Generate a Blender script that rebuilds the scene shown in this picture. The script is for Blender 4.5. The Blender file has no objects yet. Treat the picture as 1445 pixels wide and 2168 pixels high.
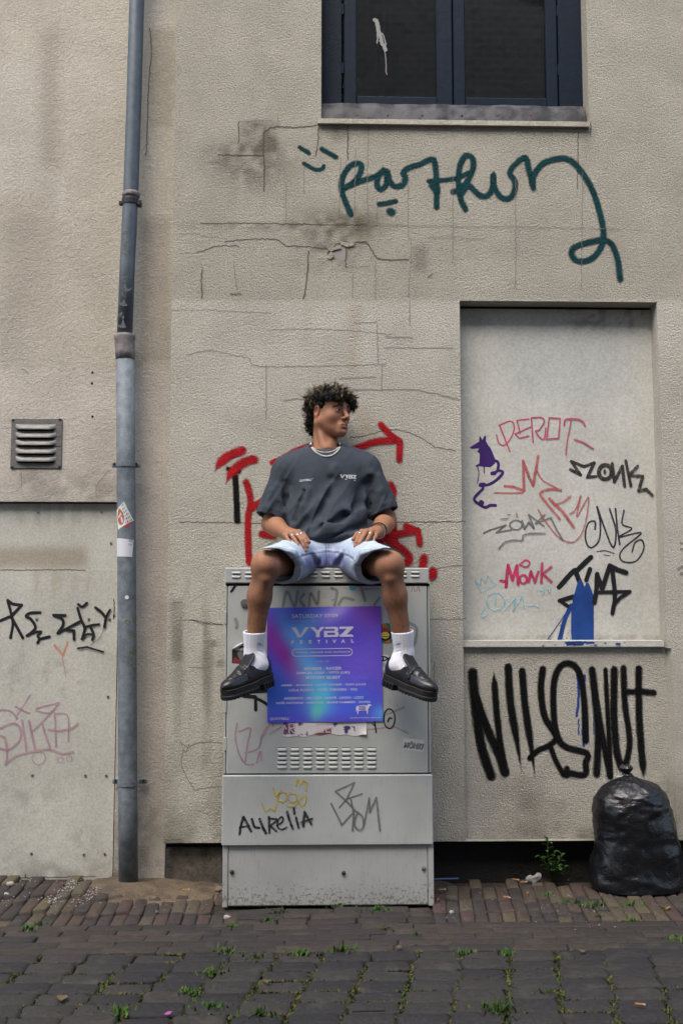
import bpy, math, random
import numpy as np
from mathutils import Vector, Matrix, Euler
R = math.radians
rnd = random.Random(7)
npr = np.random.RandomState(5)
scene = bpy.context.scene
COL = scene.collection

# ------------------------------------------------------------------ camera
CAM = np.array([0.0, -5.0, 1.235])
YAW, PITCH, FPX, CX, CY = R(1.6), R(5.48), 2250.0, 722.5, 1084.0
cd = bpy.data.cameras.new('camera'); cam = bpy.data.objects.new('camera', cd); COL.objects.link(cam)
cam.location = CAM; cam.rotation_euler = (R(90)+PITCH, 0, -YAW)
cd.sensor_fit = 'VERTICAL'; cd.sensor_height = 36; cd.sensor_width = 24; cd.lens = FPX/2168*36
cd.clip_end = 400; scene.camera = cam

# ------------------------------------------------------------------ world + sun (overcast)
SUN_EL, SUN_AZ = R(56), R(-28)          # azimuth measured from straight in front of the wall, minus = from the left
w = bpy.data.worlds.new('World'); scene.world = w; w.use_nodes = True
wn = w.node_tree.nodes; wl = w.node_tree.links
sky = wn.new('ShaderNodeTexSky'); sky.sky_type = 'NISHITA'; sky.sun_disc = False
sky.sun_elevation = SUN_EL; sky.sun_rotation = R(180)-SUN_AZ
sky.air_density = 1.0; sky.dust_density = 3.0; sky.ozone_density = 1.0; sky.altitude = 0
bg = wn['Background']; bg.inputs['Strength'].default_value = 0.15
wl.new(sky.outputs[0], bg.inputs['Color'])
sd = bpy.data.lights.new('sun', 'SUN'); sun = bpy.data.objects.new('sun', sd); COL.objects.link(sun)
sd.energy = 1.25; sd.angle = R(46); sd.color = (1.0, 0.955, 0.88)
sv = Vector((math.sin(SUN_AZ)*math.cos(SUN_EL), -math.cos(SUN_AZ)*math.cos(SUN_EL), math.sin(SUN_EL)))
sun.rotation_euler = sv.to_track_quat('Z', 'Y').to_euler(); sun.location = sv*20
vs = scene.view_settings; vs.view_transform = 'Standard'; vs.look = 'None'; vs.gamma = 1; vs.use_curve_mapping = False
vs.exposure = 1.50
scene.cycles.transparent_max_bounces = 32

# ------------------------------------------------------------------ camera mapping helpers
_M = np.array(Euler((R(90)+PITCH, 0, -YAW)).to_matrix())
def ray(px, py):
    d = _M @ np.array([(px-CX)/FPX, (CY-py)/FPX, -1.0]); return d
def P(px, py, Y=0.0):
    d = ray(px, py); t = (Y-CAM[1])/d[1]; return CAM+d*t
def G(px, py, z=0.0):
    d = ray(px, py); t = (z-CAM[2])/d[2]; return CAM+d*t
def proj(pts):
    q = (np.asarray(pts)-CAM) @ _M
    return CX+FPX*q[..., 0]/-q[..., 2], CY-FPX*q[..., 1]/-q[..., 2]
def X(px, py, Y=0.0): return float(P(px, py, Y)[0])
def Z(px, py, Y=0.0): return float(P(px, py, Y)[2])

# ------------------------------------------------------------------ object helpers
def thing(name, label, cat, loc=(0, 0, 0), group=None):
    o = bpy.data.objects.new(name, None); COL.objects.link(o); o.location = loc; o.empty_display_size = 0.1
    o['label'] = label; o['category'] = cat
    if group: o['group'] = group
    return o
def tag(o, label=None, cat=None, group=None, kind=None):
    if label: o['label'] = label
    if cat: o['category'] = cat
    if group: o['group'] = group
    if kind: o['kind'] = kind
    return o
def attach(o, parent):
    if parent is not None:
        o.parent = parent
        o.matrix_parent_inverse = Matrix.Translation(-world_loc(parent))
def world_loc(o):
    v = Vector((0, 0, 0)); q = o
    while q is not None:
        v = v + q.location + (q.matrix_parent_inverse.translation if q.parent else Vector((0, 0, 0)))
        q = q.parent
    return v
def mesh(name, V, F, mats=None, smooth=False, attrs=None, fmat=None):
    me = bpy.data.meshes.new(name)
    V = np.asarray(V, dtype=np.float32).reshape(-1, 3)
    if isinstance(F, np.ndarray):
        n, k = F.shape
        me.vertices.add(len(V)); me.vertices.foreach_set('co', V.ravel())
        me.loops.add(n*k); me.loops.foreach_set('vertex_index', F.astype(np.int32).ravel())
        me.polygons.add(n); me.polygons.foreach_set('loop_start', np.arange(0, n*k, k, dtype=np.int32))
        me.polygons.foreach_set('loop_total', np.full(n, k, dtype=np.int32))
        me.update(calc_edges=True); me.validate()
    else:
        me.from_pydata([tuple(v) for v in V.tolist()], [], F); me.update()
    if mats is not None:
        for m in (mats if isinstance(mats, (list, tuple)) else [mats]): me.materials.append(m)
    if fmat is not None: me.polygons.foreach_set('material_index', np.asarray(fmat, dtype=np.int32))
    if smooth: me.polygons.foreach_set('use_smooth', np.ones(len(me.polygons), dtype=bool))
    for an, av in (attrs or {}).items():
        av = np.asarray(av, dtype=np.float32)
        if av.ndim == 1:
            a = me.attributes.new(an, 'FLOAT', 'POINT'); a.data.foreach_set('value', av)
        else:
            if av.shape[1] == 3: av = np.concatenate([av, np.ones((len(av), 1), np.float32)], 1)
            a = me.attributes.new(an, 'FLOAT_COLOR', 'POINT'); a.data.foreach_set('color', av.ravel())
    return me
def add(name, me, parent=None, loc=None):
    o = bpy.data.objects.new(name, me); COL.objects.link(o)
    if loc is not None: o.location = loc
    attach(o, parent); return o
class MB:
    """collects faces of one part"""
    def __init__(s): s.V = []; s.F = []; s.M = []
    def put(s, V, F, m=0):
        b = len(s.V); s.V += [tuple(float(c) for c in v) for v in V]; s.F += [tuple(i+b for i in f) for f in F]; s.M += [m]*len(F)
    def box(s, x0, x1, y0, y1, z0, z1, m=0, bev=0.0):
        if x1 < x0: x0, x1 = x1, x0
        if y1 < y0: y0, y1 = y1, y0
        if z1 < z0: z0, z1 = z1, z0
        if bev <= 0:
            V = [(x, y, z) for x in (x0, x1) for y in (y0, y1) for z in (z0, z1)]
            s.put(V, [(0, 1, 3, 2), (4, 6, 7, 5), (0, 4, 5, 1), (2, 3, 7, 6), (0, 2, 6, 4), (1, 5, 7, 3)], m); return
        V, F = bevbox(x0, x1, y0, y1, z0, z1, bev); s.put(V, F, m)
    def tube(s, pts, r, n=8, m=0, cap=True):
        V, F = tube(pts, r, n, cap); s.put(V, F, m)
    def ball(s, c, r, nu=8, nv=6, m=0):
        V, F = ball(c, r, nu, nv); s.put(V, F, m)
    def build(s, name, mats, parent=None, smooth=False, loc=None):
        me = mesh(name, s.V, s.F, mats, smooth, fmat=s.M); return add(name, me, parent, loc)
def bevbox(x0, x1, y0, y1, z0, z1, b):
    V = []
    c = ((x0+x1)/2, (y0+y1)/2, (z0+z1)/2); h = ((x1-x0)/2, (y1-y0)/2, (z1-z0)/2)
    idx = {}
    for sx in (-1, 1):
        for sy in (-1, 1):
            for sz in (-1, 1):
                for a in range(3):
                    q = [h[0]-b, h[1]-b, h[2]-b]; q[a] = h[a]
                    idx[(sx, sy, sz, a)] = len(V); V.append((c[0]+sx*q[0], c[1]+sy*q[1], c[2]+sz*q[2]))
    F = []
    for a in range(3):
        u, v = (a+1) % 3, (a+2) % 3
        for s in (-1, 1):
            f = []
            for (p, q) in ((-1, -1), (1, -1), (1, 1), (-1, 1)):
                k = [0, 0, 0]; k[a] = s; k[u] = p; k[v] = q; f.append(idx[(k[0], k[1], k[2], a)])
            F.append(tuple(f if s > 0 else f[::-1]))
    for a in range(3):           # edges running along axis a
        u, v = (a+1) % 3, (a+2) % 3
        for p in (-1, 1):
            for q in (-1, 1):
                f = []
                for (s, w_) in ((-1, u), (1, u), (1, v), (-1, v)):
                    k = [0, 0, 0]; k[a] = s; k[u] = p; k[v] = q; f.append(idx[(k[0], k[1], k[2], w_)])
                F.append(tuple(f if p*q < 0 else f[::-1]))
    for sx in (-1, 1):
        for sy in (-1, 1):
            for sz in (-1, 1):
                f = [idx[(sx, sy, sz, a)] for a in range(3)]
                F.append(tuple(f if sx*sy*sz > 0 else f[::-1]))
    return V, F
def tube(pts, r, n=8, cap=True):
    pts = [Vector(p) for p in pts]; k = len(pts)
    rr = r if hasattr(r, '__len__') else [r]*k
    V = []; F = []; up = None
    for i, p in enumerate(pts):
        t = (pts[min(i+1, k-1)]-pts[max(i-1, 0)]).normalized()
        if up is None:
            up = Vector((0, 0, 1)) if abs(t.z) < .9 else Vector((0, 1, 0))
        a = t.cross(up)
        if a.length < 1e-6: a = t.orthogonal()
        a.normalize(); b = a.cross(t); up = b
        for j in range(n):
            th = 2*math.pi*j/n; V.append(p+a*(math.cos(th)*rr[i])+b*(math.sin(th)*rr[i]))
    for i in range(k-1):
        for j in range(n):
            F.append((i*n+j, i*n+(j+1) % n, (i+1)*n+(j+1) % n, (i+1)*n+j))
    if cap: F.append(tuple(range(n))[::-1]); F.append(tuple(range((k-1)*n, k*n)))
    return V, F
def ball(c, r, nu=8, nv=6):
    rx, ry, rz = r if hasattr(r, '__len__') else (r, r, r)
    V = [(c[0], c[1], c[2]+rz)]; F = []
    for i in range(1, nv):
        ph = math.pi*i/nv
        for j in range(nu):
            th = 2*math.pi*j/nu
            V.append((c[0]+rx*math.sin(ph)*math.cos(th), c[1]+ry*math.sin(ph)*math.sin(th), c[2]+rz*math.cos(ph)))
    V.append((c[0], c[1], c[2]-rz)); L = len(V)-1
    for j in range(nu): F.append((0, 1+j, 1+(j+1) % nu))
    for i in range(nv-2):
        for j in range(nu):
            a = 1+i*nu
            F.append((a+j, a+nu+j, a+nu+(j+1) % nu, a+(j+1) % nu))
    a = 1+(nv-2)*nu
    for j in range(nu): F.append((a+j, L, a+(j+1) % nu))
    return V, F

# ------------------------------------------------------------------ vector noise
def vn(p, s=1.0, seed=0.0):
    q = np.asarray(p, dtype=np.float64)*s; i = np.floor(q); f = q-i; u = f*f*(3-2*f)
    def hsh(a, b, c):
        v = np.sin((i[..., 0]+a)*127.1+(i[..., 1]+b)*311.7+(i[..., 2]+c)*74.7+seed*17.13)*43758.5453
        return v-np.floor(v)
    r = 0
    for a in (0, 1):
        wa = u[..., 0] if a else 1-u[..., 0]
        for b in (0, 1):
            wb = u[..., 1] if b else 1-u[..., 1]
            for c in (0, 1):
                wc = u[..., 2] if c else 1-u[..., 2]
                r = r+wa*wb*wc*hsh(a, b, c)
    return r
def fbm(p, s=1.0, seed=0.0, o=3):
    r = 0; a = .5; t = 0
    for k in range(o): r = r+a*vn(p, s*2**k, seed+k*3.7); t += a; a *= .5
    return r/t
def sstep(a, b, x):
    t = np.clip((x-a)/(b-a), 0, 1); return t*t*(3-2*t)

# ------------------------------------------------------------------ materials
def srgb(r, g, b):
    f = lambda c: (c/255/12.92) if c/255 <= .04045 else ((c/255+.055)/1.055)**2.4
    return (f(r), f(g), f(b))
class Mat:
    def __init__(s, name, color=(.5, .5, .5), rough=.6, **kw):
        s.m = bpy.data.materials.new(name); s.m.use_nodes = True; s.n = s.m.node_tree.nodes; s.l = s.m.node_tree.links
        s.b = s.n['Principled BSDF']; s.out = s.n['Material Output']
        s.b.inputs['Base Color'].default_value = (*color, 1); s.b.inputs['Specular IOR Level'].default_value = .3 if max(color) < .08 else .5; s.b.inputs['Roughness'].default_value = rough
        for k, v in kw.items(): s.b.inputs[k.replace('_', ' ')].default_value = v
        s._pos = None
    def node(s, t, **kw):
        n = s.n.new(t)
        for k, v in kw.items(): setattr(n, k, v)
        return n
    def set(s, sock, val):
        if hasattr(val, 'is_output') or hasattr(val, 'links'): s.l.new(val, sock)
        else: sock.default_value = val
    def pos(s):
        if s._pos is None: s._pos = s.node('ShaderNodeNewGeometry').outputs['Position']
        return s._pos
    def objpos(s): return s.node('ShaderNodeTexCoord').outputs['Object']
    def noise(s, scale, detail=3, rough=.55, vec=None, stretch=None, dist=0):
        v = vec or s.pos()
        if stretch:
            mp = s.node('ShaderNodeMapping'); s.l.new(v, mp.inputs['Vector']); mp.inputs['Scale'].default_value = stretch; v = mp.outputs[0]
        n = s.node('ShaderNodeTexNoise'); s.l.new(v, n.inputs['Vector']); n.inputs['Scale'].default_value = scale
        n.inputs['Detail'].default_value = detail; n.inputs['Roughness'].default_value = rough; n.inputs['Distortion'].default_value = dist
        return n.outputs['Fac']
    def math(s, op, a, b=0.0, c=0.0, clamp=False):
        n = s.node('ShaderNodeMath', operation=op, use_clamp=clamp); s.set(n.inputs[0], a); s.set(n.inputs[1], b)
        if op in ('MULTIPLY_ADD', 'SMOOTH_MIN', 'COMPARE'): s.set(n.inputs[2], c)
        return n.outputs[0]
    def rng(s, v, a, b, c=0.0, d=1.0, smooth=True):
        n = s.node('ShaderNodeMapRange'); n.interpolation_type = 'SMOOTHSTEP' if smooth else 'LINEAR'
        s.set(n.inputs['Value'], v)
        for k, x in zip(('From Min', 'From Max', 'To Min', 'To Max'), (a, b, c, d)): s.set(n.inputs[k], x)
        return n.outputs['Result']
    def mix(s, f, a, b, mode='MIX'):
        n = s.node('ShaderNodeMix', data_type='RGBA', blend_type=mode)
        s.set(n.inputs[0], f)
        for sock, val in ((n.inputs[6], a), (n.inputs[7], b)):
            if isinstance(val, tuple): val = (*val[:3], 1)
            s.set(sock, val)
        return n.outputs[2]
    def attr(s, name, what='Color'):
        n = s.node('ShaderNodeAttribute', attribute_name=name); return n.outputs[what]
    def bump(s, h, dist=.004, strength=1.0, normal=None):
        n = s.node('ShaderNodeBump'); s.l.new(h, n.inputs['Height']); n.inputs['Distance'].default_value = dist
        n.inputs['Strength'].default_value = strength
        if normal is not None: s.l.new(normal, n.inputs['Normal'])
        s.l.new(n.outputs[0], s.b.inputs['Normal']); return n.outputs[0]
    def base(s, c): s.set(s.b.inputs['Base Color'], c); return s
    def rough(s, c): s.set(s.b.inputs['Roughness'], c); return s
    def rand(s): return s.node('ShaderNodeObjectInfo').outputs['Random']

def stucco_height(M, coarse=1.0):
    a = M.noise(230, 3, .65, dist=.15); b = M.noise(75, 2, .5, dist=.2); c = M.noise(6, 2)
    vo = M.node('ShaderNodeTexVoronoi', feature='SMOOTH_F1'); M.l.new(M.pos(), vo.inputs['Vector']); vo.inputs['Scale'].default_value = 150; vo.inputs['Smoothness'].default_value = .6
    h = M.math('MULTIPLY_ADD', b, .45*coarse, a); h = M.math('MULTIPLY_ADD', vo.outputs['Distance'], -.55, h); return M.math('MULTIPLY_ADD', c, .5, h)
def soft_stucco_height(M):
    a = M.noise(150, 3, .6, stretch=(1, 1, 1.3)); b = M.noise(42, 2, .5, dist=.8)
    return M.math('MULTIPLY_ADD', b, .9, a)
# ------------------------------------------------------------------ implicit surfaces -> mesh (for body, clothes, shoes)
def smin(a, b, k):
    if k <= 0: return np.minimum(a, b)
    h = np.clip(.5+.5*(b-a)/k, 0, 1); return b*(1-h)+a*h-k*h*(1-h)
def smax(a, b, k): return -smin(-a, -b, k)
def A3(v): return np.asarray(v, dtype=np.float64)
def rcone(a, b, ra, rb):
    a, b = A3(a), A3(b); ab = b-a; L = ab@ab
    def f(p):
        q = p-a; t = np.clip(q@ab/L, 0, 1)
        return np.linalg.norm(q-t[..., None]*ab, axis=-1)-(ra+(rb-ra)*t)
    return f
def ell(c, r, M=None):
    c, r = A3(c), A3(r)
    def f(p):
        q = p-c
        if M is not None: q = q@M
        k0 = np.linalg.norm(q/r, axis=-1); k1 = np.linalg.norm(q/(r*r), axis=-1)+1e-9
        return k0*(k0-1)/k1
    return f
def sph(c, r):
    c = A3(c); return lambda p: np.linalg.norm(p-c, axis=-1)-r
def half(p0, n):
    p0, n = A3(p0), A3(n)/np.linalg.norm(A3(n)); return lambda p: (p-p0)@n
def both(*fs): return lambda p: np.maximum.reduce([f(p) for f in fs])
def field(prims):
    def f(p):
        p = np.asarray(p, dtype=np.float64); D = np.full(p.shape[:-1], 9.0)
        for op, k, g in prims:
            d = g(p)
            if op == 'u': D = smin(D, d, k)
            elif op == 's': D = smax(D, -d, k)
            elif op == 'i': D = smax(D, d, k)
            else: D = D+d
        return D
    return f
def surf(prims, lo, hi, h, B=8, slack=.006):
    lo, hi = A3(lo), A3(hi); nb = np.ceil((hi-lo)/(B*h)).astype(int); Rr = B*h*.87
    gi = np.stack(np.meshgrid(*[np.arange(n) for n in nb], indexing='ij'), -1).reshape(-1, 3)
    cen = lo+(gi+.5)*B*h; Dc = field(prims)(cen)
    keep = np.abs(Dc) < Rr*1.35+slack; gi, cen = gi[keep], cen[keep]; n = len(gi)
    loc = np.stack(np.meshgrid(*[np.arange(B+1)]*3, indexing='ij'), -1).reshape(-1, 3)
    D = np.full((n, len(loc)), 9.0)
    for op, k, g in prims:
        if op == 'd': act = np.arange(n)
        else:
            dc = g(cen); m = Rr*1.7+1.6*k+2*h+slack+.004
            act = np.nonzero(dc < m if op in 'us' else dc > -m)[0]
        for c0 in range(0, len(act), 400):
            a = act[c0:c0+400]; pts = lo+(gi[a][:, None, :]*B+loc[None])*h
            d = g(pts)
            if op == 'u': D[a] = smin(D[a], d, k)
            elif op == 's': D[a] = smax(D[a], -d, k)
            elif op == 'i': D[a] = smax(D[a], d, k)
            else: D[a] += d
    D = D.reshape(n, B+1, B+1, B+1)
    corners = [(i, j, k) for i in (0, 1) for j in (0, 1) for k in (0, 1)]
    C = np.stack([D[:, i:B+i, j:B+j, k:B+k] for i, j, k in corners], -1)
    s = (C < 0).sum(-1); act = np.nonzero((s > 0) & (s < 8)); c8 = C[act]
    cell = gi[act[0]]*B+np.stack(act[1:], -1)
    acc = np.zeros((len(c8), 3)); cnt = np.zeros(len(c8)); off = np.array(corners, float)
    for a in range(8):
        for b in range(a+1, 8):
            if np.abs(off[a]-off[b]).sum() != 1: continue
            va, vb = c8[:, a], c8[:, b]; x = (va < 0) != (vb < 0)
            t = np.where(x, va/np.where(x, va-vb, 1), 0)
            acc += np.where(x[:, None], off[a]+t[:, None]*(off[b]-off[a]), 0); cnt += x
    V = lo+(cell+acc/cnt[:, None])*h
    N = nb*B+2; gid = ((cell[:, 0]+1)*N[1]+cell[:, 1]+1)*N[2]+cell[:, 2]+1
    order = np.argsort(gid); sg = gid[order]; st = (N[1]*N[2], N[2], 1)
    F = []
    for ax, (ia, ib) in enumerate(((0, 4), (0, 2), (0, 1))):
        va, vb = c8[:, ia], c8[:, ib]; x = np.nonzero((va < 0) != (vb < 0))[0]
        u, v = st[(ax+1) % 3], st[(ax+2) % 3]
        q = np.stack([gid[x], gid[x]-u, gid[x]-u-v, gid[x]-v], -1)
        pos = np.clip(np.searchsorted(sg, q), 0, len(sg)-1); ok = (sg[pos] == q).all(-1)
        f = order[pos]; flip = (va[x] < 0)
        f = np.where(flip[:, None], f, f[:, ::-1]); F.append(f[ok])
    return V, np.concatenate(F)
def hit(f, px, py, t0=3.6, t1=5.2):
    """first point of an implicit surface along a line from the camera: used to seat rings, beads and hems on the surface"""
    d = ray(px, py); d = d/np.linalg.norm(d); t = t0
    for _ in range(200):
        v = float(f((CAM+d*t)[None])[0])
        if abs(v) < 2e-4 or t > t1: break
        t += v*.8
    return CAM+d*t
# ------------------------------------------------------------------ drawn and sprayed strokes (flat marks lying on a surface)
def spline(pts, step=6.0):
    p = [np.array(q, float) for q in pts]
    if len(p) == 2:
        n = max(2, int(np.linalg.norm(p[1]-p[0])/step)+1); return np.array([p[0]+(p[1]-p[0])*t for t in np.linspace(0, 1, n)])
    p = [2*p[0]-p[1]]+p+[2*p[-1]-p[-2]]; out = []
    for i in range(1, len(p)-2):
        a, b, c, d = p[i-1:i+3]; n = max(2, int(np.linalg.norm(c-b)/step)+1)
        for t in np.linspace(0, 1, n, endpoint=False):
            out.append(.5*((2*b)+(c-a)*t+(2*a-5*b+4*c-d)*t*t+(3*b-3*c+d-a)*t**3))
    out.append(p[-2]); return np.array(out)
CR = [-1, -.66, -.33, 0, .33, .66, 1]
class Ink:
    """strokes given in photo pixels, laid on the plane y = Y, each a hair in front of the last"""
    def __init__(s, Y, x0=0, y0=0, k=1.0, fat=1.0): s.Y, s.x0, s.y0, s.k, s.fat = Y, x0, y0, k, fat; s.V = []; s.F = []; s.E = []; s.off = 0
    def px(s, pts): return [(s.x0+s.k*a, s.y0+s.k*b) for a, b in pts]
    def pt(s, x, y): return P(x, y, s.Y-s.off)
    def stroke(s, pts, w, sharp=False, fade=(0, 0), jit=0.0):
        pts = s.px(pts); w = w*s.k*s.fat
        if sharp and len(pts) > 2:
            for a, b in zip(pts[:-1], pts[1:]): s._rib(np.array(spline([a, b])), w, (0, 0), jit)
        else: s._rib(spline(pts, max(2.5, w*.35)), w, fade, jit)
        return s
    def _rib(s, c, w, fade, jit):
        n = len(c)
        if jit: c = c+npr.randn(n, 2)*jit
        t = np.gradient(c, axis=0); t /= np.linalg.norm(t, axis=1)[:, None]+1e-9
        rows = []
        for a in (90, 60, 30): rows.append((0, -math.sin(R(a))*w/2, math.cos(R(a)), math.sin(R(a))))
        for i in range(n): rows.append((i, 0, 1, 0))
        for a in (30, 60, 90): rows.append((n-1, math.sin(R(a))*w/2, math.cos(R(a)), math.sin(R(a))))
        b = len(s.V); m = len(rows)
        for r, (i, along, wd, cap) in enumerate(rows):
            f = 0
            u = i/max(1, n-1)
            if fade[0] and u < fade[0]: f = 1-u/fade[0]
            if fade[1] and u > 1-fade[1]: f = max(f, 1-(1-u)/fade[1])
            nx, ny = -t[i, 1], t[i, 0]; wd = max(wd, .02)*(1+.07*math.sin(i*.23+b*.7)+.05*math.sin(i*.61+b))
            s.off += .00016/m
            for q in CR:
                x = c[i, 0]+t[i, 0]*along+nx*q*wd*w/2; y = c[i, 1]+t[i, 1]*along+ny*q*wd*w/2
                s.V.append(s.pt(x, y)); s.E.append(min(1.0, math.hypot(q*wd, cap))+f*.9)
        k = len(CR)
        for r in range(m-1):
            for j in range(k-1): s.F.append((b+r*k+j, b+r*k+j+1, b+(r+1)*k+j+1, b+(r+1)*k+j))
        s.off += .00004
    def ring(s, cx, cy, rx, ry=None, w=5, a0=0, a1=360):
        ry = ry or rx
        return s.stroke([(cx+rx*math.cos(R(a)), cy+ry*math.sin(R(a))) for a in np.linspace(a0, a1, 17)], w)
    def poly(s, pts):
        pts = s.px(pts); b = len(s.V); s.off += .0001
        for x, y in pts: s.V.append(s.pt(x, y)); s.E.append(.25)
        s.F.append(tuple(range(b, b+len(pts)))); return s
    def build(s, name, mat, parent, label=None):
        o = add(name, mesh(name, s.V, s.F, mat, attrs={'edge': s.E}), parent)
        if label: o['label'] = label
        return o
def paint(name, col, soft=.12, grain=.25, dry=0.0, opac=1.0, rough=.5, wall=False, gscale=450):
    """soft = width of the sprayed edge, grain = speckle at the edge, dry = streaks missing from the ink"""
    M = Mat(name, col, .8 if wall else rough); M.set(M.b.inputs['Specular IOR Level'], .12 if wall else .3)
    e = M.attr('edge', 'Fac'); g = M.noise(gscale, 2, .7)
    v = M.math('MULTIPLY_ADD', M.math('SUBTRACT', g, .5), grain*2, M.math('SUBTRACT', 1.0-.0, e))
    a = M.rng(v, 0.0, max(soft, .02), 0, opac)
    if dry:
        d = M.noise(60, 3, .7, stretch=(1, 1, 1)); a = M.math('MULTIPLY', a, M.rng(d, .5-dry*.4, .62, 1-dry, 1))
    n2 = M.noise(14, 3); M.base(M.mix(M.rng(n2, .3, .7), tuple(c*.82 for c in col), tuple(min(1, c*1.15) for c in col)))
    M.set(M.b.inputs['Alpha'], a)
    if wall: M.bump(stucco_height(M), .0085, 1.0)
    return M.m
# ------------------------------------------------------------------ materials of the setting
def wall_mat(name, height, dist, speck=.5):
    M = Mat(name, rough=.9); c = M.attr('Col'); n = M.noise(90, 4, .7); f = M.noise(3.2, 4, .6)
    k = M.mix(M.rng(n, .25, .75), (.78, .78, .78), (1.1, 1.1, 1.1)); k2 = M.mix(M.rng(f, .3, .7), (.90, .90, .89), (1.06, 1.06, 1.06))
    M.base(M.mix(1.0, M.mix(1.0, c, k, 'MULTIPLY'), k2, 'MULTIPLY')); M.bump(height(M), dist, 1.0); return M.m
m_stucco = wall_mat('rough render', stucco_height, .0085)
m_soft = wall_mat('worn render', soft_stucco_height, .0042)
def board_height(M): return M.math('MULTIPLY_ADD', M.noise(120, 2), .05, M.noise(7, 2))
m_board = wall_mat('painted board', board_height, .0016)
M = Mat('tar plinth', (.012, .0115, .011), .75); M.bump(M.noise(60, 4, .7), .01); m_tar = M.m
M = Mat('plinth plaster', (.10, .085, .066), .9)
M.base(M.mix(M.rng(M.noise(9, 5, .7), .35, .65), (.05, .04, .032), (.13, .11, .085))); M.bump(M.noise(70, 4, .7), .012); m_plinth = M.m
M = Mat('black joint', (.01, .01, .01), .9); m_dark = M.m
M = Mat('crack', (.066, .059, .048), .95); m_crack = M.m
M = Mat('thin crack', (.165, .152, .130), .95); m_crack1 = M.m
M = Mat('faint crack', (.20, .19, .17), .95); m_crack2 = M.m

C_UP = np.array(srgb(167, 161, 147)); C_MID = np.array(srgb(183, 178, 165)); C_LEFT = np.array(srgb(168, 162, 148))
C_BOARD = np.array(srgb(174, 173, 163)); DIRT_AND_SHADE = np.array(srgb(84, 76, 64)); GREEN = np.array(srgb(86, 84, 58)); WARM = np.array(srgb(150, 132, 104))
def blend(c, col, a): return c*(1-a[:, None])+col*a[:, None]
def soft_rect(x, y, x0, x1, y0, y1, f=12):
    return sstep(x0-f, x0+f, x)*sstep(x1+f, x1-f, x)*sstep(y0-f, y0+f, y)*sstep(y1+f, y1-f, y)
def blob(x, y, cx, cy, rx, ry): return np.exp(-(((x-cx)/rx)**2+((y-cy)/ry)**2))
def col_main(V):
    x, y = proj(V); n = fbm(V, 7, 1, 4); n2 = fbm(V, 26, 2, 3); nv = fbm(V*np.array([9, 1, .8]), 2.5, 3, 4)
    t = sstep(630, 642, y+4*(n2-.5)); c = C_UP*(1-t[:, None])+C_MID*t[:, None]
    c = c*(1+.10*(n-.5))[:, None]
    c = blend(c, DIRT_AND_SHADE, soft_rect(x, y, 507, 588, 258, 325, 6)*(.30+.5*sstep(.35, .7, n2)))
    c = blend(c, DIRT_AND_SHADE, blob(x, y, 545, 350, 80, 55)*.7*sstep(.3, .75, n2+.3*n))
    c = blend(c, DIRT_AND_SHADE, blob(x, y, 480, 330, 40, 26)*.5*sstep(.35, .75, n2))
    c = blend(c, GREEN, blob(x, y, 735, 475, 75, 32)*1.0*sstep(.1, .6, n2)); c = blend(c, DIRT_AND_SHADE, blob(x, y, 700, 515, 70, 48)*.75*sstep(.25, .75, n2))
    c = blend(c, DIRT_AND_SHADE, soft_rect(x, y, 700, 736, 265, 300, 10)*.4*sstep(.2, .7, n2)); c = blend(c, DIRT_AND_SHADE, soft_rect(x, y, 874, 903, 520, 575, 8)*.38)
    c = blend(c, DIRT_AND_SHADE, blob(x, y, 590, 478, 170, 9)*.7*sstep(.3, .7, n2))
    c = blend(c, WARM, soft_rect(x, y, 735, 765, 640, 790, 14)*.30+soft_rect(x, y, 640, 660, 640, 760, 12)*.18+blob(x, y, 775, 900, 22, 45)*.4)
    c = blend(c, np.array(srgb(192, 188, 182)), soft_rect(x, y, 640, 970, 655, 800, 40)*.25*sstep(.4, .7, n))
    st = soft_rect(x, y, 375, 470, 1230, 1620, 30)*sstep(.45, .68, nv)*.55+soft_rect(x, y, 360, 385, 1270, 1400, 6)*.35
    c = blend(c, DIRT_AND_SHADE, st); c = blend(c, DIRT_AND_SHADE, sstep(1500, 1790, y)*sstep(.35, .75, n)*.55+sstep(1740, 1790, y)*.3*sstep(.45, .7, n2))  # streaks, then patches growing denser and darker towards the bottom
    c = blend(c, DIRT_AND_SHADE, blob(x, y, 1130, 1710, 150, 60)*.5*sstep(.3, .7, n)); c = blend(c, np.array(srgb(168, 162, 152)), blob(x, y, 1150, 1700, 40, 40)*.4)
    c = blend(c, DIRT_AND_SHADE, blob(x, y, 453, 1362, 9, 5)*.95+blob(x, y, 466, 1405, 10, 8)*.6)
    c = blend(c, DIRT_AND_SHADE, blob(x, y, 1240, 262, 10, 60)*.25+soft_rect(x, y, 660, 1260, 262, 285, 8)*.2*sstep(.4, .7, nv))
    return c
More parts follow.
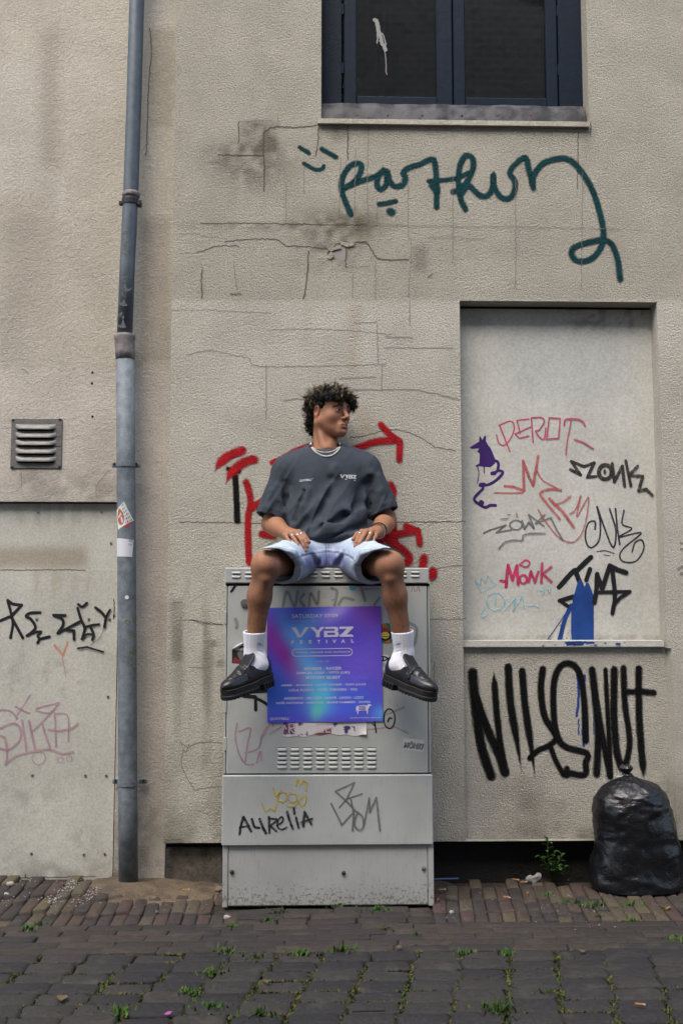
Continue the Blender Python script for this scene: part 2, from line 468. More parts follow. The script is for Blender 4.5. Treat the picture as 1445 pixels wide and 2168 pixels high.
def col_left(V):
    x, y = proj(V); n = fbm(V, 4, 11, 4); n2 = fbm(V, 22, 12, 3); nv = fbm(V*np.array([5, 1, .5]), 2.2, 13, 3)
    t = sstep(770, 785, y+6*(n2-.5)); c = C_LEFT*(1-t[:, None])+np.array(srgb(174, 167, 156))*t[:, None]; c = c*(1+.16*(n-.5)+.10*(nv-.5))[:, None]
    L = np.array(srgb(176, 170, 160)); D = np.array(srgb(134, 125, 112))
    c = blend(c, L, (soft_rect(x, y, -50, 85, 130, 400, 30)+soft_rect(x, y, 120, 140, 370, 470, 8)+soft_rect(x, y, 140, 270, 60, 250, 40)*.5).clip(0, 1)*.5)
    c = blend(c, D, soft_rect(x, y, 85, 125, 60, 360, 20)*.45+soft_rect(x, y, 0, 110, 420, 700, 50)*.35)
    c = blend(c, D, soft_rect(x, y, 318, 372, 62, 270, 5)*.45*sstep(.2, .5, n2)+soft_rect(x, y, 300, 362, 460, 765, 5)*.5+soft_rect(x, y, 325, 352, 1275, 1360, 8)*.3)  # long strip right of the pipe: the pipe's shade painted into the wall colour
    c = blend(c, L, soft_rect(x, y, 300, 372, 0, 58, 4)*.4); c = blend(c, DIRT_AND_SHADE, soft_rect(x, y, 40, 250, 1000, 1062, 22)*.35*sstep(.3, .7, n2))
    c = blend(c, DIRT_AND_SHADE, soft_rect(x, y, 200, 345, 1700, 1870, 45)*.45*sstep(.2, .7, n2)+sstep(1830, 1865, y)*.6*sstep(.4, .7, n2)); return c  # patchy darkening around the pipe foot and towards the bottom
def col_board(V):
    x, y = proj(V); n = fbm(V, 5, 21, 4); n2 = fbm(V, 25, 22, 3); nv = fbm(V*np.array([12, 1, 1.2]), 3, 23, 3)
    c = np.tile(C_BOARD, (len(V), 1))*(1+.08*(n-.5))[:, None]
    c = blend(c, np.array(srgb(128, 112, 90)), soft_rect(x, y, -40, 185, 1158, 1204, 14)*.6*sstep(.3, .65, n+.2*n2)); c = blend(c, DIRT_AND_SHADE, soft_rect(x, y, -40, 250, 1062, 1110, 14)*.25*sstep(.45, .7, nv))
    c = blend(c, np.array(srgb(150, 134, 112)), soft_rect(x, y, 25, 240, 1206, 1260, 14)*.4*sstep(.5, .72, nv))
    c = blend(c, DIRT_AND_SHADE, blob(x, y, 60, 1690, 70, 40)*.3*sstep(.45, .75, n2)+blob(x, y, 170, 1780, 40, 30)*.25*sstep(.45, .75, n2)+sstep(1790, 1860, y)*.45*sstep(.25, .7, n2))  # blotches, and patchy darkening towards the bottom
    c = blend(c, DIRT_AND_SHADE, soft_rect(x, y, 0, 180, 1360, 1480, 30)*.22*sstep(.55, .75, n2)); return c
def col_door(V):
    x, y = proj(V); n = fbm(V, 3, 31, 4); n2 = fbm(V, 30, 32, 3)
    c = np.tile(np.array(srgb(180, 179, 171)), (len(V), 1))*(1+.07*(n-.5))[:, None]
    c = blend(c, DIRT_AND_SHADE, soft_rect(x, y, 1200, 1390, 645, 700, 16)*.5*sstep(.52, .75, n2)+soft_rect(x, y, 970, 1390, 640, 652, 8)*.5*sstep(.45, .7, n2))  # dirt patch at top right; along the top edge, recess shade painted in
    c = blend(c, DIRT_AND_SHADE, soft_rect(x, y, 975, 1395, 1345, 1358, 5)*.45*sstep(.2, .7, n2)); c = blend(c, np.array(srgb(160, 166, 168)), soft_rect(x, y, 1060, 1340, 720, 860, 50)*.25); return c

def plane_grid(x0, x1, z0, z1, Y, step=.016):
    nx, nz = max(2, int((x1-x0)/step)+1), max(2, int((z1-z0)/step)+1)
    xs, zs = np.linspace(x0, x1, nx), np.linspace(z0, z1, nz); g = np.stack(np.meshgrid(xs, zs, indexing='ij'), -1).reshape(-1, 2)
    V = np.stack([g[:, 0], np.full(len(g), Y), g[:, 1]], -1)
    i = (np.arange(nx-1)[:, None]*nz+np.arange(nz-1)[None]).ravel(); return V, np.stack([i, i+nz, i+nz+1, i+1], -1)
class Plates:
    """a rendered wall as flat, finely divided sheets plus plain returns, coloured by its stains and some painted-in shade"""
    def __init__(s, colf): s.V = []; s.F = []; s.n = 0; s.colf = colf
    def put(s, V, F): s.V.append(np.asarray(V, float)); s.F.append(np.asarray(F)+s.n); s.n += len(V)
    def sheet(s, x0, x1, z0, z1, Y, step=.016): s.put(*plane_grid(x0, x1, z0, z1, Y, step))
    def quad(s, a, b, c, d, n=24):
        a, b, c, d = map(A3, (a, b, c, d)); V = []; F = []
        for i in range(n+1):
            for j in range(3):
                u, v = i/n, j/2; V.append((a*(1-u)+b*u)*(1-v)+(d*(1-u)+c*u)*v)
        for i in range(n):
            for j in range(2): F.append((i*3+j, (i+1)*3+j, (i+1)*3+j+1, i*3+j+1))
        s.put(V, F)
    def build(s, name, mat, parent):
        V = np.concatenate(s.V); return add(name, mesh(name, V, np.concatenate(s.F).astype(np.int32), mat, attrs={'Col': s.colf(V)}), parent)

# ------------------------------------------------------------------ key planes (metres)
XE = -.673                                   # corner where the main wall stands proud of the neighbour
ZB = Z(700, 1783)                            # lower edge of the render, above the tarred plinth
WX0, WX1, WZ = X(680, 100), X(1243, 150), Z(960, 262)
DX0, DX1, DZ1, DZ0 = X(975, 900), X(1391, 700), Z(1180, 638), Z(1180, 1372)
Y_IN, Y_DOOR, Y_LEFT, Y_BOARD, Y_PL = .045, .10, .045, .075, .085
TOP, RIGHT, LEFT = 6.2, 4.2, -4.2
house = thing('house', 'grey rough rendered house front with a dark blue window and a boarded doorway', 'house', (XE, 0, 0))
wl_ = Plates(col_main)
wl_.sheet(XE, WX0, DZ1, TOP if False else 4.9, 0); wl_.sheet(WX0, WX1, DZ1, WZ, 0); wl_.sheet(WX1, 2.3, DZ1, 4.9, 0)
wl_.sheet(XE, DX0, ZB, DZ1, 0); FX1, FX2 = X(1412, 1500, Y_IN), X(1424, 1500)
wl_.sheet(DX1, 2.3, DZ0, DZ1, 0); wl_.sheet(FX2, 2.3, ZB, DZ0, 0)
wl_.sheet(DX0, FX1, ZB, DZ0, Y_IN)
wl_.quad((FX1, Y_IN, ZB), (FX1, Y_IN, DZ0), (FX2, 0, DZ0), (FX2, 0, ZB))
wl_.quad((DX0, 0, ZB), (DX0, 0, DZ1), (DX0, Y_DOOR, DZ1), (DX0, Y_DOOR, ZB)); wl_.quad((DX1, Y_DOOR, DZ0), (DX1, Y_DOOR, DZ1), (DX1, 0, DZ1), (DX1, 0, DZ0))
wl_.quad((DX0, 0, DZ1), (DX1, 0, DZ1), (DX1, Y_DOOR, DZ1), (DX0, Y_DOOR, DZ1))
wl_.quad((DX0, Y_DOOR, DZ0), (FX1, Y_DOOR, DZ0), (FX1, Y_IN, DZ0), (DX0, Y_IN, DZ0)); wl_.quad((DX1, 0, DZ0), (FX2, 0, DZ0), (FX1, Y_IN, DZ0), (DX1, Y_IN, DZ0), 3)
for za, zb in ((WZ, 4.9), (4.9, TOP)):
    wl_.quad((WX0, 0, za), (WX0, 0, zb), (WX0, .16, zb), (WX0, .16, za)); wl_.quad((WX1, .16, za), (WX1, .16, zb), (WX1, 0, zb), (WX1, 0, za))
wl_.quad((WX0, 0, WZ), (WX1, 0, WZ), (WX1, .16, WZ), (WX0, .16, WZ))
wl_.quad((XE, Y_LEFT+.03, ZB), (XE, Y_LEFT+.03, 4.9), (XE, 0, 4.9), (XE, 0, ZB)); wl_.quad((XE, Y_PL, ZB), (2.3, Y_PL, ZB), (2.3, 0, ZB), (XE, 0, ZB))
wl_.sheet(XE, WX0, 4.9, TOP, 0, .2); wl_.sheet(WX1, RIGHT, 4.9, TOP, 0, .2); wl_.sheet(2.3, RIGHT, ZB, 4.9, 0, .2)
wl_.sheet(WX0, WX1, 5.6, TOP, 0, .2); wl_.sheet(XE, RIGHT, TOP, 8.0, 0, .5); wl_.quad((XE, 0, 8.0), (RIGHT, 0, 8.0), (RIGHT, 3, 8.0), (XE, 3, 8.0)); wl_.quad((WX0, .16, 5.6), (WX1, .16, 5.6), (WX1, 0, 5.6), (WX0, 0, 5.6))
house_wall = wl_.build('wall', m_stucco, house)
b = MB(); b.box(XE, RIGHT, Y_PL, Y_PL+.2, -.05, ZB+.03); b.build('plinth', m_tar, house)
b = MB(); b.box(XE+.004, X(474, 1850, Y_PL), Y_PL-.035, Y_PL-.002, -.05, Z(400, 1795, Y_PL-.03), 0, .008); b.build('plinth_plaster', m_plinth, house)

# cracks, one set of dark ones and one of hairlines (fine lines in the render, all children of the wall)
def cracks(lst, w, mat, x0, y0, k, jit=.85, Y=0, parent=None):
    q = Ink(Y-.0004, x0, y0, k)
    for l in lst: q.stroke(l, w, jit=jit)
    o = q.build('crack', mat, parent or house_wall); o['kind'] = 'stuff'; return o
c7 = (360, 240, .4152)
cracks([[(155, 562), (420, 560), (640, 565), (800, 568), (1010, 568)], [(140, 710), (240, 678), (350, 675)], [(280, 655), (370, 645), (530, 642), (590, 675), (680, 680), (800, 690), (815, 690)],
        [(350, 45), (350, 150)], [(248, 212), (475, 215)], [(475, 95), (480, 300), (478, 400)], [(480, 95), (530, 68), (640, 70), (745, 60)], [(755, 70), (753, 160), (740, 215)], [(905, 60), (903, 235)],
        [(862, 660), (905, 668), (990, 655), (1030, 700), (1070, 742), (1215, 745)], [(895, 680), (895, 780)], [(705, 700), (695, 850), (682, 940)], [(800, 720), (822, 690), (870, 655), (940, 665)], [(310, 918), (360, 920)], [(1315, 835), (1335, 815)], [(160, 800), (163, 940)]], 4.2, m_crack, *c7)
cracks([[(45, 715), (140, 710)], [(50, 615), (130, 615), (180, 628), (245, 630)], [(345, 42), (520, 35)], [(248, 212), (250, 250), (175, 250)], [(870, 220), (860, 530)], [(945, 180), (940, 560)],
        [(1010, 60), (1005, 380), (1010, 600)], [(1055, 430), (1055, 570)], [(592, 360), (590, 550)], [(682, 270), (682, 410)], [(1213, 350), (1213, 600), (1228, 680), (1215, 940)], [(940, 588), (1005, 588)],
        [(895, 780), (1015, 780)], [(1047, 755), (1045, 950)], [(930, 820), (928, 940)], [(160, 770), (165, 800)], [(322, 755), (340, 895)], [(1010, 568), (1445, 575), (1800, 577), (2300, 590)], [(1440, 310), (1440, 560), (1440, 760)], [(1760, 330), (1760, 900)], [(2100, 300), (2095, 900)],
        [(550, 0), (553, 68)], [(1022, 725), (1020, 750)], [(1320, 630), (1445, 632), (1600, 640)]], 2.4, m_crack1, *c7)
cracks([[(5, 1003), (190, 1003), (350, 1012), (515, 1018)], [(515, 1103), (730, 1100), (950, 1110), (1120, 1130)], [(80, 1232), (200, 1210), (300, 1228), (400, 1250), (450, 1290), (780, 1288), (1100, 1280)], [(1090, 1195), (1440, 1198)], [(940, 1070), (1050, 1065)],
        [(1055, 1070), (1060, 1280)], [(580, 1465), (650, 1455), (700, 1475)], [(900, 1410), (1090, 1408), (1250, 1410), (1400, 1440), (1480, 1460)], [(860, 1350), (1050, 1345)], [(1080, 1280), (1080, 1420)], [(1220, 950), (1220, 1080)], [(1100, 1140), (1240, 1140)], [(490, 1290), (490, 1560)]], 3.4, m_crack2, *c7)
cracks([[(740, 926), (760, 925), (790, 918), (815, 911), (850, 912), (890, 927), (920, 945), (965, 955)], [(380, 1105), (450, 1106), (560, 1108)], [(830, 1106), (900, 1105), (985, 1104)], [(400, 1312), (420, 1316), (472, 1323)], [(1250, 262), (1249, 290)], [(1223, 280), (1221, 400)]], 1.5, m_crack, 0, 0, 1)
c8 = (340, 860, .4335)
cracks([[(60, 958), (105, 958)], [(75, 1045), (180, 1045), (190, 1060), (300, 1068)], [(135, 1275), (240, 1278)], [(95, 1640), (130, 1665), (155, 1655), (210, 1640), (300, 1645)], [(110, 1680), (105, 1760), (160, 1865), (190, 1868), (290, 1855)], [(100, 1640), (120, 1690), (140, 1650)]], 3.0, m_crack1, *c8, jit=.5)
cracks([[(919, 1400), (918, 1440)], [(918, 1440), (923, 1448), (917, 1456)], [(905, 1312), (985, 1310)], [(905, 1210), (940, 1200), (985, 1196)]], 2.0, m_crack2, 0, 0, 1)
# broken-off render with the smooth grey backing showing
M = Mat('bare backing', srgb(128, 122, 118), .6); m_bare = M.m
q = Ink(-.0006, *c7); q.poly([(820, 702), (845, 690), (870, 672), (902, 668), (900, 748), (872, 752), (850, 745), (832, 728)]); q.build('bare_patch', m_bare, house_wall)
b = MB()
for tri in ([(800, 690), (830, 682), (868, 672), (872, 690), (850, 694), (818, 704)], [(862, 652), (940, 662), (935, 676), (900, 680), (870, 668)], [(800, 735), (822, 702), (835, 730), (815, 742)]):
    pts = [P(c7[0]+a*c7[2], c7[1]+b_*c7[2], -.006) for a, b_ in tri]; back = [P(c7[0]+a*c7[2], c7[1]+b_*c7[2], .002) for a, b_ in tri]; n = len(pts)
    b.put(pts+back, [tuple(range(n))]+[(i, (i+1) % n, n+(i+1) % n, n+i) for i in range(n)])
me = mesh('flaked_render', b.V, b.F, m_stucco, attrs={'Col': np.tile(C_UP*.9, (len(b.V), 1))}); add('flaked_render', me, house_wall)

# ------------------------------------------------------------------ doorway: board, ledge
dp = Plates(col_door); dxa, dxb = X(977, 1000, Y_DOOR), X(1388, 1000, Y_DOOR); dxb2 = dxb
dz0, dz1 = Z(1180, 1362, Y_DOOR), Z(1180, 645, Y_DOOR)
dp.sheet(DX0+.002, dxb, dz0, DZ1-.012, Y_DOOR-.006); dp.quad((dxb, Y_DOOR-.006, dz0), (dxb, Y_DOOR-.006, DZ1-.012), (dxb, Y_DOOR+.02, DZ1-.012), (dxb, Y_DOOR+.02, dz0))
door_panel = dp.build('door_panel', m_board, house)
b = MB(); b.box(DX0-.01, DX1+.01, Y_DOOR+.03, Y_DOOR+.05, DZ0, DZ1+.01); b.build('door_gap', m_dark, house)
lp = Plates(col_door); lx1 = X(1403, 1364, .03)
lz1, lz0, ly = Z(1180, 1357, .03), Z(1180, 1369, .03), .02
lp.quad((DX0+.003, ly, lz1), (lx1, ly, lz1), (lx1, ly, lz0), (DX0+.003, ly, lz0)); lp.quad((DX0+.003, Y_DOOR, lz1+.004), (lx1, Y_DOOR, lz1+.004), (lx1, ly, lz1), (DX0+.003, ly, lz1)); lp.quad((DX0+.003, ly, lz0), (lx1, ly, lz0), (lx1, Y_DOOR, lz0), (DX0+.003, Y_DOOR, lz0))
lp.quad((lx1, ly, lz0), (lx1, ly, lz1), (lx1, Y_DOOR, lz1), (lx1, Y_DOOR, lz0), 3)
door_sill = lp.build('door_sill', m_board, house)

# ------------------------------------------------------------------ window
M = Mat('old blue paint', (.012, .018, .032), .38)
n = M.noise(45, 5, .75); n2 = M.noise(9, 3); ch = M.rng(n, .70, .74)
M.base(M.mix(ch, M.mix(n2, (.0030, .0072, .0150), (.0065, .0140, .0270)), (.05, .042, .035))); M.set(M.b.inputs['Specular IOR Level'], .12); M.rough(M.rng(n, .3, .8, .45, .65)); M.bump(M.noise(30, 4, .7), .0016); m_blue = M.m
M = Mat('lead flashing', (.16, .16, .165), .45); n = M.noise(14, 4, .65)
M.base(M.mix(M.rng(n, .35, .65), (.018, .018, .020), (.070, .070, .076))); M.set(M.b.inputs['Specular IOR Level'], .2); M.rough(M.rng(n, .3, .7, .45, .65)); M.bump(M.noise(12, 3), .006); m_lead = M.m
M = Mat('rust', (.09, .035, .02), .8); m_rust = M.m
M = Mat('window glass', (.9, .92, .9), .04); M.n.remove(M.b); tr = M.node('ShaderNodeBsdfTransparent'); tr.inputs[0].default_value = (.72, .72, .68, 1)
gl = M.node('ShaderNodeBsdfGlossy'); gl.inputs['Roughness'].default_value = .03; fr = M.node('ShaderNodeFresnel'); fr.inputs[0].default_value = 1.85; mx = M.node('ShaderNodeMixShader')
M.l.new(fr.outputs[0], mx.inputs[0]); M.l.new(tr.outputs[0], mx.inputs[1]); M.l.new(gl.outputs[0], mx.inputs[2]); M.l.new(mx.outputs[0], M.out.inputs[0]); m_glass = M.m
YF = .10
win = MB(); zf0 = Z(950, 229, YF)
win.box(WX0+.001, X(722, 200, YF), YF, .16, zf0, 5.6); win.box(X(1183, 200, YF), WX1-.001, YF, .16, zf0, 5.6); win.box(WX0+.001, WX1-.001, YF+.02, .16, zf0-.02, zf0+.004)
wf = win.build('window', m_blue, house)
for xa, xb, ga, gb in ((727, 958, 755, 924), (960, 1181, 985, 1157)):
    s = MB(); ys = YF+.008; x0_, x1_ = X(xa, 200, ys), X(xb, 200, ys); g0, g1 = X(ga, 200, ys), X(gb, 200, ys); z0_, zg = Z(900, 226, ys), Z(900, 204, ys)
    s.box(x0_, g0, ys, ys+.05, z0_, 5.55, 0, .005); s.box(g1, x1_, ys, ys+.05, z0_, 5.55, 0, .005); s.box(g0-.002, g1+.002, ys+.002, ys+.048, z0_+.001, zg, 0, .005); s.box(g0-.002, g1+.002, ys+.002, ys+.048, 5.45, 5.54)
    so = s.build('window_sash', m_blue, wf)
    s = MB(); s.box(g0-.01, g1+.01, ys+.030, ys+.034, zg-.01, 5.46); s.build('pane', m_glass, wf)
    s = MB()
    for zz in (Z(xa, 145, ys), Z(xa, 20, ys)):
        s.box(x0_-.012 if xa < 900 else x1_-.002, x0_+.002 if xa < 900 else x1_+.012, ys-.006, ys+.01, zz-.03, zz+.03, 0, .003)
    s.build('hinge', m_blue, wf)
b = MB()
za, zb_ = zf0+.002, Z(950, 255, .02); xa_, xb_ = X(674, 240, .03), X(1237, 240, .03); nseg = 40; V = []; F = []
for i in range(nseg+1):
    x_ = xa_+(xb_-xa_)*i/nseg; wv = .004*math.sin(i*1.3)+.003*math.sin(i*.55+1)
    V += [(x_, YF-.004, za+.004), (x_, .055+wv, za-.006), (x_, .030+wv, (za+zb_)/2), (x_, .022, zb_)]
for i in range(nseg):
    for j in range(3): F.append((i*4+j, (i+1)*4+j, (i+1)*4+j+1, i*4+j+1))
add('flashing', mesh('flashing', V, F, m_lead, True), wf)
sl = Plates(col_main); y_, z1_, z0_ = -.022, Z(950, 254, -.022), Z(950, 264, -.022); xs0, xs1 = X(672, 258, -.022), X(1246, 258, -.022)
sl.quad((xs0, y_, z0_), (xs1, y_, z0_), (xs1, y_, z1_), (xs0, y_, z1_)); sl.quad((xs0, y_, z1_), (xs1, y_, z1_), (xs1, .03, z1_+.002), (xs0, .03, z1_+.002)); sl.quad((xs0, .0, z0_), (xs1, .0, z0_), (xs1, y_, z0_), (xs0, y_, z0_)); sl.quad((xs1, y_, z0_), (xs1, 0, z0_), (xs1, 0, z1_), (xs1, y_, z1_), 2); sl.quad((xs0, 0, z0_), (xs0, y_, z0_), (xs0, y_, z1_), (xs0, 0, z1_), 2)
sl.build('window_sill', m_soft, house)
for cx_ in (755, 820, 893, 977, 1053, 1122):
    b = MB(); p_ = P(cx_, 244, .026); b.ball((p_[0], .028, p_[2]), (.007, .005, .007)); b.build('nail', m_rust, wf)
# room behind the glass
M = Mat('dim room wall', (.13, .115, .09), .9); M.base(M.mix(M.noise(3, 3), (.34, .30, .24), (.55, .49, .40))); m_room = M.m
M = Mat('old timber', (.12, .105, .05), .7); m_yel = M.m
M = Mat('white cord', (.30, .30, .27), .6); m_cord = M.m
b = MB(); rz0, rz1, rx0, rx1, ry0, ry1 = 2.9, 5.7, WX0-.6, WX1+.6, .161, 1.5
b.put([(rx0, ry0, rz0), (rx1, ry0, rz0), (rx1, ry1, rz0), (rx0, ry1, rz0), (rx0, ry0, rz1), (rx1, ry0, rz1), (rx1, ry1, rz1), (rx0, ry1, rz1)], [(0, 1, 2, 3), (7, 6, 5, 4), (3, 2, 6, 7), (0, 3, 7, 4), (2, 1, 5, 6)]); b.build('room', m_room, house)
b = MB(); b.box(WX0+.35, WX0+.47, .6, 1.45, 4.5, 4.62); b.box(WX0+.0, WX0+.12, .5, 1.45, 4.9, 5.05); b.build('ceiling_beam', m_room, house)
b = MB(); pa, pb = P(752, 172, .6), P(812, 204, .6); b.box(pa[0]-.2, pb[0]+.05, .45, .9, pb[2]-.3, pb[2]-.26); b.put([(pa[0]-.1, .6, pa[2]+.08), (pb[0], .6, pb[2]-.02), (pb[0], .66, pb[2]-.02), (pa[0]-.1, .66, pa[2]+.08), (pa[0]-.1, .6, pa[2]-.02), (pb[0], .6, pb[2]-.12), (pb[0], .66, pb[2]-.12), (pa[0]-.1, .66, pa[2]-.02)], [(0, 1, 2, 3), (4, 5, 1, 0), (7, 6, 5, 4), (1, 5, 6, 2)])
b.build('room_shelf', m_yel, house)
b = MB(); b.tube([P(757, 172, .22), P(775, 150, .22), P(790, 128, .22), P(802, 98, .22), P(812, 60, .22), P(822, 30, .22)], .004, 6); b.build('cord', m_cord, house)
M = Mat('bird splash', (.20, .20, .19), .7); m_spl = M.m
q = Ink(YF+.036, 640, 0, .4429); q.stroke([(350, 95), (365, 150), (380, 200), (395, 240)], 18, jit=1.2); q.stroke([(352, 100), (358, 170), (356, 205)], 6, jit=.8); q.stroke([(392, 220), (398, 300), (400, 355)], 4, jit=.6); q.stroke([(382, 160), (400, 210)], 6, jit=.8)
q.build('splash_mark', m_spl, wf)

# ------------------------------------------------------------------ neighbour on the left
neigh = thing('neighbouring_house', 'smoother grey rendered house front left of the drainpipe with a screwed-on board', 'house', (-1.2, Y_LEFT, 0))
BX1, BZ1 = X(247, 1500, Y_LEFT), Z(120, 1062, Y_LEFT); GB = -.03
lw = Plates(col_left); lw.sheet(-1.72, XE+.001, BZ1, 4.9, Y_LEFT); lw.sheet(BX1, XE+.001, GB, BZ1, Y_LEFT)
lw.sheet(LEFT, -1.72, BZ1, 4.9, Y_LEFT, .2); lw.sheet(LEFT, XE, 4.9, 7.6, Y_LEFT, .3); lw.quad((LEFT, Y_LEFT, 7.6), (XE, Y_LEFT, 7.6), (XE, 3, 7.6), (LEFT, 3, 7.6))
lw.quad((LEFT, Y_BOARD+.02, BZ1), (BX1, Y_BOARD+.02, BZ1), (BX1, Y_LEFT, BZ1), (LEFT, Y_LEFT, BZ1), 60); lw.quad((BX1, Y_LEFT, GB), (BX1, Y_LEFT, BZ1), (BX1, Y_BOARD+.02, BZ1), (BX1, Y_BOARD+.02, GB))
neigh_wall = lw.build('wall', m_soft, neigh)
bp = Plates(col_board); zj = Z(120, 1206, Y_BOARD); bx1 = BX1-.003
bp.sheet(-1.72, bx1, zj-.02, BZ1-.006, Y_BOARD+.004); bp.sheet(LEFT, -1.72, zj-.02, BZ1-.006, Y_BOARD+.004, .3); top_board = bp.build('top_board', m_board, neigh)
bp = Plates(col_board); bp.sheet(-1.72, bx1-.006, GB, zj, Y_BOARD); bp.sheet(LEFT, -1.72, GB, zj, Y_BOARD, .3); bp.quad((LEFT, Y_BOARD, zj), (bx1-.006, Y_BOARD, zj), (bx1-.006, Y_BOARD+.004, zj), (LEFT, Y_BOARD+.004, zj), 60); low_board = bp.build('lower_board', m_board, neigh)
b = MB(); b.box(LEFT, BX1+.001, Y_BOARD+.012, Y_BOARD+.03, GB, BZ1+.02); b.build('board_backing', m_dark, neigh)
M = Mat('screw steel', (.32, .31, .29), .45, Metallic=.8); m_screw = M.m
def screw_mesh():
    b = MB(); b.tube([(0, 0, 0), (0, -.003, 0)], [.0065, .0055], 10); b.tube([(0, -.0031, 0), (0, -.0036, 0)], [.0026, .0026], 6, 1); return mesh('screw', b.V, b.F, [m_screw, m_dark], fmat=b.M)
me_sc = screw_mesh()
for (a_, c_, pr) in ((81, 1085, top_board), (215, 1084, top_board), (235, 1150, top_board), (78, 1311, low_board), (188, 1311, low_board), (232, 1311, low_board), (69, 1641, low_board), (181, 1642, low_board), (225, 1642, low_board), (67, 1807, low_board), (178, 1809, low_board), (222, 1808, low_board), (229, 1475, low_board), (242, 1302, low_board)):
    p_ = P(a_, c_, Y_BOARD); add('screw', me_sc, pr, (p_[0], Y_BOARD+(.003 if pr is top_board else -.001), p_[2]))
b = MB()
for a_, c_ in ((196, 789), (195, 812), (196, 882)):
    p_ = P(a_, c_, Y_LEFT); b.tube([(p_[0], Y_LEFT-.0006, p_[2]), (p_[0], Y_LEFT-.001, p_[2])], .006, 10)
b.build('drill_hole', m_dark, neigh_wall)
cracks([[(205, 1055), (203, 1040), (209, 1022), (222, 1005), (230, 995)], [(44, 782), (52, 782), (60, 790)], [(46, 1000), (46, 1030)]], 1.6, m_crack2, 0, 0, 1, Y=Y_LEFT, parent=neigh_wall)
cracks([[(318, 60), (321, 110), (318, 140), (314, 200), (312, 270), (310, 330)]], 1.8, m_crack, 0, 0, 1, Y=Y_LEFT, parent=neigh_wall)
cracks([[(0, 1206), (60, 1207), (120, 1206), (180, 1207)], [(0, 1859), (80, 1858), (200, 1856)]], 1.6, m_crack, 0, 0, 1, Y=Y_BOARD, parent=low_board)
cracks([[(243, 1870), (244, 1840), (243, 1800)], [(241, 1270), (242, 1290), (241, 1310), (242, 1300)]], 2.0, m_crack, 0, 0, 1, Y=Y_BOARD, parent=low_board)

# ------------------------------------------------------------------ the house across the street (shades the lane, mirrored in the panes)
opp = thing('opposite_house', 'brown brick house across the lane seen mirrored in the upper window panes', 'house', (0, -9.5, 0))
M = Mat('old brown brick', (.10, .05, .035), .85); br = M.node('ShaderNodeTexBrick'); mp = M.node('ShaderNodeMapping'); mp.inputs['Rotation'].default_value = (R(90), 0, 0); M.l.new(M.pos(), mp.inputs[0]); M.l.new(mp.outputs[0], br.inputs['Vector'])
br.inputs['Color1'].default_value = (.30, .22, .17, 1); br.inputs['Color2'].default_value = (.21, .16, .135, 1); br.inputs['Mortar'].default_value = (.42, .39, .34, 1); br.inputs['Scale'].default_value = 2.2; M.base(br.outputs['Color']); m_oppo = M.m
b = MB(); b.box(-11, 11, -13, -9.5, -.05, 12.0); b.build('wall', m_oppo, opp)
for i in range(5):
    b = MB(); x_ = -6+i*3; b.box(x_, x_+1.1, -9.53, -9.49, 1.2, 2.9); wo = b.build('window', m_blue, opp); b = MB(); b.box(x_+.08, x_+1.02, -9.55, -9.535, 1.28, 2.82); b.build('pane', m_glass, wo)
# ------------------------------------------------------------------ ground, pavement, kerb strip, road
def gz(x, y): return .032*float(sstep(-.45, -1.1, x))*float(sstep(-.55, .0, y))
YA, YB, YC = float(G(700, 2014)[1]), float(G(700, 1955)[1]), -1.78
M = Mat('dark soil', (.035, .028, .021), .95); n = M.noise(40, 5, .7)
M.base(M.mix(M.rng(n, .3, .7), (.018, .014, .010), (.06, .048, .034))); M.bump(n, .02); m_soil = M.m
M = Mat('far paving', (.05, .047, .045), .8); br = M.node('ShaderNodeTexBrick'); M.l.new(M.pos(), br.inputs['Vector']); br.inputs['Scale'].default_value = 3.2
br.inputs['Color1'].default_value = (.05, .047, .045, 1); br.inputs['Color2'].default_value = (.065, .06, .056, 1); br.inputs['Mortar'].default_value = (.02, .018, .012, 1); M.base(br.outputs[0]); m_far = M.m
def sheet(name, x0, x1, y0, y1, z, mat, n=2, m=2, f=None):
    xs, ys = np.linspace(x0, x1, n), np.linspace(y0, y1, m); V = [(x, y, z+(f(x, y) if f else 0)) for x in xs for y in ys]
    F = [(i*m+j, (i+1)*m+j, (i+1)*m+j+1, i*m+j+1) for i in range(n-1) for j in range(m-1)]
    return add(name, mesh(name, V, F, mat, True))
tag(sheet('ground', -150, 150, -150, 150, -.075, m_far), kind='structure')
pave = tag(sheet('pavement', -4, 4, YB, .35, -.016, m_soil, 60, 16, gz), kind='structure')
kerb = tag(sheet('kerb_strip', -4, 4, YA, YB-.001, -.014, m_soil, 3, 3), kind='structure')
road = tag(sheet('road', -6, 6, -9.4, YA-.001, -.018, m_soil, 3, 3), kind='structure')
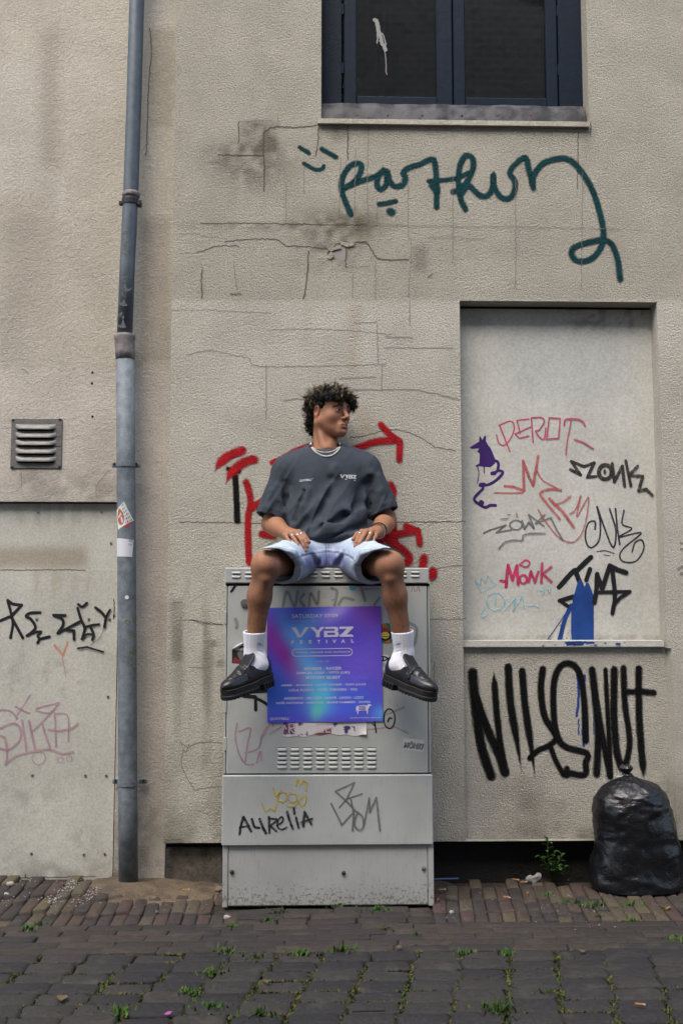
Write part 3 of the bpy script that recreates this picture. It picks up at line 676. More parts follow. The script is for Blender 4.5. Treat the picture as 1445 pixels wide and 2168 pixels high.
def stone_mesh(name, lx, ly, h, rr, dome, mat, seed):
    q = random.Random(seed); V = []; F = []
    ring = []
    for sx, sy in ((1, 1), (-1, 1), (-1, -1), (1, -1)):
        jx, jy = q.uniform(-1, 1)*lx*.03, q.uniform(-1, 1)*ly*.04; cx, cy = sx*(lx/2)+jx, sy*(ly/2)+jy
        a, c = (cx-sx*rr, cy), (cx, cy-sy*rr)
        ring += [c, a] if sx*sy > 0 else [a, c]
    n = 8
    for z, ins in ((-h, 0), (-.006-dome*.3, 0), (-.0015, rr*.40), (dome*.6, rr*1.1)):
        for x, y in ring:
            f = 1-ins/max(abs(x), .001) if abs(x) > ins else .6; g = 1-ins/max(abs(y), .001) if abs(y) > ins else .6
            V.append((x*f, y*g, z+q.uniform(-1, 1)*.0014))
    V.append((q.uniform(-.1, .1)*lx, q.uniform(-.1, .1)*ly, dome))
    for k in range(3):
        for i in range(n): F.append((k*n+i, k*n+(i+1) % n, (k+1)*n+(i+1) % n, (k+1)*n+i))
    for i in range(n): F.append((3*n+i, 3*n+(i+1) % n, 4*n))
    return mesh(name, V, F, mat, True)
def brick_mat(name, cols, rough, d, sc=55):
    M = Mat(name, rough=rough); r = M.rand(); cr = M.node('ShaderNodeValToRGB'); cr.color_ramp.interpolation = 'CONSTANT'
    el = cr.color_ramp.elements
    while len(el) < len(cols): el.new(.5)
    for i, c in enumerate(cols): el[i].position = i/len(cols); el[i].color = (*c, 1)
    M.l.new(r, cr.inputs[0]); n = M.noise(sc, 4, .65); n2 = M.noise(9, 3)
    c = M.mix(1.0, cr.outputs[0], M.mix(M.rng(n, .3, .7), (.70, .69, .68), (1.22, 1.2, 1.18)), 'MULTIPLY')
    c = M.mix(M.rng(n2, .55, .75, 0, .5), c, (.075, .066, .052)); M.base(c)
    M.rough(M.rng(n, .3, .7, rough-.12, rough+.12)); M.set(M.b.inputs['Specular IOR Level'], .25); M.bump(M.math('MULTIPLY_ADD', M.noise(170, 2), .35, n), d); return M.m
m_clinker = brick_mat('clinker', [(.058, .044, .034), (.047, .038, .033), (.072, .060, .043), (.040, .035, .033), (.060, .041, .036), (.084, .068, .044), (.036, .033, .031)], .8, .006)
m_kerb = brick_mat('kerb clinker', [(.038, .032, .028), (.032, .028, .0255), (.042, .035, .030), (.030, .0275, .0255)], .76, .004)
m_sett = brick_mat('dark sett', [(.027, .0255, .0255), (.032, .030, .029), (.023, .0225, .023), (.035, .032, .030)], .70, .005, 70)
BL, BW = .205, .057
me_br = [stone_mesh('brick', BW*.985, BL*.985, .06, .006, .0022, m_clinker, i) for i in range(8)]
me_kb = [stone_mesh('brick', BL*1.03, .0655, .06, .005, .0012, m_kerb, 20+i) for i in range(6)]
me_st = [stone_mesh('sett', .1675, .100, .07, .011, .004, m_sett, 40+i) for i in range(9)]
def piece(me, name, parent, x, y, z, rz=0, tilt=.02, s=(1, 1)):
    o = bpy.data.objects.new(name, me); COL.objects.link(o); o.parent = parent
    o.location = (x, y, z); o.rotation_euler = (rnd.gauss(0, tilt), rnd.gauss(0, tilt), rz+rnd.gauss(0, .012)); o.scale = (s[0], s[1], 1); return o
CAB0, CAB1, CABY = -.385, .522, -.37
def brick_field(x0, x1, skew, px_skip):
    nc = int((x1-x0)/BW)+1
    for c in range(nc):
        o = rnd.uniform(0, 1) if c % 2 else rnd.uniform(0, .25)+.45; y = YB-.0+BL*(.5 if False else 0)
        first = BL*(.35+.65*(o % 1)); yy = YB+.004
        L = first
        while yy < .10:
            yc = yy+L/2; xc = x0+BW*(c+.5)+(yc-YB)*math.tan(skew)
            yy += L; k = L/BL; L = BL
            if CAB0-.0 < xc < CAB1+.0 and yc > CABY-.11: continue
            if yc+.02 > .07 and xc > XE: continue
            if yc > Y_BOARD-.01: continue
            piece(rnd.choice(me_br), 'brick', pave, xc, yc, gz(xc, yc)+rnd.gauss(0, .0022), -skew, .022, (1, k))
xa, xb = X(500, 1940, -.5), X(905, 1940, -.5)
brick_field(-1.66, xa-.005, R(-1.5), None); brick_field(xb+.01, 1.95, R(6), None)
rows_h = (CABY-.012-YB)/3
for r in range(3):
    x = xa+rnd.uniform(-.05, .0)
    while x < xb-.02:
        l = rnd.choice((.205, .205, .11)); l = min(l, xb+.02-x)
        if l < .05: break
        piece(rnd.choice(me_kb), 'brick', pave, x+l/2, YB+(r+.5)*rows_h, rnd.gauss(.001, .003), 0, .025, (l/BL*.97, rows_h/.066*.95)); x += l
nrow = 5; rh = (YB-YA)/nrow
for r in range(nrow):
    x = -1.9+rnd.uniform(0, .2)
    while x < 2.1:
        l = BL*rnd.uniform(.98, 1.1); yo = .012*math.sin(x*.8+.5)
        piece(rnd.choice(me_kb), 'brick', kerb, x+l/2, YA+(r+.5)*rh, rnd.gauss(0, .0014), 0, .008, (l/BL*.97, rh/.066*.97)); x += l
SKEW = math.tan(R(11.5)); SW, SH = .170, .1015; sett_joint = []
rows_vis = int((YA-YC)/SH); far_setts = []
for r in range(rows_vis+16):
    yc = YA-.004-(r+.5)*SH
    for c in range(-15, 17):
        xc = c*SW+.052+(yc+1.4)*SKEW+rnd.gauss(0, .004)
        if abs(xc-.2) > 2.0: continue
        if r < rows_vis: piece(rnd.choice(me_st), 'sett', road, xc, yc+rnd.gauss(0, .003), rnd.gauss(0, .0028), rnd.gauss(0, .02), .018, (rnd.uniform(.955, 1.02), rnd.uniform(.96, 1.03)))
        else: far_setts.append((xc, yc))
V = []; F = []; base_v = np.array([v.co[:] for v in me_st[0].vertices]); base_f = [tuple(p.vertices) for p in me_st[0].polygons]
for i, (x, y) in enumerate(far_setts):
    V += (base_v+np.array([x, y, rnd.gauss(0, .003)])).tolist(); F += [tuple(v+i*len(base_v) for v in f) for f in base_f]
o = add('far_setts', mesh('far_setts', V, F, m_sett, True), road); o['kind'] = 'stuff'

# moss and fine grass in the joints
M = Mat('moss', (.06, .075, .018), .9); c = M.attr('Col'); M.base(c); M.set(M.b.inputs['Subsurface Weight'], 0.0); m_moss = M.m
def blades(spots, lo, hi, wid, colr, name, lean=.8):
    V = []; C = []; F = []
    for (x, y, z, n, sp) in spots:
        base = A3(colr[rnd.randrange(len(colr))])*rnd.uniform(.75, 1.2)
        for _ in range(n):
            a = rnd.uniform(0, 6.283); rr = abs(rnd.gauss(0, sp)); bx, by = x+rr*math.cos(a), y+rr*math.sin(a)*.7; L = rnd.uniform(lo, hi); th = rnd.uniform(0, 6.283); ln = rnd.uniform(.2, lean)
            dx, dy, dz = math.cos(th)*ln*L, math.sin(th)*ln*L, L*math.sqrt(max(.05, 1-ln*ln)); wx, wy = -math.sin(th)*wid/2, math.cos(th)*wid/2; b = len(V)
            V += [(bx-wx*.6, by-wy*.6, z), (bx+wx*.6, by+wy*.6, z), (bx+dx*.55+wx, by+dy*.55+wy, z+dz*.6), (bx+dx, by+dy, z+dz), (bx+dx*.55-wx, by+dy*.55-wy, z+dz*.6)]
            c = base*rnd.uniform(.8, 1.25); C += [c]*5; F.append((b, b+1, b+2, b+3, b+4))
    return mesh(name, V, F, m_moss, False, {'Col': C})
MOSS = [(.075, .085, .018), (.06, .085, .02), (.10, .095, .022), (.05, .075, .02), (.085, .07, .025)]
spots = []
for c in range(-15, 17):
    y = YA+.03
    while y > -1.95:
        xc = (c-.5)*SW+.052+(y+1.4)*SKEW; dens = vn(np.array([[xc*3.1, y*2.3, 1.0]]), 1.0)[0]; px, py = proj(np.array([xc, y, 0.]))
        near = .35+.65*float(sstep(2030, 2080, py)); near *= .6 if px < 330 else 1
        if rnd.random() < near*(.8+dens*.9): spots.append((xc+rnd.gauss(0, .004), y, -.008, rnd.randint(7, 14), .010))
        y -= .017
for _ in range(300):          # cross joints
    r = rnd.randint(0, 9); y = YA-.004-r*SH; x = rnd.uniform(-1.6, 1.9); L = rnd.uniform(.03, .10)
    for t in np.linspace(0, L, int(L/.016)+1): spots.append((x+t, y, -.008, 5, .006))
for _ in range(60): spots.append((rnd.uniform(-1.5, 1.9), rnd.choice([YA+rh*rnd.randint(0, 5), rnd.uniform(YB, -.1)]), -.006, rnd.randint(3, 8), .012))
tag(add('moss', blades(spots, .005, .014, .0065, MOSS, 'moss', .97)), kind='stuff')

# individual weeds
GRN = [(.035, .078, .014), (.05, .095, .016), (.045, .075, .016)]
def weed(px, py, r, n, label, wid=.008, z=0.0):
    p_ = G(px, py, z); me = blades([(0, 0, 0, int(n*1.6), r*.75)], r*.25, r*.75, wid*.95, GRN, 'weed', .97)
    t = add('weed', me, None, (p_[0], p_[1], gz(p_[0], p_[1])-.004)); tag(t, label, 'weed', 'small weeds in the paving joints')
for a in ((712, 1921, .035, 26, 'spiky weed at the foot of the cabinet, right of its middle bolt'), (800, 1930, .05, 40, 'broad grassy weed at the right half of the cabinet foot'), (760, 1935, .03, 16, 'low weed between the two larger tufts at the cabinet foot'),
          (588, 1932, .032, 26, 'round leafy weed on the bricks in front of the left half of the cabinet'), (568, 1948, .03, 26, 'flat mat of weed below the round weed in front of the cabinet'), (812, 1968, .028, 22, 'small weed on the kerb strip below the right half of the cabinet'),
          (878, 1978, .022, 14, 'tiny weed on the kerb strip below the right edge of the cabinet'), (475, 2018, .045, 44, 'wide weed at the top of the setts, left of the cabinet axis'), (545, 2031, .04, 30, 'weed in the top row of setts in front of the cabinet'),
          (455, 2062, .045, 40, 'tall weed in the joint one row below the wide weed'), (400, 2105, .045, 40, 'weed in a sett joint at the lower left centre'), (448, 2135, .05, 44, 'lush weed with broad leaves low in the frame left of centre'), (550, 2150, .05, 44, 'bright weed at the bottom edge below the cabinet'),
          (252, 2145, .045, 40, 'weed cushion at the bottom edge left of the bright one'), (640, 2020, .045, 36, 'weed in the top row of setts below the cabinet bolt'), (725, 2015, .05, 40, 'large weed at the end of the kerb strip below the cabinet'), (1052, 2140, .06, 60, 'tallest weed in the setts at the bottom right of centre'),
          (1075, 2020, .04, 30, 'weed in the top row of setts below the leafy plant'), (1163, 2105, .04, 34, 'weed in the sett joint below the bin bag'), (985, 2020, .035, 30, 'weed in the top sett row below the doorway corner'), (1220, 1915, .05, 34, 'light green weed on the bricks in front of the plant'),
          (1270, 1920, .055, 34, 'sprawling weed on the bricks left of the bin bag corner'), (1330, 1918, .045, 26, 'weed on the bricks in front of the bin bag'), (1265, 1943, .03, 20, 'low weed one brick below the sprawling one'), (1340, 1950, .035, 26, 'weed on the bricks near the kerb below the bin bag'),
          (1410, 1925, .03, 18, 'weed by the right edge of the picture, on the bricks'), (1155, 1895, .03, 20, 'small weed between the plant and the bin bag'), (1425, 1990, .04, 26, 'weed at the kerb strip on the far right'), (56, 1866, .04, 24, 'weed at the foot of the white board on the far left'),
          (60, 1968, .04, 26, 'weed at the kerb strip on the far left'), (85, 1958, .028, 22, 'moss-like weed on the bricks left of the sand'), (490, 1963, .035, 26, 'weed at the left corner in front of the cabinet')):
    weed(*a[:4], a[4])
# sand drift washed out at the pipe, loose soil, plaster crumbs
M = Mat('brown sand', (.16, .115, .07), .95); n = M.noise(70, 4, .75); n2 = M.noise(5, 4)
c = M.mix(M.rng(n, .3, .7), (.10, .070, .042), (.21, .155, .10)); M.base(M.mix(M.rng(n2, .45, .65, 0, .7), c, (.05, .036, .026))); M.bump(n, .018); m_sand = M.m
def drift(name, cx, cy, rx, ry, h, mat, seed, nu=64, nv=22, seg=lambda x, y: True):
    V = []; F = []
    for j in range(nv+1):
        rr = j/nv
        for i in range(nu):
            a = 2*math.pi*i/nu; e = 1+.30*(fbm(np.array([[math.cos(a), math.sin(a), 0]]), 1.6, seed)[0]-.5)*2
            x, y = cx+rx*rr*e*math.cos(a), cy+ry*rr*e*math.sin(a); q = np.array([[x, y, 0.]])
            z = gz(x, y)-.010+h*(1-rr**2)*(.55+.9*fbm(q, 9, seed)[0])+.006*(vn(q, 60, seed)[0]-.5); V.append((x, y, z))
    for j in range(nv):
        for i in range(nu): F.append((j*nu+i, (j+1)*nu+i, (j+1)*nu+(i+1) % nu, j*nu+(i+1) % nu))
    return tag(add(name, mesh(name, V, F, mat, True)), kind='stuff')
g_ = G(330, 1893); drift('sand', g_[0], g_[1]+.06, .34, .26, .030, m_sand, 3); g_ = G(930, 1885); drift('loose_soil', g_[0], g_[1]+.05, .10, .17, .024, m_soil, 5)
M = Mat('plaster crumb', (.30, .29, .27), .9); m_crumb = M.m
M = Mat('small stone', (.14, .115, .09), .9); m_stone = M.m
def crumbs(name, n, spot, s0, s1, mat):
    b = MB()
    for _ in range(n):
        x, y = spot(); s = rnd.uniform(s0, s1); V, F = ball((x, y, gz(x, y)+.002+s*.3), (s, s*rnd.uniform(.6, 1), s*rnd.uniform(.4, .8)), 5, 4); b.put([(v[0]+rnd.gauss(0, s*.15), v[1]+rnd.gauss(0, s*.15), v[2]) for v in V], F)
    return tag(b.build(name, mat), kind='stuff')
def near_px(cx, cy, sx, sy):
    def f():
        p_ = G(rnd.gauss(cx, sx), rnd.gauss(cy, sy), .02); return p_[0], p_[1]
    return f
def along(c0, c1, sx, sy):
    def f():
        t = rnd.random(); p_ = G(c0[0]+(c1[0]-c0[0])*t+rnd.gauss(0, sx), c0[1]+(c1[1]-c0[1])*t+rnd.gauss(0, sy), .02); return p_[0], p_[1]
    return f
crumbs('plaster_crumbs', 150, along((95, 1915), (165, 1870), 9, 4), .0012, .0042, m_crumb); crumbs('plaster_crumbs', 100, along((165, 1910), (215, 1880), 10, 4), .0012, .004, m_crumb); crumbs('plaster_crumbs', 50, near_px(90, 1890, 60, 18), .0015, .004, m_crumb)
crumbs('small_stones', 90, near_px(330, 1890, 70, 16), .002, .007, m_stone); crumbs('small_stones', 130, near_px(1080, 1885, 180, 28), .0015, .0045, m_stone); crumbs('plaster_crumbs', 40, near_px(1200, 1925, 160, 35), .0015, .004, m_crumb)
for (px, py, s, lb) in ((22, 1880, .017, 'white lump of plaster near the left edge below the board'), (14, 1897, .013, 'flat white plaster flake at the far left edge of the bricks'), (480, 1936, .016, 'pale pebble standing on the bricks at the left front of the cabinet'), (955, 1923, .011, 'white pebble on the bricks right of the cabinet foot'), (464, 1878, .022, 'brown stone against the left side of the cabinet')):
    p_ = G(px, py, .02); V, F = ball((0, 0, s*.5), (s, s*.7, s*.6), 7, 5); o = add('pebble', mesh('pebble', [(v[0]+rnd.gauss(0, s*.12), v[1], v[2]+rnd.gauss(0, s*.1)) for v in V], F, m_stone if 'brown' in lb else m_crumb), None, (p_[0], p_[1], gz(p_[0], p_[1]))); tag(o, lb, 'pebble')
M = Mat('cigarette filter', (.30, .13, .045), .8); m_filt = M.m
M = Mat('cigarette paper', (.33, .31, .27), .8); m_cpap = M.m
for (px, py, rz, lb) in ((934, 1882, .2, 'upper cigarette butt in the soil right of the cabinet'), (926, 1903, 1.3, 'lower cigarette butt in the soil right of the cabinet'), (1090, 1861, -.6, 'orange cigarette butt leaning at the dark plinth left of the tissue'), (1106, 1866, .0, 'cigarette butt lying just left of the white tissue'),
                         (1071, 1898, -.5, 'cigarette butt on the bricks below the tissue'), (1116, 1889, 1.2, 'cigarette butt on the bricks below the plant'), (1412, 1921, .8, 'cigarette butt in the weed at the right edge'), (1352, 2124, -.3, 'cigarette butt in a sett joint at the bottom right'), (325, 1879, .4, 'cigarette butt on the sand behind the drainpipe'), (392, 1883, .2, 'cigarette butt on the sand near the cabinet')):
    p_ = G(px, py, .015); t = thing('cigarette_butt', lb, 'cigarette butt', (p_[0], p_[1], gz(p_[0], p_[1])+.012), 'cigarette butts on the paving'); c, s_ = math.cos(rz), math.sin(rz); q = lambda a: (p_[0]+a*c, p_[1]+a*s_, gz(p_[0], p_[1])+.012)
    b = MB(); b.tube([q(-.013), q(.013)], .0042, 8); b.build('filter', m_filt, t); b = MB(); b.tube([q(.0131), q(.019)], [.0041, .003], 8); b.build('paper', m_cpap, t)
M = Mat('tissue', (.22, .21, .20), .9); m_tis = M.m
V, F = ball((0, 0, 0), (.038, .018, .019), 22, 14); V = [(v[0]*(1+.5*(vn(A3([v]), 60, 1)[0]-.5)), v[1]*(1+.7*(vn(A3([v]), 70, 2)[0]-.5)), v[2]*(1+.8*(vn(A3([v]), 55, 3)[0]-.5))+max(0, v[0])*.5) for v in V]
p_ = G(1129, 1862, .02); tag(add('tissue', mesh('tissue', V, F, m_tis), None, (p_[0], p_[1], .02)), 'crumpled grey white paper tissue by the dark plinth beside the plant', 'tissue')
M = Mat('magenta paper', (.30, .06, .22), .7); p_ = G(355, 2153); b = MB(); b.put([(-.012, 0, .004), (.006, -.008, .006), (.014, .004, .012), (-.002, .012, .008)], [(0, 1, 2, 3)]); b.put([(-.012, 0, .0034), (.006, -.008, .0054), (.014, .004, .0114), (-.002, .012, .0074)], [(3, 2, 1, 0)]); tag(b.build('paper_scrap', M.m, None, loc=(p_[0], p_[1], .004)), 'small bright pink paper scrap lying on the setts at the bottom', 'paper scrap')
M = Mat('dark twig', (.02, .018, .016), .8); p0_, p1_ = G(745, 2150), G(815, 2148); b = MB(); b.tube([(p0_[0], p0_[1], .012), ((p0_[0]+p1_[0])/2, p0_[1]+.002, .013), (p1_[0], p1_[1], .012)], .003, 6); tag(b.build('twig', M.m), 'straight dark twig lying on the setts at the bottom centre', 'twig')
M = Mat('blue plastic', (.015, .05, .14), .5); p0_, p1_ = P(918, 1872, .03), P(970, 1871, .04); b = MB(); b.tube([(p0_[0], .03, .016), (p1_[0], .04, .016)], .005, 6); tag(b.build('plastic_strip', M.m), 'thin blue plastic strip lying along the plinth right of the cabinet', 'plastic strip')
M = Mat('dry leaf', (.11, .075, .035), .8); 
def leaf(px, py, s, lb, m):
    p_ = G(px, py); V = []; F = []
    for i in range(7):
        t = i/6; wd = s*.35*math.sin(math.pi*min(1, t*.95+.03)); V += [(-s/2+s*t, -wd, .006+.3*wd), (-s/2+s*t, 0, .004), (-s/2+s*t, wd, .006+.4*wd)]
    for i in range(6):
        for j in range(2): F.append((i*3+j, (i+1)*3+j, (i+1)*3+j+1, i*3+j+1))
    o = add('dry_leaf', mesh('dry_leaf', V, F, m, True), None, (p_[0], p_[1], .006)); o.rotation_euler.z = rnd.uniform(0, 3); tag(o, lb, 'leaf')
leaf(132, 2121, .05, 'yellow brown dry leaf lying on a sett at the lower left', M.m); leaf(845, 2012, .03, 'pale dry leaf on the top sett row below the cabinet', M.m); leaf(565, 2085, .03, 'greyish dry leaf on a sett below the cabinet', M.m); leaf(1232, 2021, .03, 'small dry leaf on the setts below the bin bag', M.m)
# ------------------------------------------------------------------ drainpipe
M = Mat('zinc', (.13, .155, .175), .62, Metallic=.1); n = M.noise(22, 5, .75); n2 = M.noise(160, 2); n3 = M.noise(4, 3)
c = M.mix(M.rng(n, .3, .7), (.075, .095, .110), (.165, .188, .205)); M.base(M.mix(M.rng(n, .73, .76), c, (.42, .43, .43))); M.rough(M.rng(n, .3, .7, .58, .72)); M.bump(n, .002); m_zinc = M.m
M = Mat('painted pipe', (.06, .08, .095), .42); n = M.noise(18, 4, .7); M.base(M.mix(M.rng(n, .3, .7), (.050, .066, .082), (.078, .098, .115))); M.base(M.mix(M.rng(M.noise(60, 3, .8), .74, .76), M.b.inputs['Base Color'].links[0].from_socket, (.35, .35, .34))); m_pipe = M.m
M = Mat('black clamp', (.02, .02, .021), .5); m_clamp = M.m
M = Mat('weathered socket', (.14, .125, .125), .7); n = M.noise(40, 4, .7); M.base(M.mix(M.rng(n, .3, .7), (.085, .08, .08), (.22, .19, .18))); m_sock = M.m
YP = -.035
pipe = thing('drainpipe', 'blue grey metal drainpipe with three brackets at the seam of the two houses', 'drainpipe', P(268, 1868, YP))
r1, r2 = .0365, .0435
def pp(x, y): return P(x, y, YP)
b = MB(); top = pp(290, 0); d0 = (pp(290, 0)-pp(277, 410)); b.tube([pp(264, 716), pp(270, 560), pp(277, 418), pp(284, 210), top, top+d0*1.6], r1, 20, 0); b.build('upper_pipe', m_pipe, pipe, True)
b = MB(); b.tube([pp(272, 1880), pp(271, 1700), pp(269, 1300), pp(267, 1000), pp(265, 735)], r2, 20); b.build('lower_pipe', m_zinc, pipe, True)
b = MB(); b.tube([pp(265, 762), pp(265, 745), pp(264.6, 741), pp(264, 722), pp(264, 716), pp(264, 709), pp(264, 708)], [r2+.001, r2+.0035, r2+.003, r2+.004, r2+.008, r2+.007, r1+.001], 20); b.build('pipe_socket', m_sock, pipe, True)
b = MB(); b.tube([pp(277.3, 419), pp(277.5, 414), pp(278, 409), pp(278, 407)], [r1+.002, r1+.006, r1+.006, r1+.001], 20); b.build('pipe_collar', m_sock, pipe, True)
b = MB(); b.tube([pp(276.4, 434), pp(276.5, 424), pp(277, 421)], [r1+.004, r1+.005, r1+.004], 20); q = pp(258, 430); b.box(q[0]-.012, q[0]+.02, YP-.012, YP+.012, q[2]-.012, q[2]+.008, 0, .003); q = pp(296, 430); b.box(q[0]-.012, q[0]+.008, YP-.02, YP+.02, q[2]-.016, q[2]+.01, 0, .003); b.build('clamp', m_clamp, pipe, False)
for (cx, cy, ear) in ((267, 985, 27), (271, 1658, 34)):
    b = MB(); q = pp(cx, cy); s_ = .010
    b.tube([(q[0], YP, q[2]-s_), (q[0], YP, q[2]+s_)], [r2+.004, r2+.004], 20)
    for sg in (-1, 1):
        e = pp(cx+sg*ear, cy-2); yy = YP if cy < 1200 else .02; b.box(q[0]+sg*(r2), e[0]+sg*.006, yy-.007, yy+.007 if cy > 1200 else yy+.012, q[2]-s_, q[2]+s_, 0, .002)
    br_ = b.build('bracket', m_zinc, pipe); 
    for sg in (-1, 1):
        e = pp(cx+sg*ear, cy-2); yy = YP-.008 if cy < 1200 else .012; b = MB(); b.tube([(e[0]-sg*.008, yy-.006, e[2]), (e[0]-sg*.008, yy+.004, e[2])], .0065, 6); b.build('bolt', m_clamp, br_)
# wear left by old labels on the pipe (curved patches a hair outside the pipe)
def wrap(cx, cy, shape, rad, eps=.0006):
    """lay a flat outline (photo pixels) round the pipe"""
    V = []
    for x, y in shape:
        q = pp(cx, y); d = P(x, y, YP)[0]-q[0]; a = max(-1.35, min(1.35, math.asin(max(-.98, min(.98, d/rad))))); V.append((q[0]+math.sin(a)*(rad+eps), YP-math.cos(a)*(rad+eps), q[2]))
    return V
def wrap_grid(cx, f, u0, u1, v0, v1, rad, eps, name, mat, parent, nu=10, nv=8, col=None):
    V = []; C = []
    for i in range(nu+1):
        for j in range(nv+1):
            x, y = f(i/nu, j/nv); V.append(wrap(cx, 0, [(x, y)], rad, eps)[0])
            if col: C.append(col(i/nu, j/nv))
    F = [(i*(nv+1)+j, (i+1)*(nv+1)+j, (i+1)*(nv+1)+j+1, i*(nv+1)+j+1) for i in range(nu) for j in range(nv)]
    return add(name, mesh(name, V, F, mat, True, {'Col': C} if col else None), parent)
M = Mat('label residue', (.105, .115, .115), .7); M.set(M.b.inputs['Alpha'], M.rng(M.noise(40, 4), .35, .6, .15, .75)); m_res = M.m
for (cx, cy, rx, ry) in ((272, 505, 11, 14), (269, 530, 12, 13), (268, 606, 14, 17), (266, 638, 14, 15), (264, 682, 16, 17)):
    q0 = [(cx+rx*math.cos(a), cy+ry*math.sin(a)) for a in np.linspace(0, 6.283, 17)[:-1]]; V = wrap(cx, cy, [(cx, cy)]+q0, r1, .0007); add('label_residue', mesh('label_residue', V, [(0, i+1, (i+1) % 16+1) for i in range(16)], m_res, True), pipe)
M = Mat('yellow spill', (.22, .17, .03), .6); M.set(M.b.inputs['Alpha'], M.rng(M.noise(90, 3), .4, .6, 0, .6)); 
for (cx, cy, rx, ry) in ((274, 1317, 7, 5), (279, 1347, 9, 4), (283, 1378, 7, 4), (284, 1409, 6, 4)):
    q0 = [(cx+rx*math.cos(a), cy+ry*math.sin(a)) for a in np.linspace(0, 6.283, 13)[:-1]]; V = wrap(270, cy, [(cx, cy)]+q0, r2, .0007); add('paint_spot', mesh('paint_spot', V, [(0, i+1, (i+1) % 12+1) for i in range(12)], M.m, True), pipe)
M = Mat('print', rough=.55); M.base(M.attr('Col')); m_print = M.m
def quad_lerp(a, b, c, d): return lambda u, v: tuple((1-v)*((1-u)*a[k]+u*b[k])+v*((1-u)*d[k]+u*c[k]) for k in (0, 1))
def stk_col(u, v):
    x, y = u, v; c = (.55, .60, .56)
    if ((x-.48)/.42)**2+((y-.68)/.26)**2 < 1: c = (.32, .075, .028)
    if .55 < y < .85 and abs(x-.35-.3*(y-.55)) < .06 or (abs(y-.62) < .05 and .5 < x < .8): c = (.5, .45, .5)
    if .08 < y < .42:
        k = int(x*6)+2*int(y*8); P_ = [(.05, .25, .06), (.5, .32, .02), (.03, .10, .35), (.42, .03, .05), (.02, .28, .40), (.22, .03, .25)]
        if (x*6 % 1-.5)**2+(y*8 % 1-.5)**2 < .22: c = P_[k % 6]
    return c
M = Mat('red print', (.35, .03, .04), .5)
q0 = [(265+17*math.cos(a)+2, 1102+16*math.sin(a)) for a in np.linspace(0, 6.283, 19)[:-1]]; V = wrap(268, 1102, [(267, 1102)]+q0, r2, .0008); st_red = add('sticker', mesh('sticker', V, [(0, i+1, (i+1) % 18+1) for i in range(18)], M.m, True), None); tag(st_red, 'round red sticker showing from under the colourful diamond sticker on the drainpipe', 'sticker', 'stickers on the drainpipe')
o = wrap_grid(268, quad_lerp((266, 1064), (285, 1103), (253, 1123), (249, 1082)), 0, 1, 0, 1, r2, .0014, 'sticker', m_print, None, 24, 24, stk_col); tag(o, 'tilted white sticker with rainbow lettering and an orange brown blob on the drainpipe', 'sticker', 'stickers on the drainpipe')
o = wrap_grid(268, quad_lerp((249, 1140), (285, 1144), (282, 1180), (249, 1179)), 0, 1, 0, 1, r2, .0012, 'sticker', m_print, None, 14, 10, lambda u, v: (.30, .31, .33) if (u > .78 and v < .4 and (int(u*30)+int(v*9)) % 2) else (.52, .52, .54)); tag(o, 'torn blank white sticker on the drainpipe below the colourful one', 'sticker', 'stickers on the drainpipe')
q0 = [(272+4.2*math.cos(a), 1265+4.2*math.sin(a)) for a in np.linspace(0, 6.283, 11)[:-1]]; M = Mat('white dot', (.6, .6, .6), .6); V = wrap(269, 1265, [(272, 1265)]+q0, r2, .001); add('paint_spot', mesh('paint_spot', V, [(0, i+1, (i+1) % 10+1) for i in range(10)], M.m), pipe)

# ------------------------------------------------------------------ ventilation grille
M = Mat('brushed aluminium', (.14, .135, .13), .55, Metallic=.5); n = M.noise(30, 3, .6, stretch=(1, 1, 6)); M.base(M.mix(M.rng(n, .3, .7), (.10, .097, .093), (.165, .16, .152))); m_alu = M.m
YV = Y_LEFT-.006; va, vb_ = P(25, 886, YV), P(130, 992, YV)
vent = thing('vent_grille', 'square aluminium vent grille with five louvres screwed to the left wall', 'vent', ((va[0]+vb_[0])/2, YV, (va[2]+vb_[2])/2))
b = MB(); b.box(va[0], vb_[0], YV, Y_LEFT+.001, vb_[2], va[2], 0, .002); plate = b.build('plate', m_alu, vent)
def louvre_mesh(name, w_, h_, d_, mats, down=True, nu=12, nv=6, sl=.30, slit_top=False):
    """pressed hood: rounded ends, bulging out, open along one long edge"""
    V = []; F = []; Mx = []
    for i in range(nu+1):
        u = -1+2*i/nu; e = max(0.0, 1-abs(u)**6)**.5
        for j in range(nv+1):
            v = j/nv; dd = d_*e*(math.sin(v*math.pi*.5)**.8); zz = (h_/2-h_*v*(.75+.25*e)); V.append((u*w_/2, -dd-.0004, zz if down else -zz))
    for i in range(nu):
        for j in range(nv):
            f = (i*(nv+1)+j, i*(nv+1)+j+1, (i+1)*(nv+1)+j+1, (i+1)*(nv+1)+j); F.append(f if down else f[::-1]); Mx.append(0)
    b0 = len(V); s = 1 if down else -1
    V += [(-w_*.44, -.0003, s*(-h_*.48)), (w_*.44, -.0003, s*(-h_*.48)), (w_*.47, -.0003, s*(-h_*.48-h_*sl)), (-w_*.47, -.0003, s*(-h_*.48-h_*sl))]
    if slit_top: V[b0:] = [(-w_*.47, -.0003, h_*(.46+sl)), (w_*.47, -.0003, h_*(.46+sl)), (w_*.45, -.0003, h_*.44), (-w_*.45, -.0003, h_*.44)]
    F.append((b0, b0+3, b0+2, b0+1) if down else (b0, b0+1, b0+2, b0+3)); Mx.append(1); return mesh(name, V, F, mats, True, fmat=Mx)
me_lv = louvre_mesh('louvre', (P(118, 900, YV)-P(33, 900, YV))[0], .026, .016, [m_alu, m_dark])
for cy in (904, 921.5, 937.5, 955, 972): p_ = P(76, cy, YV); add('louvre', me_lv, vent, (p_[0], YV, p_[2]))
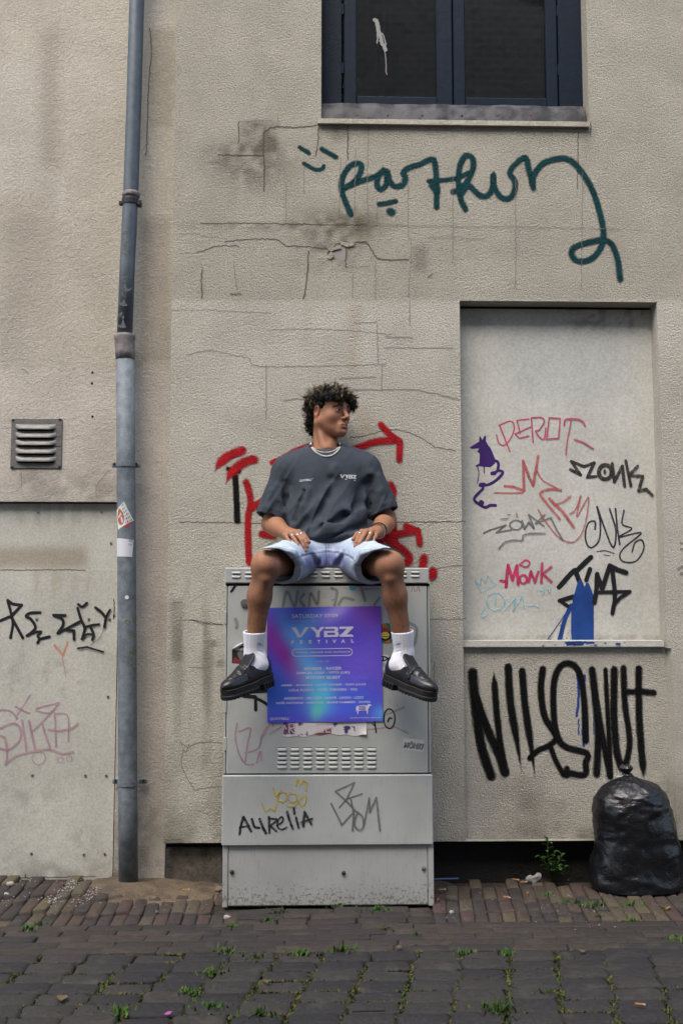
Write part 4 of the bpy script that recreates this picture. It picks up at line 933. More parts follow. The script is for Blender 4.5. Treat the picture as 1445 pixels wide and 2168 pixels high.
for cx, cy in ((28, 889), (127, 888), (26, 989), (126, 988)): p_ = P(cx, cy, YV); b = MB(); b.ball((p_[0], YV-.001, p_[2]), (.006, .004, .006)); b.build('screw', m_clamp, vent)
b = MB(); 
for cy in (925, 945): p_, q_ = P(117, cy, YV), P(129, cy, YV); b.box(p_[0], q_[0], YV-.0006, YV+.0005, p_[2]-.0015, p_[2]+.0015)
b.build('bent_tab_slit', m_dark, plate)

# ------------------------------------------------------------------ utility cabinet
def cab_mat(name, ca, cb, spk=0.0):
    M = Mat(name, ca, .42); n = M.noise(2.6, 4, .6); n2 = M.noise(130, 3, .7); n3 = M.noise(30, 4, .7, stretch=(6, 6, .5))
    c = M.mix(M.rng(n, .3, .7), ca, cb); c = M.mix(M.rng(n3, .54, .78, 0, .5), c, (.16, .15, .13))
    if spk: c = M.mix(M.rng(n2, .66, .70, 0, spk), c, (.07, .06, .05))
    sp = M.node('ShaderNodeSeparateXYZ'); M.l.new(M.pos(), sp.inputs[0]); g = M.noise(75, 4, .75); th = M.rng(sp.outputs['Z'], .0, .22, .50, .74)
    c = M.mix(M.math('MULTIPLY', M.rng(M.math('SUBTRACT', g, th), 0, .05), .7), c, (.085, .072, .055)); sc = M.noise(24, 3, .8, stretch=(1, 1, 9), dist=.4); c = M.mix(M.rng(sc, .70, .73, 0, .4), c, (.17, .165, .15))
    M.base(c); M.rough(M.rng(M.noise(12, 4), .3, .7, .36, .55)); M.bump(M.noise(2.3, 2), .014); return M.m
m_cab = cab_mat('grey cabinet paint', (.30, .312, .295), (.355, .366, .348)); m_cab2 = cab_mat('grey plinth paint', (.29, .292, .275), (.34, .342, .325), .5)
YCB = -.345
cx0, cx1 = X(472, 1700, YCB), X(912, 1500, YCB)
def cz(y, Y=YCB): return Z(690, y, Y)
cab = thing('utility_cabinet', 'grey metal street cabinet covered in tags and stickers with a young man sitting on it', 'cabinet', ((cx0+cx1)/2, -.19, 0))
CB = -.03
b = MB(); b.box(cx0+.004, cx1-.002, YCB+.004, CB, 0.0, cz(1236)); b.build('body', m_cab, cab)
zl1, zl0 = cz(1202, YCB-.014), cz(1235, YCB-.014)
b = MB(); b.box(cx0-.002, cx1-.006, YCB-.014, CB+.005, zl0, zl1, 0, .004); lid = b.build('lid', m_cab, cab)
SEAT = zl1
b = MB(); dx0, dx1 = X(481, 1400, YCB), X(904, 1400, YCB); b.box(dx0, dx1, YCB-.006, YCB+.003, cz(1637), cz(1241), 0, .003); door = b.build('door', m_cab, cab)
b = MB(); b.box(cx0+.003, dx0-.003, YCB-.004, YCB+.003, cz(1637), cz(1240), 0, .002); jamb = b.build('hinge_strip', m_cab, cab)
b = MB(); b.box(dx1+.003, cx1-.003, YCB-.002, YCB+.003, cz(1637), cz(1240), 0, .002); b.build('side_strip', m_cab, cab)
b = MB(); b.box(cx0+.002, cx1-.003, YCB-.001, YCB+.0038, cz(1640.5), cz(1636)); b.box(cx0+.002, cx1-.003, YCB-.004, YCB+.0038, cz(1240), cz(1235.5)); b.box(dx0-.004, dx0+.001, YCB-.001, YCB+.0038, cz(1637), cz(1240)); b.box(dx1-.001, dx1+.004, YCB-.001, YCB+.0038, cz(1637), cz(1240)); b.build('joint', m_dark, cab)
YS = YCB-.020; b = MB(); b.box(X(470, 1700, YS), X(916, 1700, YS), YS, YCB+.02, cz(1790, YS), cz(1641, YS), 0, .004); skirt = b.build('lower_cover', m_cab, cab)
YPN = YCB-.003
b = MB(); b.box(X(471, 1850, YCB), X(482, 1850, YCB), YCB-.006, YCB+.01, 0, cz(1790)); b.build('plinth_post', m_cab2, cab); b = MB(); b.box(X(905.5, 1850, YCB), X(917, 1850, YCB), YCB-.006, YCB+.01, 0, cz(1790)); b.build('plinth_post', m_cab2, cab)
b = MB(); b.box(X(483, 1850, YCB), X(904.5, 1850, YCB), YPN, YCB+.003, .004, cz(1785), 0, .002); plinth = b.build('plinth_panel', m_cab2, cab)
for cx, cy in ((491, 1846), (727, 1848), (896, 1838)):
    p_ = P(cx, cy, YPN); b = MB(); b.tube([(p_[0], YPN+.001, p_[2]), (p_[0], YPN-.004, p_[2])], .009, 12, 0); b.ball((p_[0], YPN-.006, p_[2]), (.0075, .006, .0075), 10, 6); b.build('bolt', m_clamp if cx < 800 else m_zinc, plinth, True)
s1 = 2250/(5+YCB)
me_l1 = louvre_mesh('louvre', 19.5/s1, .0105, .0050, [m_cab, m_dark], sl=.30, slit_top=True); me_l2 = louvre_mesh('louvre', 19.5/s1, .0090, .0042, [m_cab, m_dark], sl=.30, slit_top=True)
for cy in (1586.5, 1595.7, 1605, 1614.3, 1623.5):
    for k in range(8): p_ = P(597+27.05*k, cy, YCB-.006); add('louvre', me_l1, door, (p_[0], YCB-.0062, p_[2]))
for cy in (1212, 1220.5):
    for k in range(15): p_ = P(500.5+27.0*k, cy-k*.08, YCB-.014); add('louvre', me_l2, lid, (p_[0], YCB-.0142, p_[2]))
for cy in (1308, 1495, 1575): p_ = P(476.5, cy, YCB-.004); b = MB(); b.box(p_[0]-.007, p_[0]+.007, YCB-.009, YCB-.003, p_[2]-.028, p_[2]+.028, 0, .002); b.build('hinge', m_cab, jamb)
p_ = P(518, 1277, YCB-.006); b = MB(); b.tube([(p_[0], YCB-.005, p_[2]), (p_[0], YCB-.016, p_[2])], [.019, .017], 18); b.tube([(p_[0], YCB-.0161, p_[2]), (p_[0], YCB-.018, p_[2])], [.009, .009], 10); b.build('lock', m_alu, door, False)

# ------------------------------------------------------------------ bin bag
M = Mat('black polythene', (.006, .0065, .0085), .30); M.set(M.b.inputs['Specular IOR Level'], .45); n = M.noise(9, 3, .55, dist=1.6); n2 = M.noise(26, 3, .6, stretch=(1, 1, 2.2), dist=1.2)
M.bump(M.math('MULTIPLY_ADD', n2, .3, n), .007); M.rough(M.rng(n, .3, .7, .24, .42)); m_bag = M.m
YG = -.11
bag = thing('bin_bag', 'full black plastic rubbish bag with a tied neck standing below the doorway', 'bin bag', tuple(G(1352, 1880)))
prof = [(1892, 1254, 1436), (1880, 1251, 1446), (1850, 1253, 1448), (1800, 1262, 1436), (1760, 1261, 1425), (1725, 1259, 1419), (1702, 1262, 1412), (1686, 1270, 1403), (1674, 1282, 1390), (1666, 1294, 1374), (1660, 1307, 1354), (1654, 1315, 1340), (1649, 1319, 1332), (1645, 1313, 1334), (1638, 1309, 1338), (1632, 1312, 1334)]
prof = [(y, X(a, y, YG), X(b_, y, YG), Z(1350, y, YG)) for y, a, b_ in prof]
zmin = prof[0][3]; prof = [(y, a, b_, (z-zmin)*1.0+.006) for y, a, b_, z in prof]
nu, nv = 120, 110; zz = np.array([p_[3] for p_ in prof]); ca = np.array([(p_[1]+p_[2])/2 for p_ in prof]); ra = np.array([(p_[2]-p_[1])/2 for p_ in prof])
s_ = np.linspace(0, 1, len(prof)); tt = np.concatenate([np.linspace(0, .62, 70), np.linspace(.63, 1, 40)])
zi, ci, ri = np.interp(tt, s_, zz), np.interp(tt, s_, ca), np.interp(tt, s_, ra)
th = np.linspace(0, 2*math.pi, nu, endpoint=False); V = []
for j in range(len(tt)):
    dep = min(ri[j], .165) if ri[j] > .06 else ri[j]*.8
    dep = dep*.82 if ri[j] > .06 else dep
    x = ci[j]+np.sign(np.cos(th))*np.abs(np.cos(th))**.85*ri[j]; y = YG+.0+np.sin(th)*dep; V.append(np.stack([x, y, np.full(nu, zi[j])], -1))
V = np.array(V).reshape(-1, 3); ctr = np.stack([np.repeat(ci, nu), np.full(len(V), YG), V[:, 2]], -1); nrm = V-ctr; ln = np.linalg.norm(nrm, axis=1)[:, None]; nrm = nrm/np.maximum(ln, 1e-4)
def ridge(p, s, sd): return 1-np.abs(2*fbm(p, s, sd, 3)-1)*2.2
hz = (V[:, 2]-V[:, 2].min())/.42; wp = V+.05*np.stack([vn(V, 9, 1), vn(V, 9, 2), vn(V, 9, 3)], -1)
d = .013*(ridge(wp*np.array([1, 1, 1.7]), 5, 4)-.3)+.0048*(ridge(wp*np.array([1, 1, 2.6]), 11, 7)-.3)*(.4+1.4*vn(V, 5, 8))+.03*(fbm(V, 4, 2)-.5)+.0009*(ridge(wp*np.array([1, 1, 3.2]), 28, 9)-.3)
thv = np.tile(th, len(tt)); pl = .013*(np.abs(np.sin(thv*8.5+1.5*np.sin(thv*3)))-.5)*sstep(.42, .85, np.repeat(tt, nu))*np.clip(ln[:, 0]/.08, 0, 1)
d = d*np.clip(ln[:, 0]/.10, 0.1, 1)*sstep(-.02, .06, hz*.42)+pl; V = V+nrm*d[:, None]; V[:, 2] = np.maximum(V[:, 2], .004)
nr = len(tt); F = np.array([(j*nu+i, j*nu+(i+1) % nu, (j+1)*nu+(i+1) % nu, (j+1)*nu+i) for j in range(nr-1) for i in range(nu)]); F2 = F.tolist()+[tuple(range(nu))[::-1], tuple(range((nr-1)*nu, nr*nu))]
add('sack', mesh('sack', V, F2, m_bag, True), bag)
b = MB(); kp = np.array([(ca[-4]), YG, zz[-4]])
for i in range(9):
    a = i*.7; b.tube([kp+A3((.0, 0, -.004)), kp+A3((.012*math.cos(a), .012*math.sin(a), .012)), kp+A3((.020*math.cos(a+.4), .02*math.sin(a+.4), .030+.012*math.sin(i*2.1)))], [.009, .010, .004], 6)
b.tube([kp+A3((-.02, -.01, -.008)), kp+A3((.0, -.022, -.01)), kp+A3((.02, -.01, -.006)), kp+A3((.012, .012, -.004)), kp+A3((-.014, .012, -.008)), kp+A3((-.02, -.01, -.008))], .007, 6); b.build('knot', m_bag, bag, True)
b = MB(); q = P(1297, 1642, YG-.02); b.tube([kp+A3((-.012, -.012, -.002)), ((q[0]+kp[0])/2, YG-.02, q[2]-.006), q], [.002, .0016, .001], 5); M = Mat('white tie end', (.6, .6, .58), .6); b.build('tie', M.m, bag)

# ------------------------------------------------------------------ leafy plant at the plinth
M = Mat('glossy leaf', (.03, .085, .016), .42); M.base(M.mix(1.0, M.attr('Col'), M.mix(M.rng(M.noise(40, 2), .3, .7), (.8, .8, .8), (1.15, 1.15, 1.1)), 'MULTIPLY')); m_leaf = M.m
M = Mat('plant stem', (.035, .07, .018), .6); m_stem = M.m
YW = .015; base = P(1170, 1866, YW); plant = thing('leafy_plant', 'young green leafy shrub growing from the foot of the dark plinth', 'plant', tuple(base))
b = MB(); tips = []
for (px, py, yy) in ((1158, 1775, .0), (1190, 1808, -.02), (1146, 1815, -.01), (1196, 1835, -.03), (1172, 1800, .02)):
    tp = P(px, py, yy); md = (base*.5+tp*.5)+A3((rnd.gauss(0, .006), 0, .01)); b.tube([base, md, tp], [.0035, .003, .0015], 6); tips.append((base, md, tp))
b.build('stem', m_stem, plant, True)
def leaf_geo(p0, dirv, L, w_, droop):
    dirv = Vector(dirv).normalized(); sd_ = dirv.cross(Vector((0, 0, 1))); sd_ = sd_.normalized() if sd_.length > .05 else Vector((1, 0, 0)); V = []; F = []
    for i in range(7):
        t = i/6; wd = w_*(math.sin(math.pi*t**.85)**.9)*.5+.0004; c = Vector(p0)+dirv*(L*t)-Vector((0, 0, droop*L*t*t)); V += [c-sd_*wd+Vector((0, 0, wd*.45)), c, c+sd_*wd+Vector((0, 0, wd*.45))]
    for i in range(6):
        for j in range(2): F.append((i*3+j, (i+1)*3+j, (i+1)*3+j+1, i*3+j+1))
    return V, F
for (b0, md, tp) in tips:
    n = 13 if tp[2] > .15 else 10
    for i in range(n):
        t = .25+.75*(i+.5)/n; c = (1-t)**2*b0+2*t*(1-t)*md+t*t*tp; a = i*2.4+rnd.uniform(-.4, .4); el = .15+.75*t
        V, F = leaf_geo(c, (math.cos(a), math.sin(a)*.8-.15, el), rnd.uniform(.030, .052), rnd.uniform(.013, .019), rnd.uniform(.2, .6)); g = rnd.uniform(.7, 1.5)*(.8+.4*t)
        add('leaf', mesh('leaf', V, F, m_leaf, True, {'Col': np.tile(A3((.028, .080, .014))*g, (len(V), 1))}), plant)
# ------------------------------------------------------------------ lettering, poster, stickers
def text_geo(jobs):
    """jobs: dicts body,size,align,extra bold,stretch -> (verts2d, faces) lists"""
    obs = []
    for j in jobs:
        c = bpy.data.curves.new('t', 'FONT'); c.body = j['t']; c.size = 1; c.align_x = j.get('al', 'CENTER'); c.align_y = 'CENTER'; c.offset = j.get('bold', 0); c.space_character = j.get('sp', 1); c.resolution_u = 3
        o = bpy.data.objects.new('t', c); COL.objects.link(o); obs.append(o)
    dg = bpy.context.evaluated_depsgraph_get(); dg.update(); out = []
    for o, j in zip(obs, jobs):
        me = bpy.data.meshes.new_from_object(o.evaluated_get(dg)); V = np.array([v.co[:2] for v in me.vertices]); F = [tuple(p.vertices) for p in me.polygons]
        w_ = V[:, 0].max()-V[:, 0].min(); h_ = V[:, 1].max()-V[:, 1].min(); k = j['w']/w_; ky = j['h']/h_ if 'h' in j else k
        V = (V-[(V[:, 0].max()+V[:, 0].min())/2, (V[:, 1].max()+V[:, 1].min())/2])*[k, ky]; out.append((V, F))
        c = o.data; bpy.data.objects.remove(o); bpy.data.curves.remove(c); bpy.data.meshes.remove(me)
    return out
class Flat:
    """flat print laid on a plane given by a map (u,v)->xyz"""
    def __init__(s): s.V = []; s.F = []
    def put(s, V, F): b = len(s.V); s.V += [tuple(v) for v in V]; s.F += [tuple(i+b for i in f) for f in F]
def logo_vybz():
    """wide letters V Y B Z in a 4 x 1 box (y up, 0..1), as quads"""
    q = []; W = .92; t = .24
    def bar(a, b, w_):
        a, b = np.array(a), np.array(b); d = (b-a)/np.linalg.norm(b-a); n = np.array([-d[1], d[0]])*w_/2; q.append([a+n, a-n, b-n, b+n])
    q.append([(0, 1), (.30, 1), (.64, 0), (.42, 0)]); q.append([(.50, 0), (.62, 0), (1.16, 1), (.88, 1)])
    x = 1.18; q.append([(x, 1), (x+.30, 1), (x+.60, .50), (x+.42, .42)]); q.append([(x+.44, .46), (x+.62, .46), (x+.98, 1), (x+.70, 1)]); q.append([(x+.40, 0), (x+.64, 0), (x+.64, .5), (x+.40, .5)])
    x = 2.10; q += [[(x, 0), (x+.20, 0), (x+.20, .44), (x, .44)], [(x, 0), (x+.86, 0), (x+.90, .2), (x, .2)], [(x, .42), (x+.84, .42), (x+.84, .6), (x, .6)], [(x+.06, .80), (x+.80, .80), (x+.80, 1), (x+.1, 1)], [(x+.70, .08), (x+.94, .08), (x+.94, .46), (x+.70, .46)], [(x+.68, .56), (x+.90, .56), (x+.90, .94), (x+.68, .94)]]
    x = 3.10; q += [[(x, .78), (x+.86, .78), (x+.9, 1), (x, 1)], [(x, 0), (x+.9, 0), (x+.8, .22), (x, .22)], [(x, .1), (x+.36, .1), (x+.9, .9), (x+.54, .9)]]
    return q
YPO = YCB-.010
pc = [(565, 1287), (806, 1283), (810, 1527), (566, 1530)]
def pmap(u, v, e=0.0):
    x, y = quad_lerp(*pc)(u, v); wob = .0022*math.sin(u*5+1)*math.sin(v*4)+.0015*math.sin(u*11+v*7); return P(x, y, YPO-e-.002-wob)
poster = thing('poster', 'purple and blue festival poster taped to the cabinet door between the man\'s legs', 'poster', tuple(pmap(.5, .5)))
def pcol(u, v):
    def g(a, b, sx, sy, rot=0):
        dx, dy = u-a, v-b; c, s = math.cos(rot), math.sin(rot); return math.exp(-(((dx*c+dy*s)/sx)**2+((-dx*s+dy*c)/sy)**2))
    c = A3(srgb(74, 80, 190))
    def mx(col, a):
        nonlocal c; c = c*(1-a)+A3(srgb(*col))*a
    mx((96, 74, 182), .9*g(.9, .45, .4, .5)); mx((120, 62, 160), .85*g(.95, .04, .22, .16)); mx((62, 36, 132), .95*g(.0, .25, .2, .2)); mx((48, 44, 128), .6*g(.05, .1, .14, .2)); mx((44, 84, 170), .9*g(.08, .75, .2, .25)); mx((24, 52, 118), .6*g(.02, .72, .10, .12))
    mx((84, 158, 220), .9*g(.27, .36, .10, .26, -.45)); mx((130, 34, 140), 1.0*g(.15, .40, .085, .30, -.55)); mx((126, 30, 146), .9*g(.30, .58, .05, .16, -.7)); mx((92, 172, 226), .75*g(.38, .60, .10, .2, -.5)); mx((76, 186, 214), .95*g(.47, .78, .11, .17, .2)); mx((92, 190, 150), .8*g(.43, .92, .05, .13, .3)); mx((52, 90, 200), .8*g(.75, .82, .22, .16)); mx((98, 160, 226), .7*g(.33, .16, .16, .08, -.6))
    mx((150, 140, 214), .7*g(.60, .05, .06, .14, .95)); mx((72, 62, 170), .6*g(.4, 1.0, .6, .06)); mx((76, 170, 214), .55*g(1.0, .93, .08, .06)); mx((70, 60, 180), .5*g(.75, .25, .2, .12)); return tuple(np.minimum(c*A3((1.16, 1.10, 1.12)), 1))
nu_ = 46; V = []; C = []
for i in range(nu_+1):
    for j in range(nu_+1): V.append(pmap(i/nu_, j/nu_)); C.append(pcol(i/nu_, j/nu_))
F = [(i*(nu_+1)+j, (i+1)*(nu_+1)+j, (i+1)*(nu_+1)+j+1, i*(nu_+1)+j+1) for i in range(nu_) for j in range(nu_)]
M = Mat('poster print', rough=.38); M.base(M.attr('Col')); M.bump(M.noise(7, 3), .006); sheet_o = add('paper', mesh('paper', V, F, M.m, True, {'Col': C}), poster)
M = Mat('poster lettering', srgb(196, 194, 214), .45); m_let = M.m; M = Mat('poster thin lettering', srgb(150, 156, 206), .45); m_let2 = M.m
def on_poster(u, v): return pmap(u, v, .0007)
# (text, centre u, centre v, width, height, bold, spacing) read off the photo, poster runs 0..1
TX = [('SATURDAY 07/09', .420, .076, .405, .033, .012, 1, 0), ('14:00/00:00 / 18+', .322, .119, .205, .018, .0, 1, 1), ('F', .225, .303, .024, .030, .03, 1, 0), ('E', .300, .302, .024, .030, .03, 1, 0), ('S', .376, .302, .028, .032, .03, 1, 0), ('T', .452, .301, .028, .030, .03, 1, 0), ('I', .520, .301, .008, .030, .0, 1, 0), ('V', .588, .300, .032, .030, .03, 1, 0), ('A', .664, .299, .034, .030, .03, 1, 0), ('L', .747, .298, .024, .030, .03, 1, 0),
      ('3 STAGES, INDOOR AND OUTDOOR', .478, .394, .50, .016, .02, 1.15, 0), ('LINE-UP', .478, .474, .12, .024, -.005, 1, 1), ('MENESIX - RAYZIR', .485, .535, .325, .026, .022, 1, 0), ('SAMUEL DEEP - VITO (UK)', .486, .574, .465, .026, .022, 1, 0), ('MYSTERY GUEST', .486, .613, .30, .026, .022, 1, 0),
      ('AMMÉ - BORREN - DAVE NUNES - IZAK JULES', .488, .677, .74, .025, .012, 1, 0), ('LOLA FLORES - NOËL DEKKERS - VIO.', .488, .718, .60, .025, .012, 1, 0), ('ANDERDOX - HRIS EAST - HUNTR - LENDO - LOZO', .490, .791, .69, .021, .012, 1, 0), ('NOËL PATTISINA - RAINVILLE - SANNE DAMMERS - SWIPER', .488, .829, .82, .021, .012, 1, 0),
      ('QUOTRELL', .105, .968, .165, .024, .01, 1, 0), ('®', .194, .957, .010, .008, .0, 1, 0), ('DE MELKFABRIEK ARNHEM', .848, .967, .26, .010, .01, 1.2, 0)]
geo = text_geo([{'t': t[0], 'w': t[3], 'h': t[4], 'bold': t[5], 'sp': t[6]} for t in TX])
for t, (V2, F2) in zip(TX, geo): add('lettering', mesh('lettering', [on_poster(t[1]+x, t[2]-y) for x, y in V2], F2, (m_let, m_let2)[t[7]]), sheet_o)
fl = Flat(); e_ = 0
for q in logo_vybz(): e_ += .00004; fl.put([pmap(.212+.545*x/4.0, .262-.088*y, .0007+e_) for x, y in q], [(0, 1, 2, 3)])
add('logo', mesh('logo', fl.V, fl.F, m_let), sheet_o)
fl = Flat(); n_ = 0
outl = []
for cx, a0 in ((.25, 90), (.71, -90)):
    for a in np.linspace(a0, a0+180, 12): outl.append((cx+.036*math.cos(R(a)), .394-.034*math.sin(R(a))))
o2 = []
for i, p_ in enumerate(outl):
    q_ = outl[(i+1) % len(outl)]; m_ = 14 if abs(q_[0]-p_[0]) > .2 else 1
    o2 += [(p_[0]+(q_[0]-p_[0])*t/m_, p_[1]+(q_[1]-p_[1])*t/m_) for t in range(m_)]
outl = o2; k = len(outl); inn = [(.48+(x-.48)*.980, .394+(y-.394)*.82) for x, y in outl]; fl.put([on_poster(*p_) for p_ in outl+inn], [(i, (i+1) % k, k+(i+1) % k, k+i) for i in range(k)]); add('rounded_frame', mesh('rounded_frame', fl.V, fl.F, m_let), sheet_o)
# cow emblem
fl = Flat(); cow = [(.775, .868), (.79, .862), (.84, .858), (.868, .862), (.874, .850), (.886, .848), (.894, .854), (.905, .857), (.903, .864), (.889, .867), (.880, .880), (.872, .898), (.870, .935), (.863, .935), (.861, .908), (.845, .904), (.80, .905), (.788, .912), (.787, .935), (.780, .935), (.778, .906), (.771, .890), (.770, .915), (.766, .915), (.768, .880)]
cc = [on_poster(*p_) for p_ in cow]; fl.put(cc, [tuple(range(len(cow)))[::-1]]); cow_o = add('cow_emblem', mesh('cow_emblem', fl.V, fl.F, m_let), sheet_o)
M = Mat('poster blue print', srgb(40, 40, 130), .45); g2 = text_geo([{'t': 'DE MELK', 'w': .062, 'h': .014, 'bold': .03}, {'t': 'FABRIEK', 'w': .062, 'h': .014, 'bold': .03}]); fl = Flat()
for (V2, F2), vv in zip(g2, (.874, .892)): fl.put([pmap(.825+x, vv-y, .0011) for x, y in V2], F2)
add('lettering', mesh('lettering', fl.V, fl.F, M.m), sheet_o)

# torn flyer below the poster
fy = YCB-.0075; fpts = [(600, 1527), (774, 1524), (775, 1552), (770, 1560), (690, 1557), (614, 1559), (603, 1553), (600, 1540)]
def fcol(x, y):
    p_ = np.array([[x, y, 0.]]); n = fbm(p_, .09, 4)[0]; c = (.50, .47, .47); xx = (x-600)/175
    if xx > .58 and xx < .86 and n > .46+abs((y-1540)/40): c = (.03, .025, .12)
    if .36 < xx < .585 and y > 1556-60*(xx-.33) and y < 1557: c = (.20, .05, .08)
    if xx < .13 and y < 1555 and n > .36: c = (.07, .03, .12) if n < .55 else (.22, .08, .10)
    if .18 < xx < .3 and n > .62: c = (.07, .04, .09)
    return c
V = []; C = []; nx_, ny_ = 70, 14
for i in range(nx_+1):
    for j in range(ny_+1):
        u, v = i/nx_, j/ny_; x = 600+175*u; y = (1527-3*u)+v*(31+2*math.sin(u*9)+1.5*math.sin(u*31)); curl = .012*max(0, (u-.9)/.1)*max(0, (v-.3)/.7)**2; V.append(P(x, y, fy-curl)); C.append(fcol(x, y))
F = [(i*(ny_+1)+j, (i+1)*(ny_+1)+j, (i+1)*(ny_+1)+j+1, i*(ny_+1)+j+1) for i in range(nx_) for j in range(ny_)]
flyer = tag(add('torn_flyer', mesh('torn_flyer', V, F, m_print, True, {'Col': C})), 'torn remains of an older white and purple flyer showing below the poster', 'flyer')
q = Ink(fy-.0006); q.stroke([(612, 1552), (612, 1532), (622, 1532), (622, 1541), (612, 1542), (622, 1552)], 2, True); q.stroke([(672, 1532), (684, 1532), (684, 1550), (672, 1550), (672, 1532)], 2, True); q.stroke([(698, 1532), (690, 1532), (690, 1550), (698, 1550)], 2, True); q.stroke([(690, 1541), (697, 1541)], 2)
M = Mat('pale print', (.5, .42, .44), .6); q.build('lettering', M.m, flyer)
# stickers on the cabinet door
yd = YCB-.0066
def sticker(name, px_poly, col, label, parent=None, eps=0.0):
    V = [P(x, y, yd-eps) for x, y in px_poly]+[P(x, y, yd-eps+.0005) for x, y in px_poly]; n = len(px_poly); M = Mat('sticker', col, .5)
    o = add(name, mesh(name, V, [tuple(range(n))]+[(i, n+i, n+(i+1) % n, (i+1) % n) for i in range(n)], M.m)); return tag(o, label, 'sticker', 'stickers on the cabinet')
def circ(cx, cy, r, n=28, a0=0, a1=360): return [(cx+r*math.cos(R(a)), cy+r*math.sin(R(a))) for a in np.linspace(a0, a1, n, endpoint=False)]
def mk(parent, polys, strokes=(), eps=.0004, nm='print'):
    for k, (col, pl) in enumerate(polys):
        M = Mat('ink', col, .5); V = [P(x, y, yd-eps-.0002*k) for x, y in pl]; add(nm, mesh(nm, V, [tuple(range(len(pl)))], M.m), parent)
    e2 = eps+.0002*len(polys)
    for col, w_, ls in strokes:
        q = Ink(yd-e2); [q.stroke(l, w_) for l in ls]; e2 += .0003; M = Mat('ink', col, .5); q.build(nm, M.m, parent)
s1_ = sticker('sticker', [(491, 1375), (505, 1372), (520, 1359), (540, 1359), (540, 1408), (491, 1404)], (.018, .015, .016), 'black and red sticker with white capitals peeling behind the left ankle')
mk(s1_, [((.16, .02, .015), [(493, 1403), (493, 1398), (497, 1391), (505, 1396), (512, 1388), (516, 1404)]), ((.10, .11, .12), [(502, 1382), (508, 1378), (514, 1380), (520, 1386), (516, 1398), (508, 1396), (504, 1390)])])
tg = text_geo([{'t': 'KOM', 'w': 16, 'h': 6, 'bold': .02}, {'t': 'KINDER', 'w': 28, 'h': 5.5, 'bold': .02}]); fl = Flat(); M = Mat('white ink', (.5, .5, .48), .5)
for (V2, F2), (cx, cy) in zip(tg, ((520, 1365), (512, 1374.5))): fl.put([P(cx+x, cy-y, yd-.0012) for x, y in V2], F2)
add('lettering', mesh('lettering', fl.V, fl.F, M.m), s1_)
b = MB(); M = Mat('sticker back', (.5, .5, .48), .6); a_, b__ = P(492, 1374, yd-.006), P(514, 1361, yd-.006); b.tube([a_, a_*.5+b__*.5, b__], [.002, .0055, .003], 8); b.build('curled_corner', M.m, s1_, True)
s2_ = sticker('sticker', circ(818, 1341, 22), (.015, .15, .075), 'round green and orange sticker with a cartoon face right of the poster')
mk(s2_, [((.42, .10, .02), [(808, 1321), (816, 1319), (826, 1362), (817, 1363)]), ((.010, .009, .010), circ(815, 1344, 13)), ((.26, .02, .03), [(803, 1338), (806, 1331), (813, 1328), (820, 1330), (825, 1336), (818, 1339), (808, 1338)]), ((.55, .48, .05), [(807, 1340), (813, 1338), (821, 1339), (824, 1344), (822, 1350), (815, 1353), (809, 1351), (807, 1346)])], [((.01, .01, .01), 1.5, [[(811, 1342), (813, 1342.5)], [(817, 1342.5), (819, 1342)], [(810, 1348), (814, 1347), (818, 1348.5), (821, 1346.5)]])])
s3_ = sticker('sticker', circ(813, 1401, 16, 18, 180, 360)+[(829, 1401), (827, 1418), (806, 1420), (800, 1418), (797, 1401)], (.52, .53, .51), 'white sticker with a black eye-shaped letter just right of the poster')
mk(s3_, [((.012, .012, .012), [(800, 1391), (808, 1388.5), (816, 1389.5), (824, 1394), (816, 1399), (808, 1401), (800, 1399)]), ((.5, .5, .5), [(812, 1391.5), (818, 1394.5), (812, 1397.5)]), ((.5, .5, .5), [(803, 1392.5), (809, 1392), (809, 1397.5), (803, 1397)])])
tg = text_geo([{'t': 'ATELIER', 'w': 24, 'h': 4}, {'t': 'gaming', 'w': 24, 'h': 4.5}]); fl = Flat(); M = Mat('dark ink', (.05, .05, .05), .5)
for (V2, F2), (cx, cy) in zip(tg, ((812, 1405.5), (813, 1410.5))): fl.put([P(cx+x, cy-y, yd-.0016) for x, y in V2], F2)
add('lettering', mesh('lettering', fl.V, fl.F, M.m), s3_)
s4_ = sticker('sticker', [(853, 1563), (897, 1567), (895, 1592), (852, 1587)], (.42, .42, .40), 'small white rectangular sticker with grey slanted capitals at the lower right of the cabinet door')
tg = text_geo([{'t': 'MÖNK!', 'w': 40, 'h': 15, 'bold': .045}]*2); e_ = 0
for (V2, F2), (dx, dy), col in zip(tg, ((1.2, 1.2), (0, 0)), ((.03, .03, .03), (.20, .20, .20))):
    e_ += .0004; M = Mat('ink', col, .5); fl = Flat(); fl.put([P(874.5+dx+x+.25*y, 1577+dy-y+.09*x, yd-e_-.0002) for x, y in V2], F2); add('lettering', mesh('lettering', fl.V, fl.F, M.m), s4_)
# remains of blue tape and paper above the poster
M = Mat('blue tape', (.06, .24, .42), .6)
for pl in ([(738, 1242), (747, 1240), (755, 1245), (748, 1250), (741, 1249)], [(699, 1242), (707, 1244), (703, 1250)], [(700, 1269), (708, 1268), (704, 1274)]):
    add('tape_scrap', mesh('tape_scrap', [P(x, y, yd-.0004) for x, y in pl], [tuple(range(len(pl)))], M.m), door)
M = Mat('old paper', (.40, .38, .33), .8)
pl = [(651, 1270), (690, 1267), (720, 1272), (722, 1284), (655, 1285)]; add('paper_remnant', mesh('paper_remnant', [P(x, y, yd-.0002) for x, y in pl], [tuple(range(len(pl)))], M.m), door)

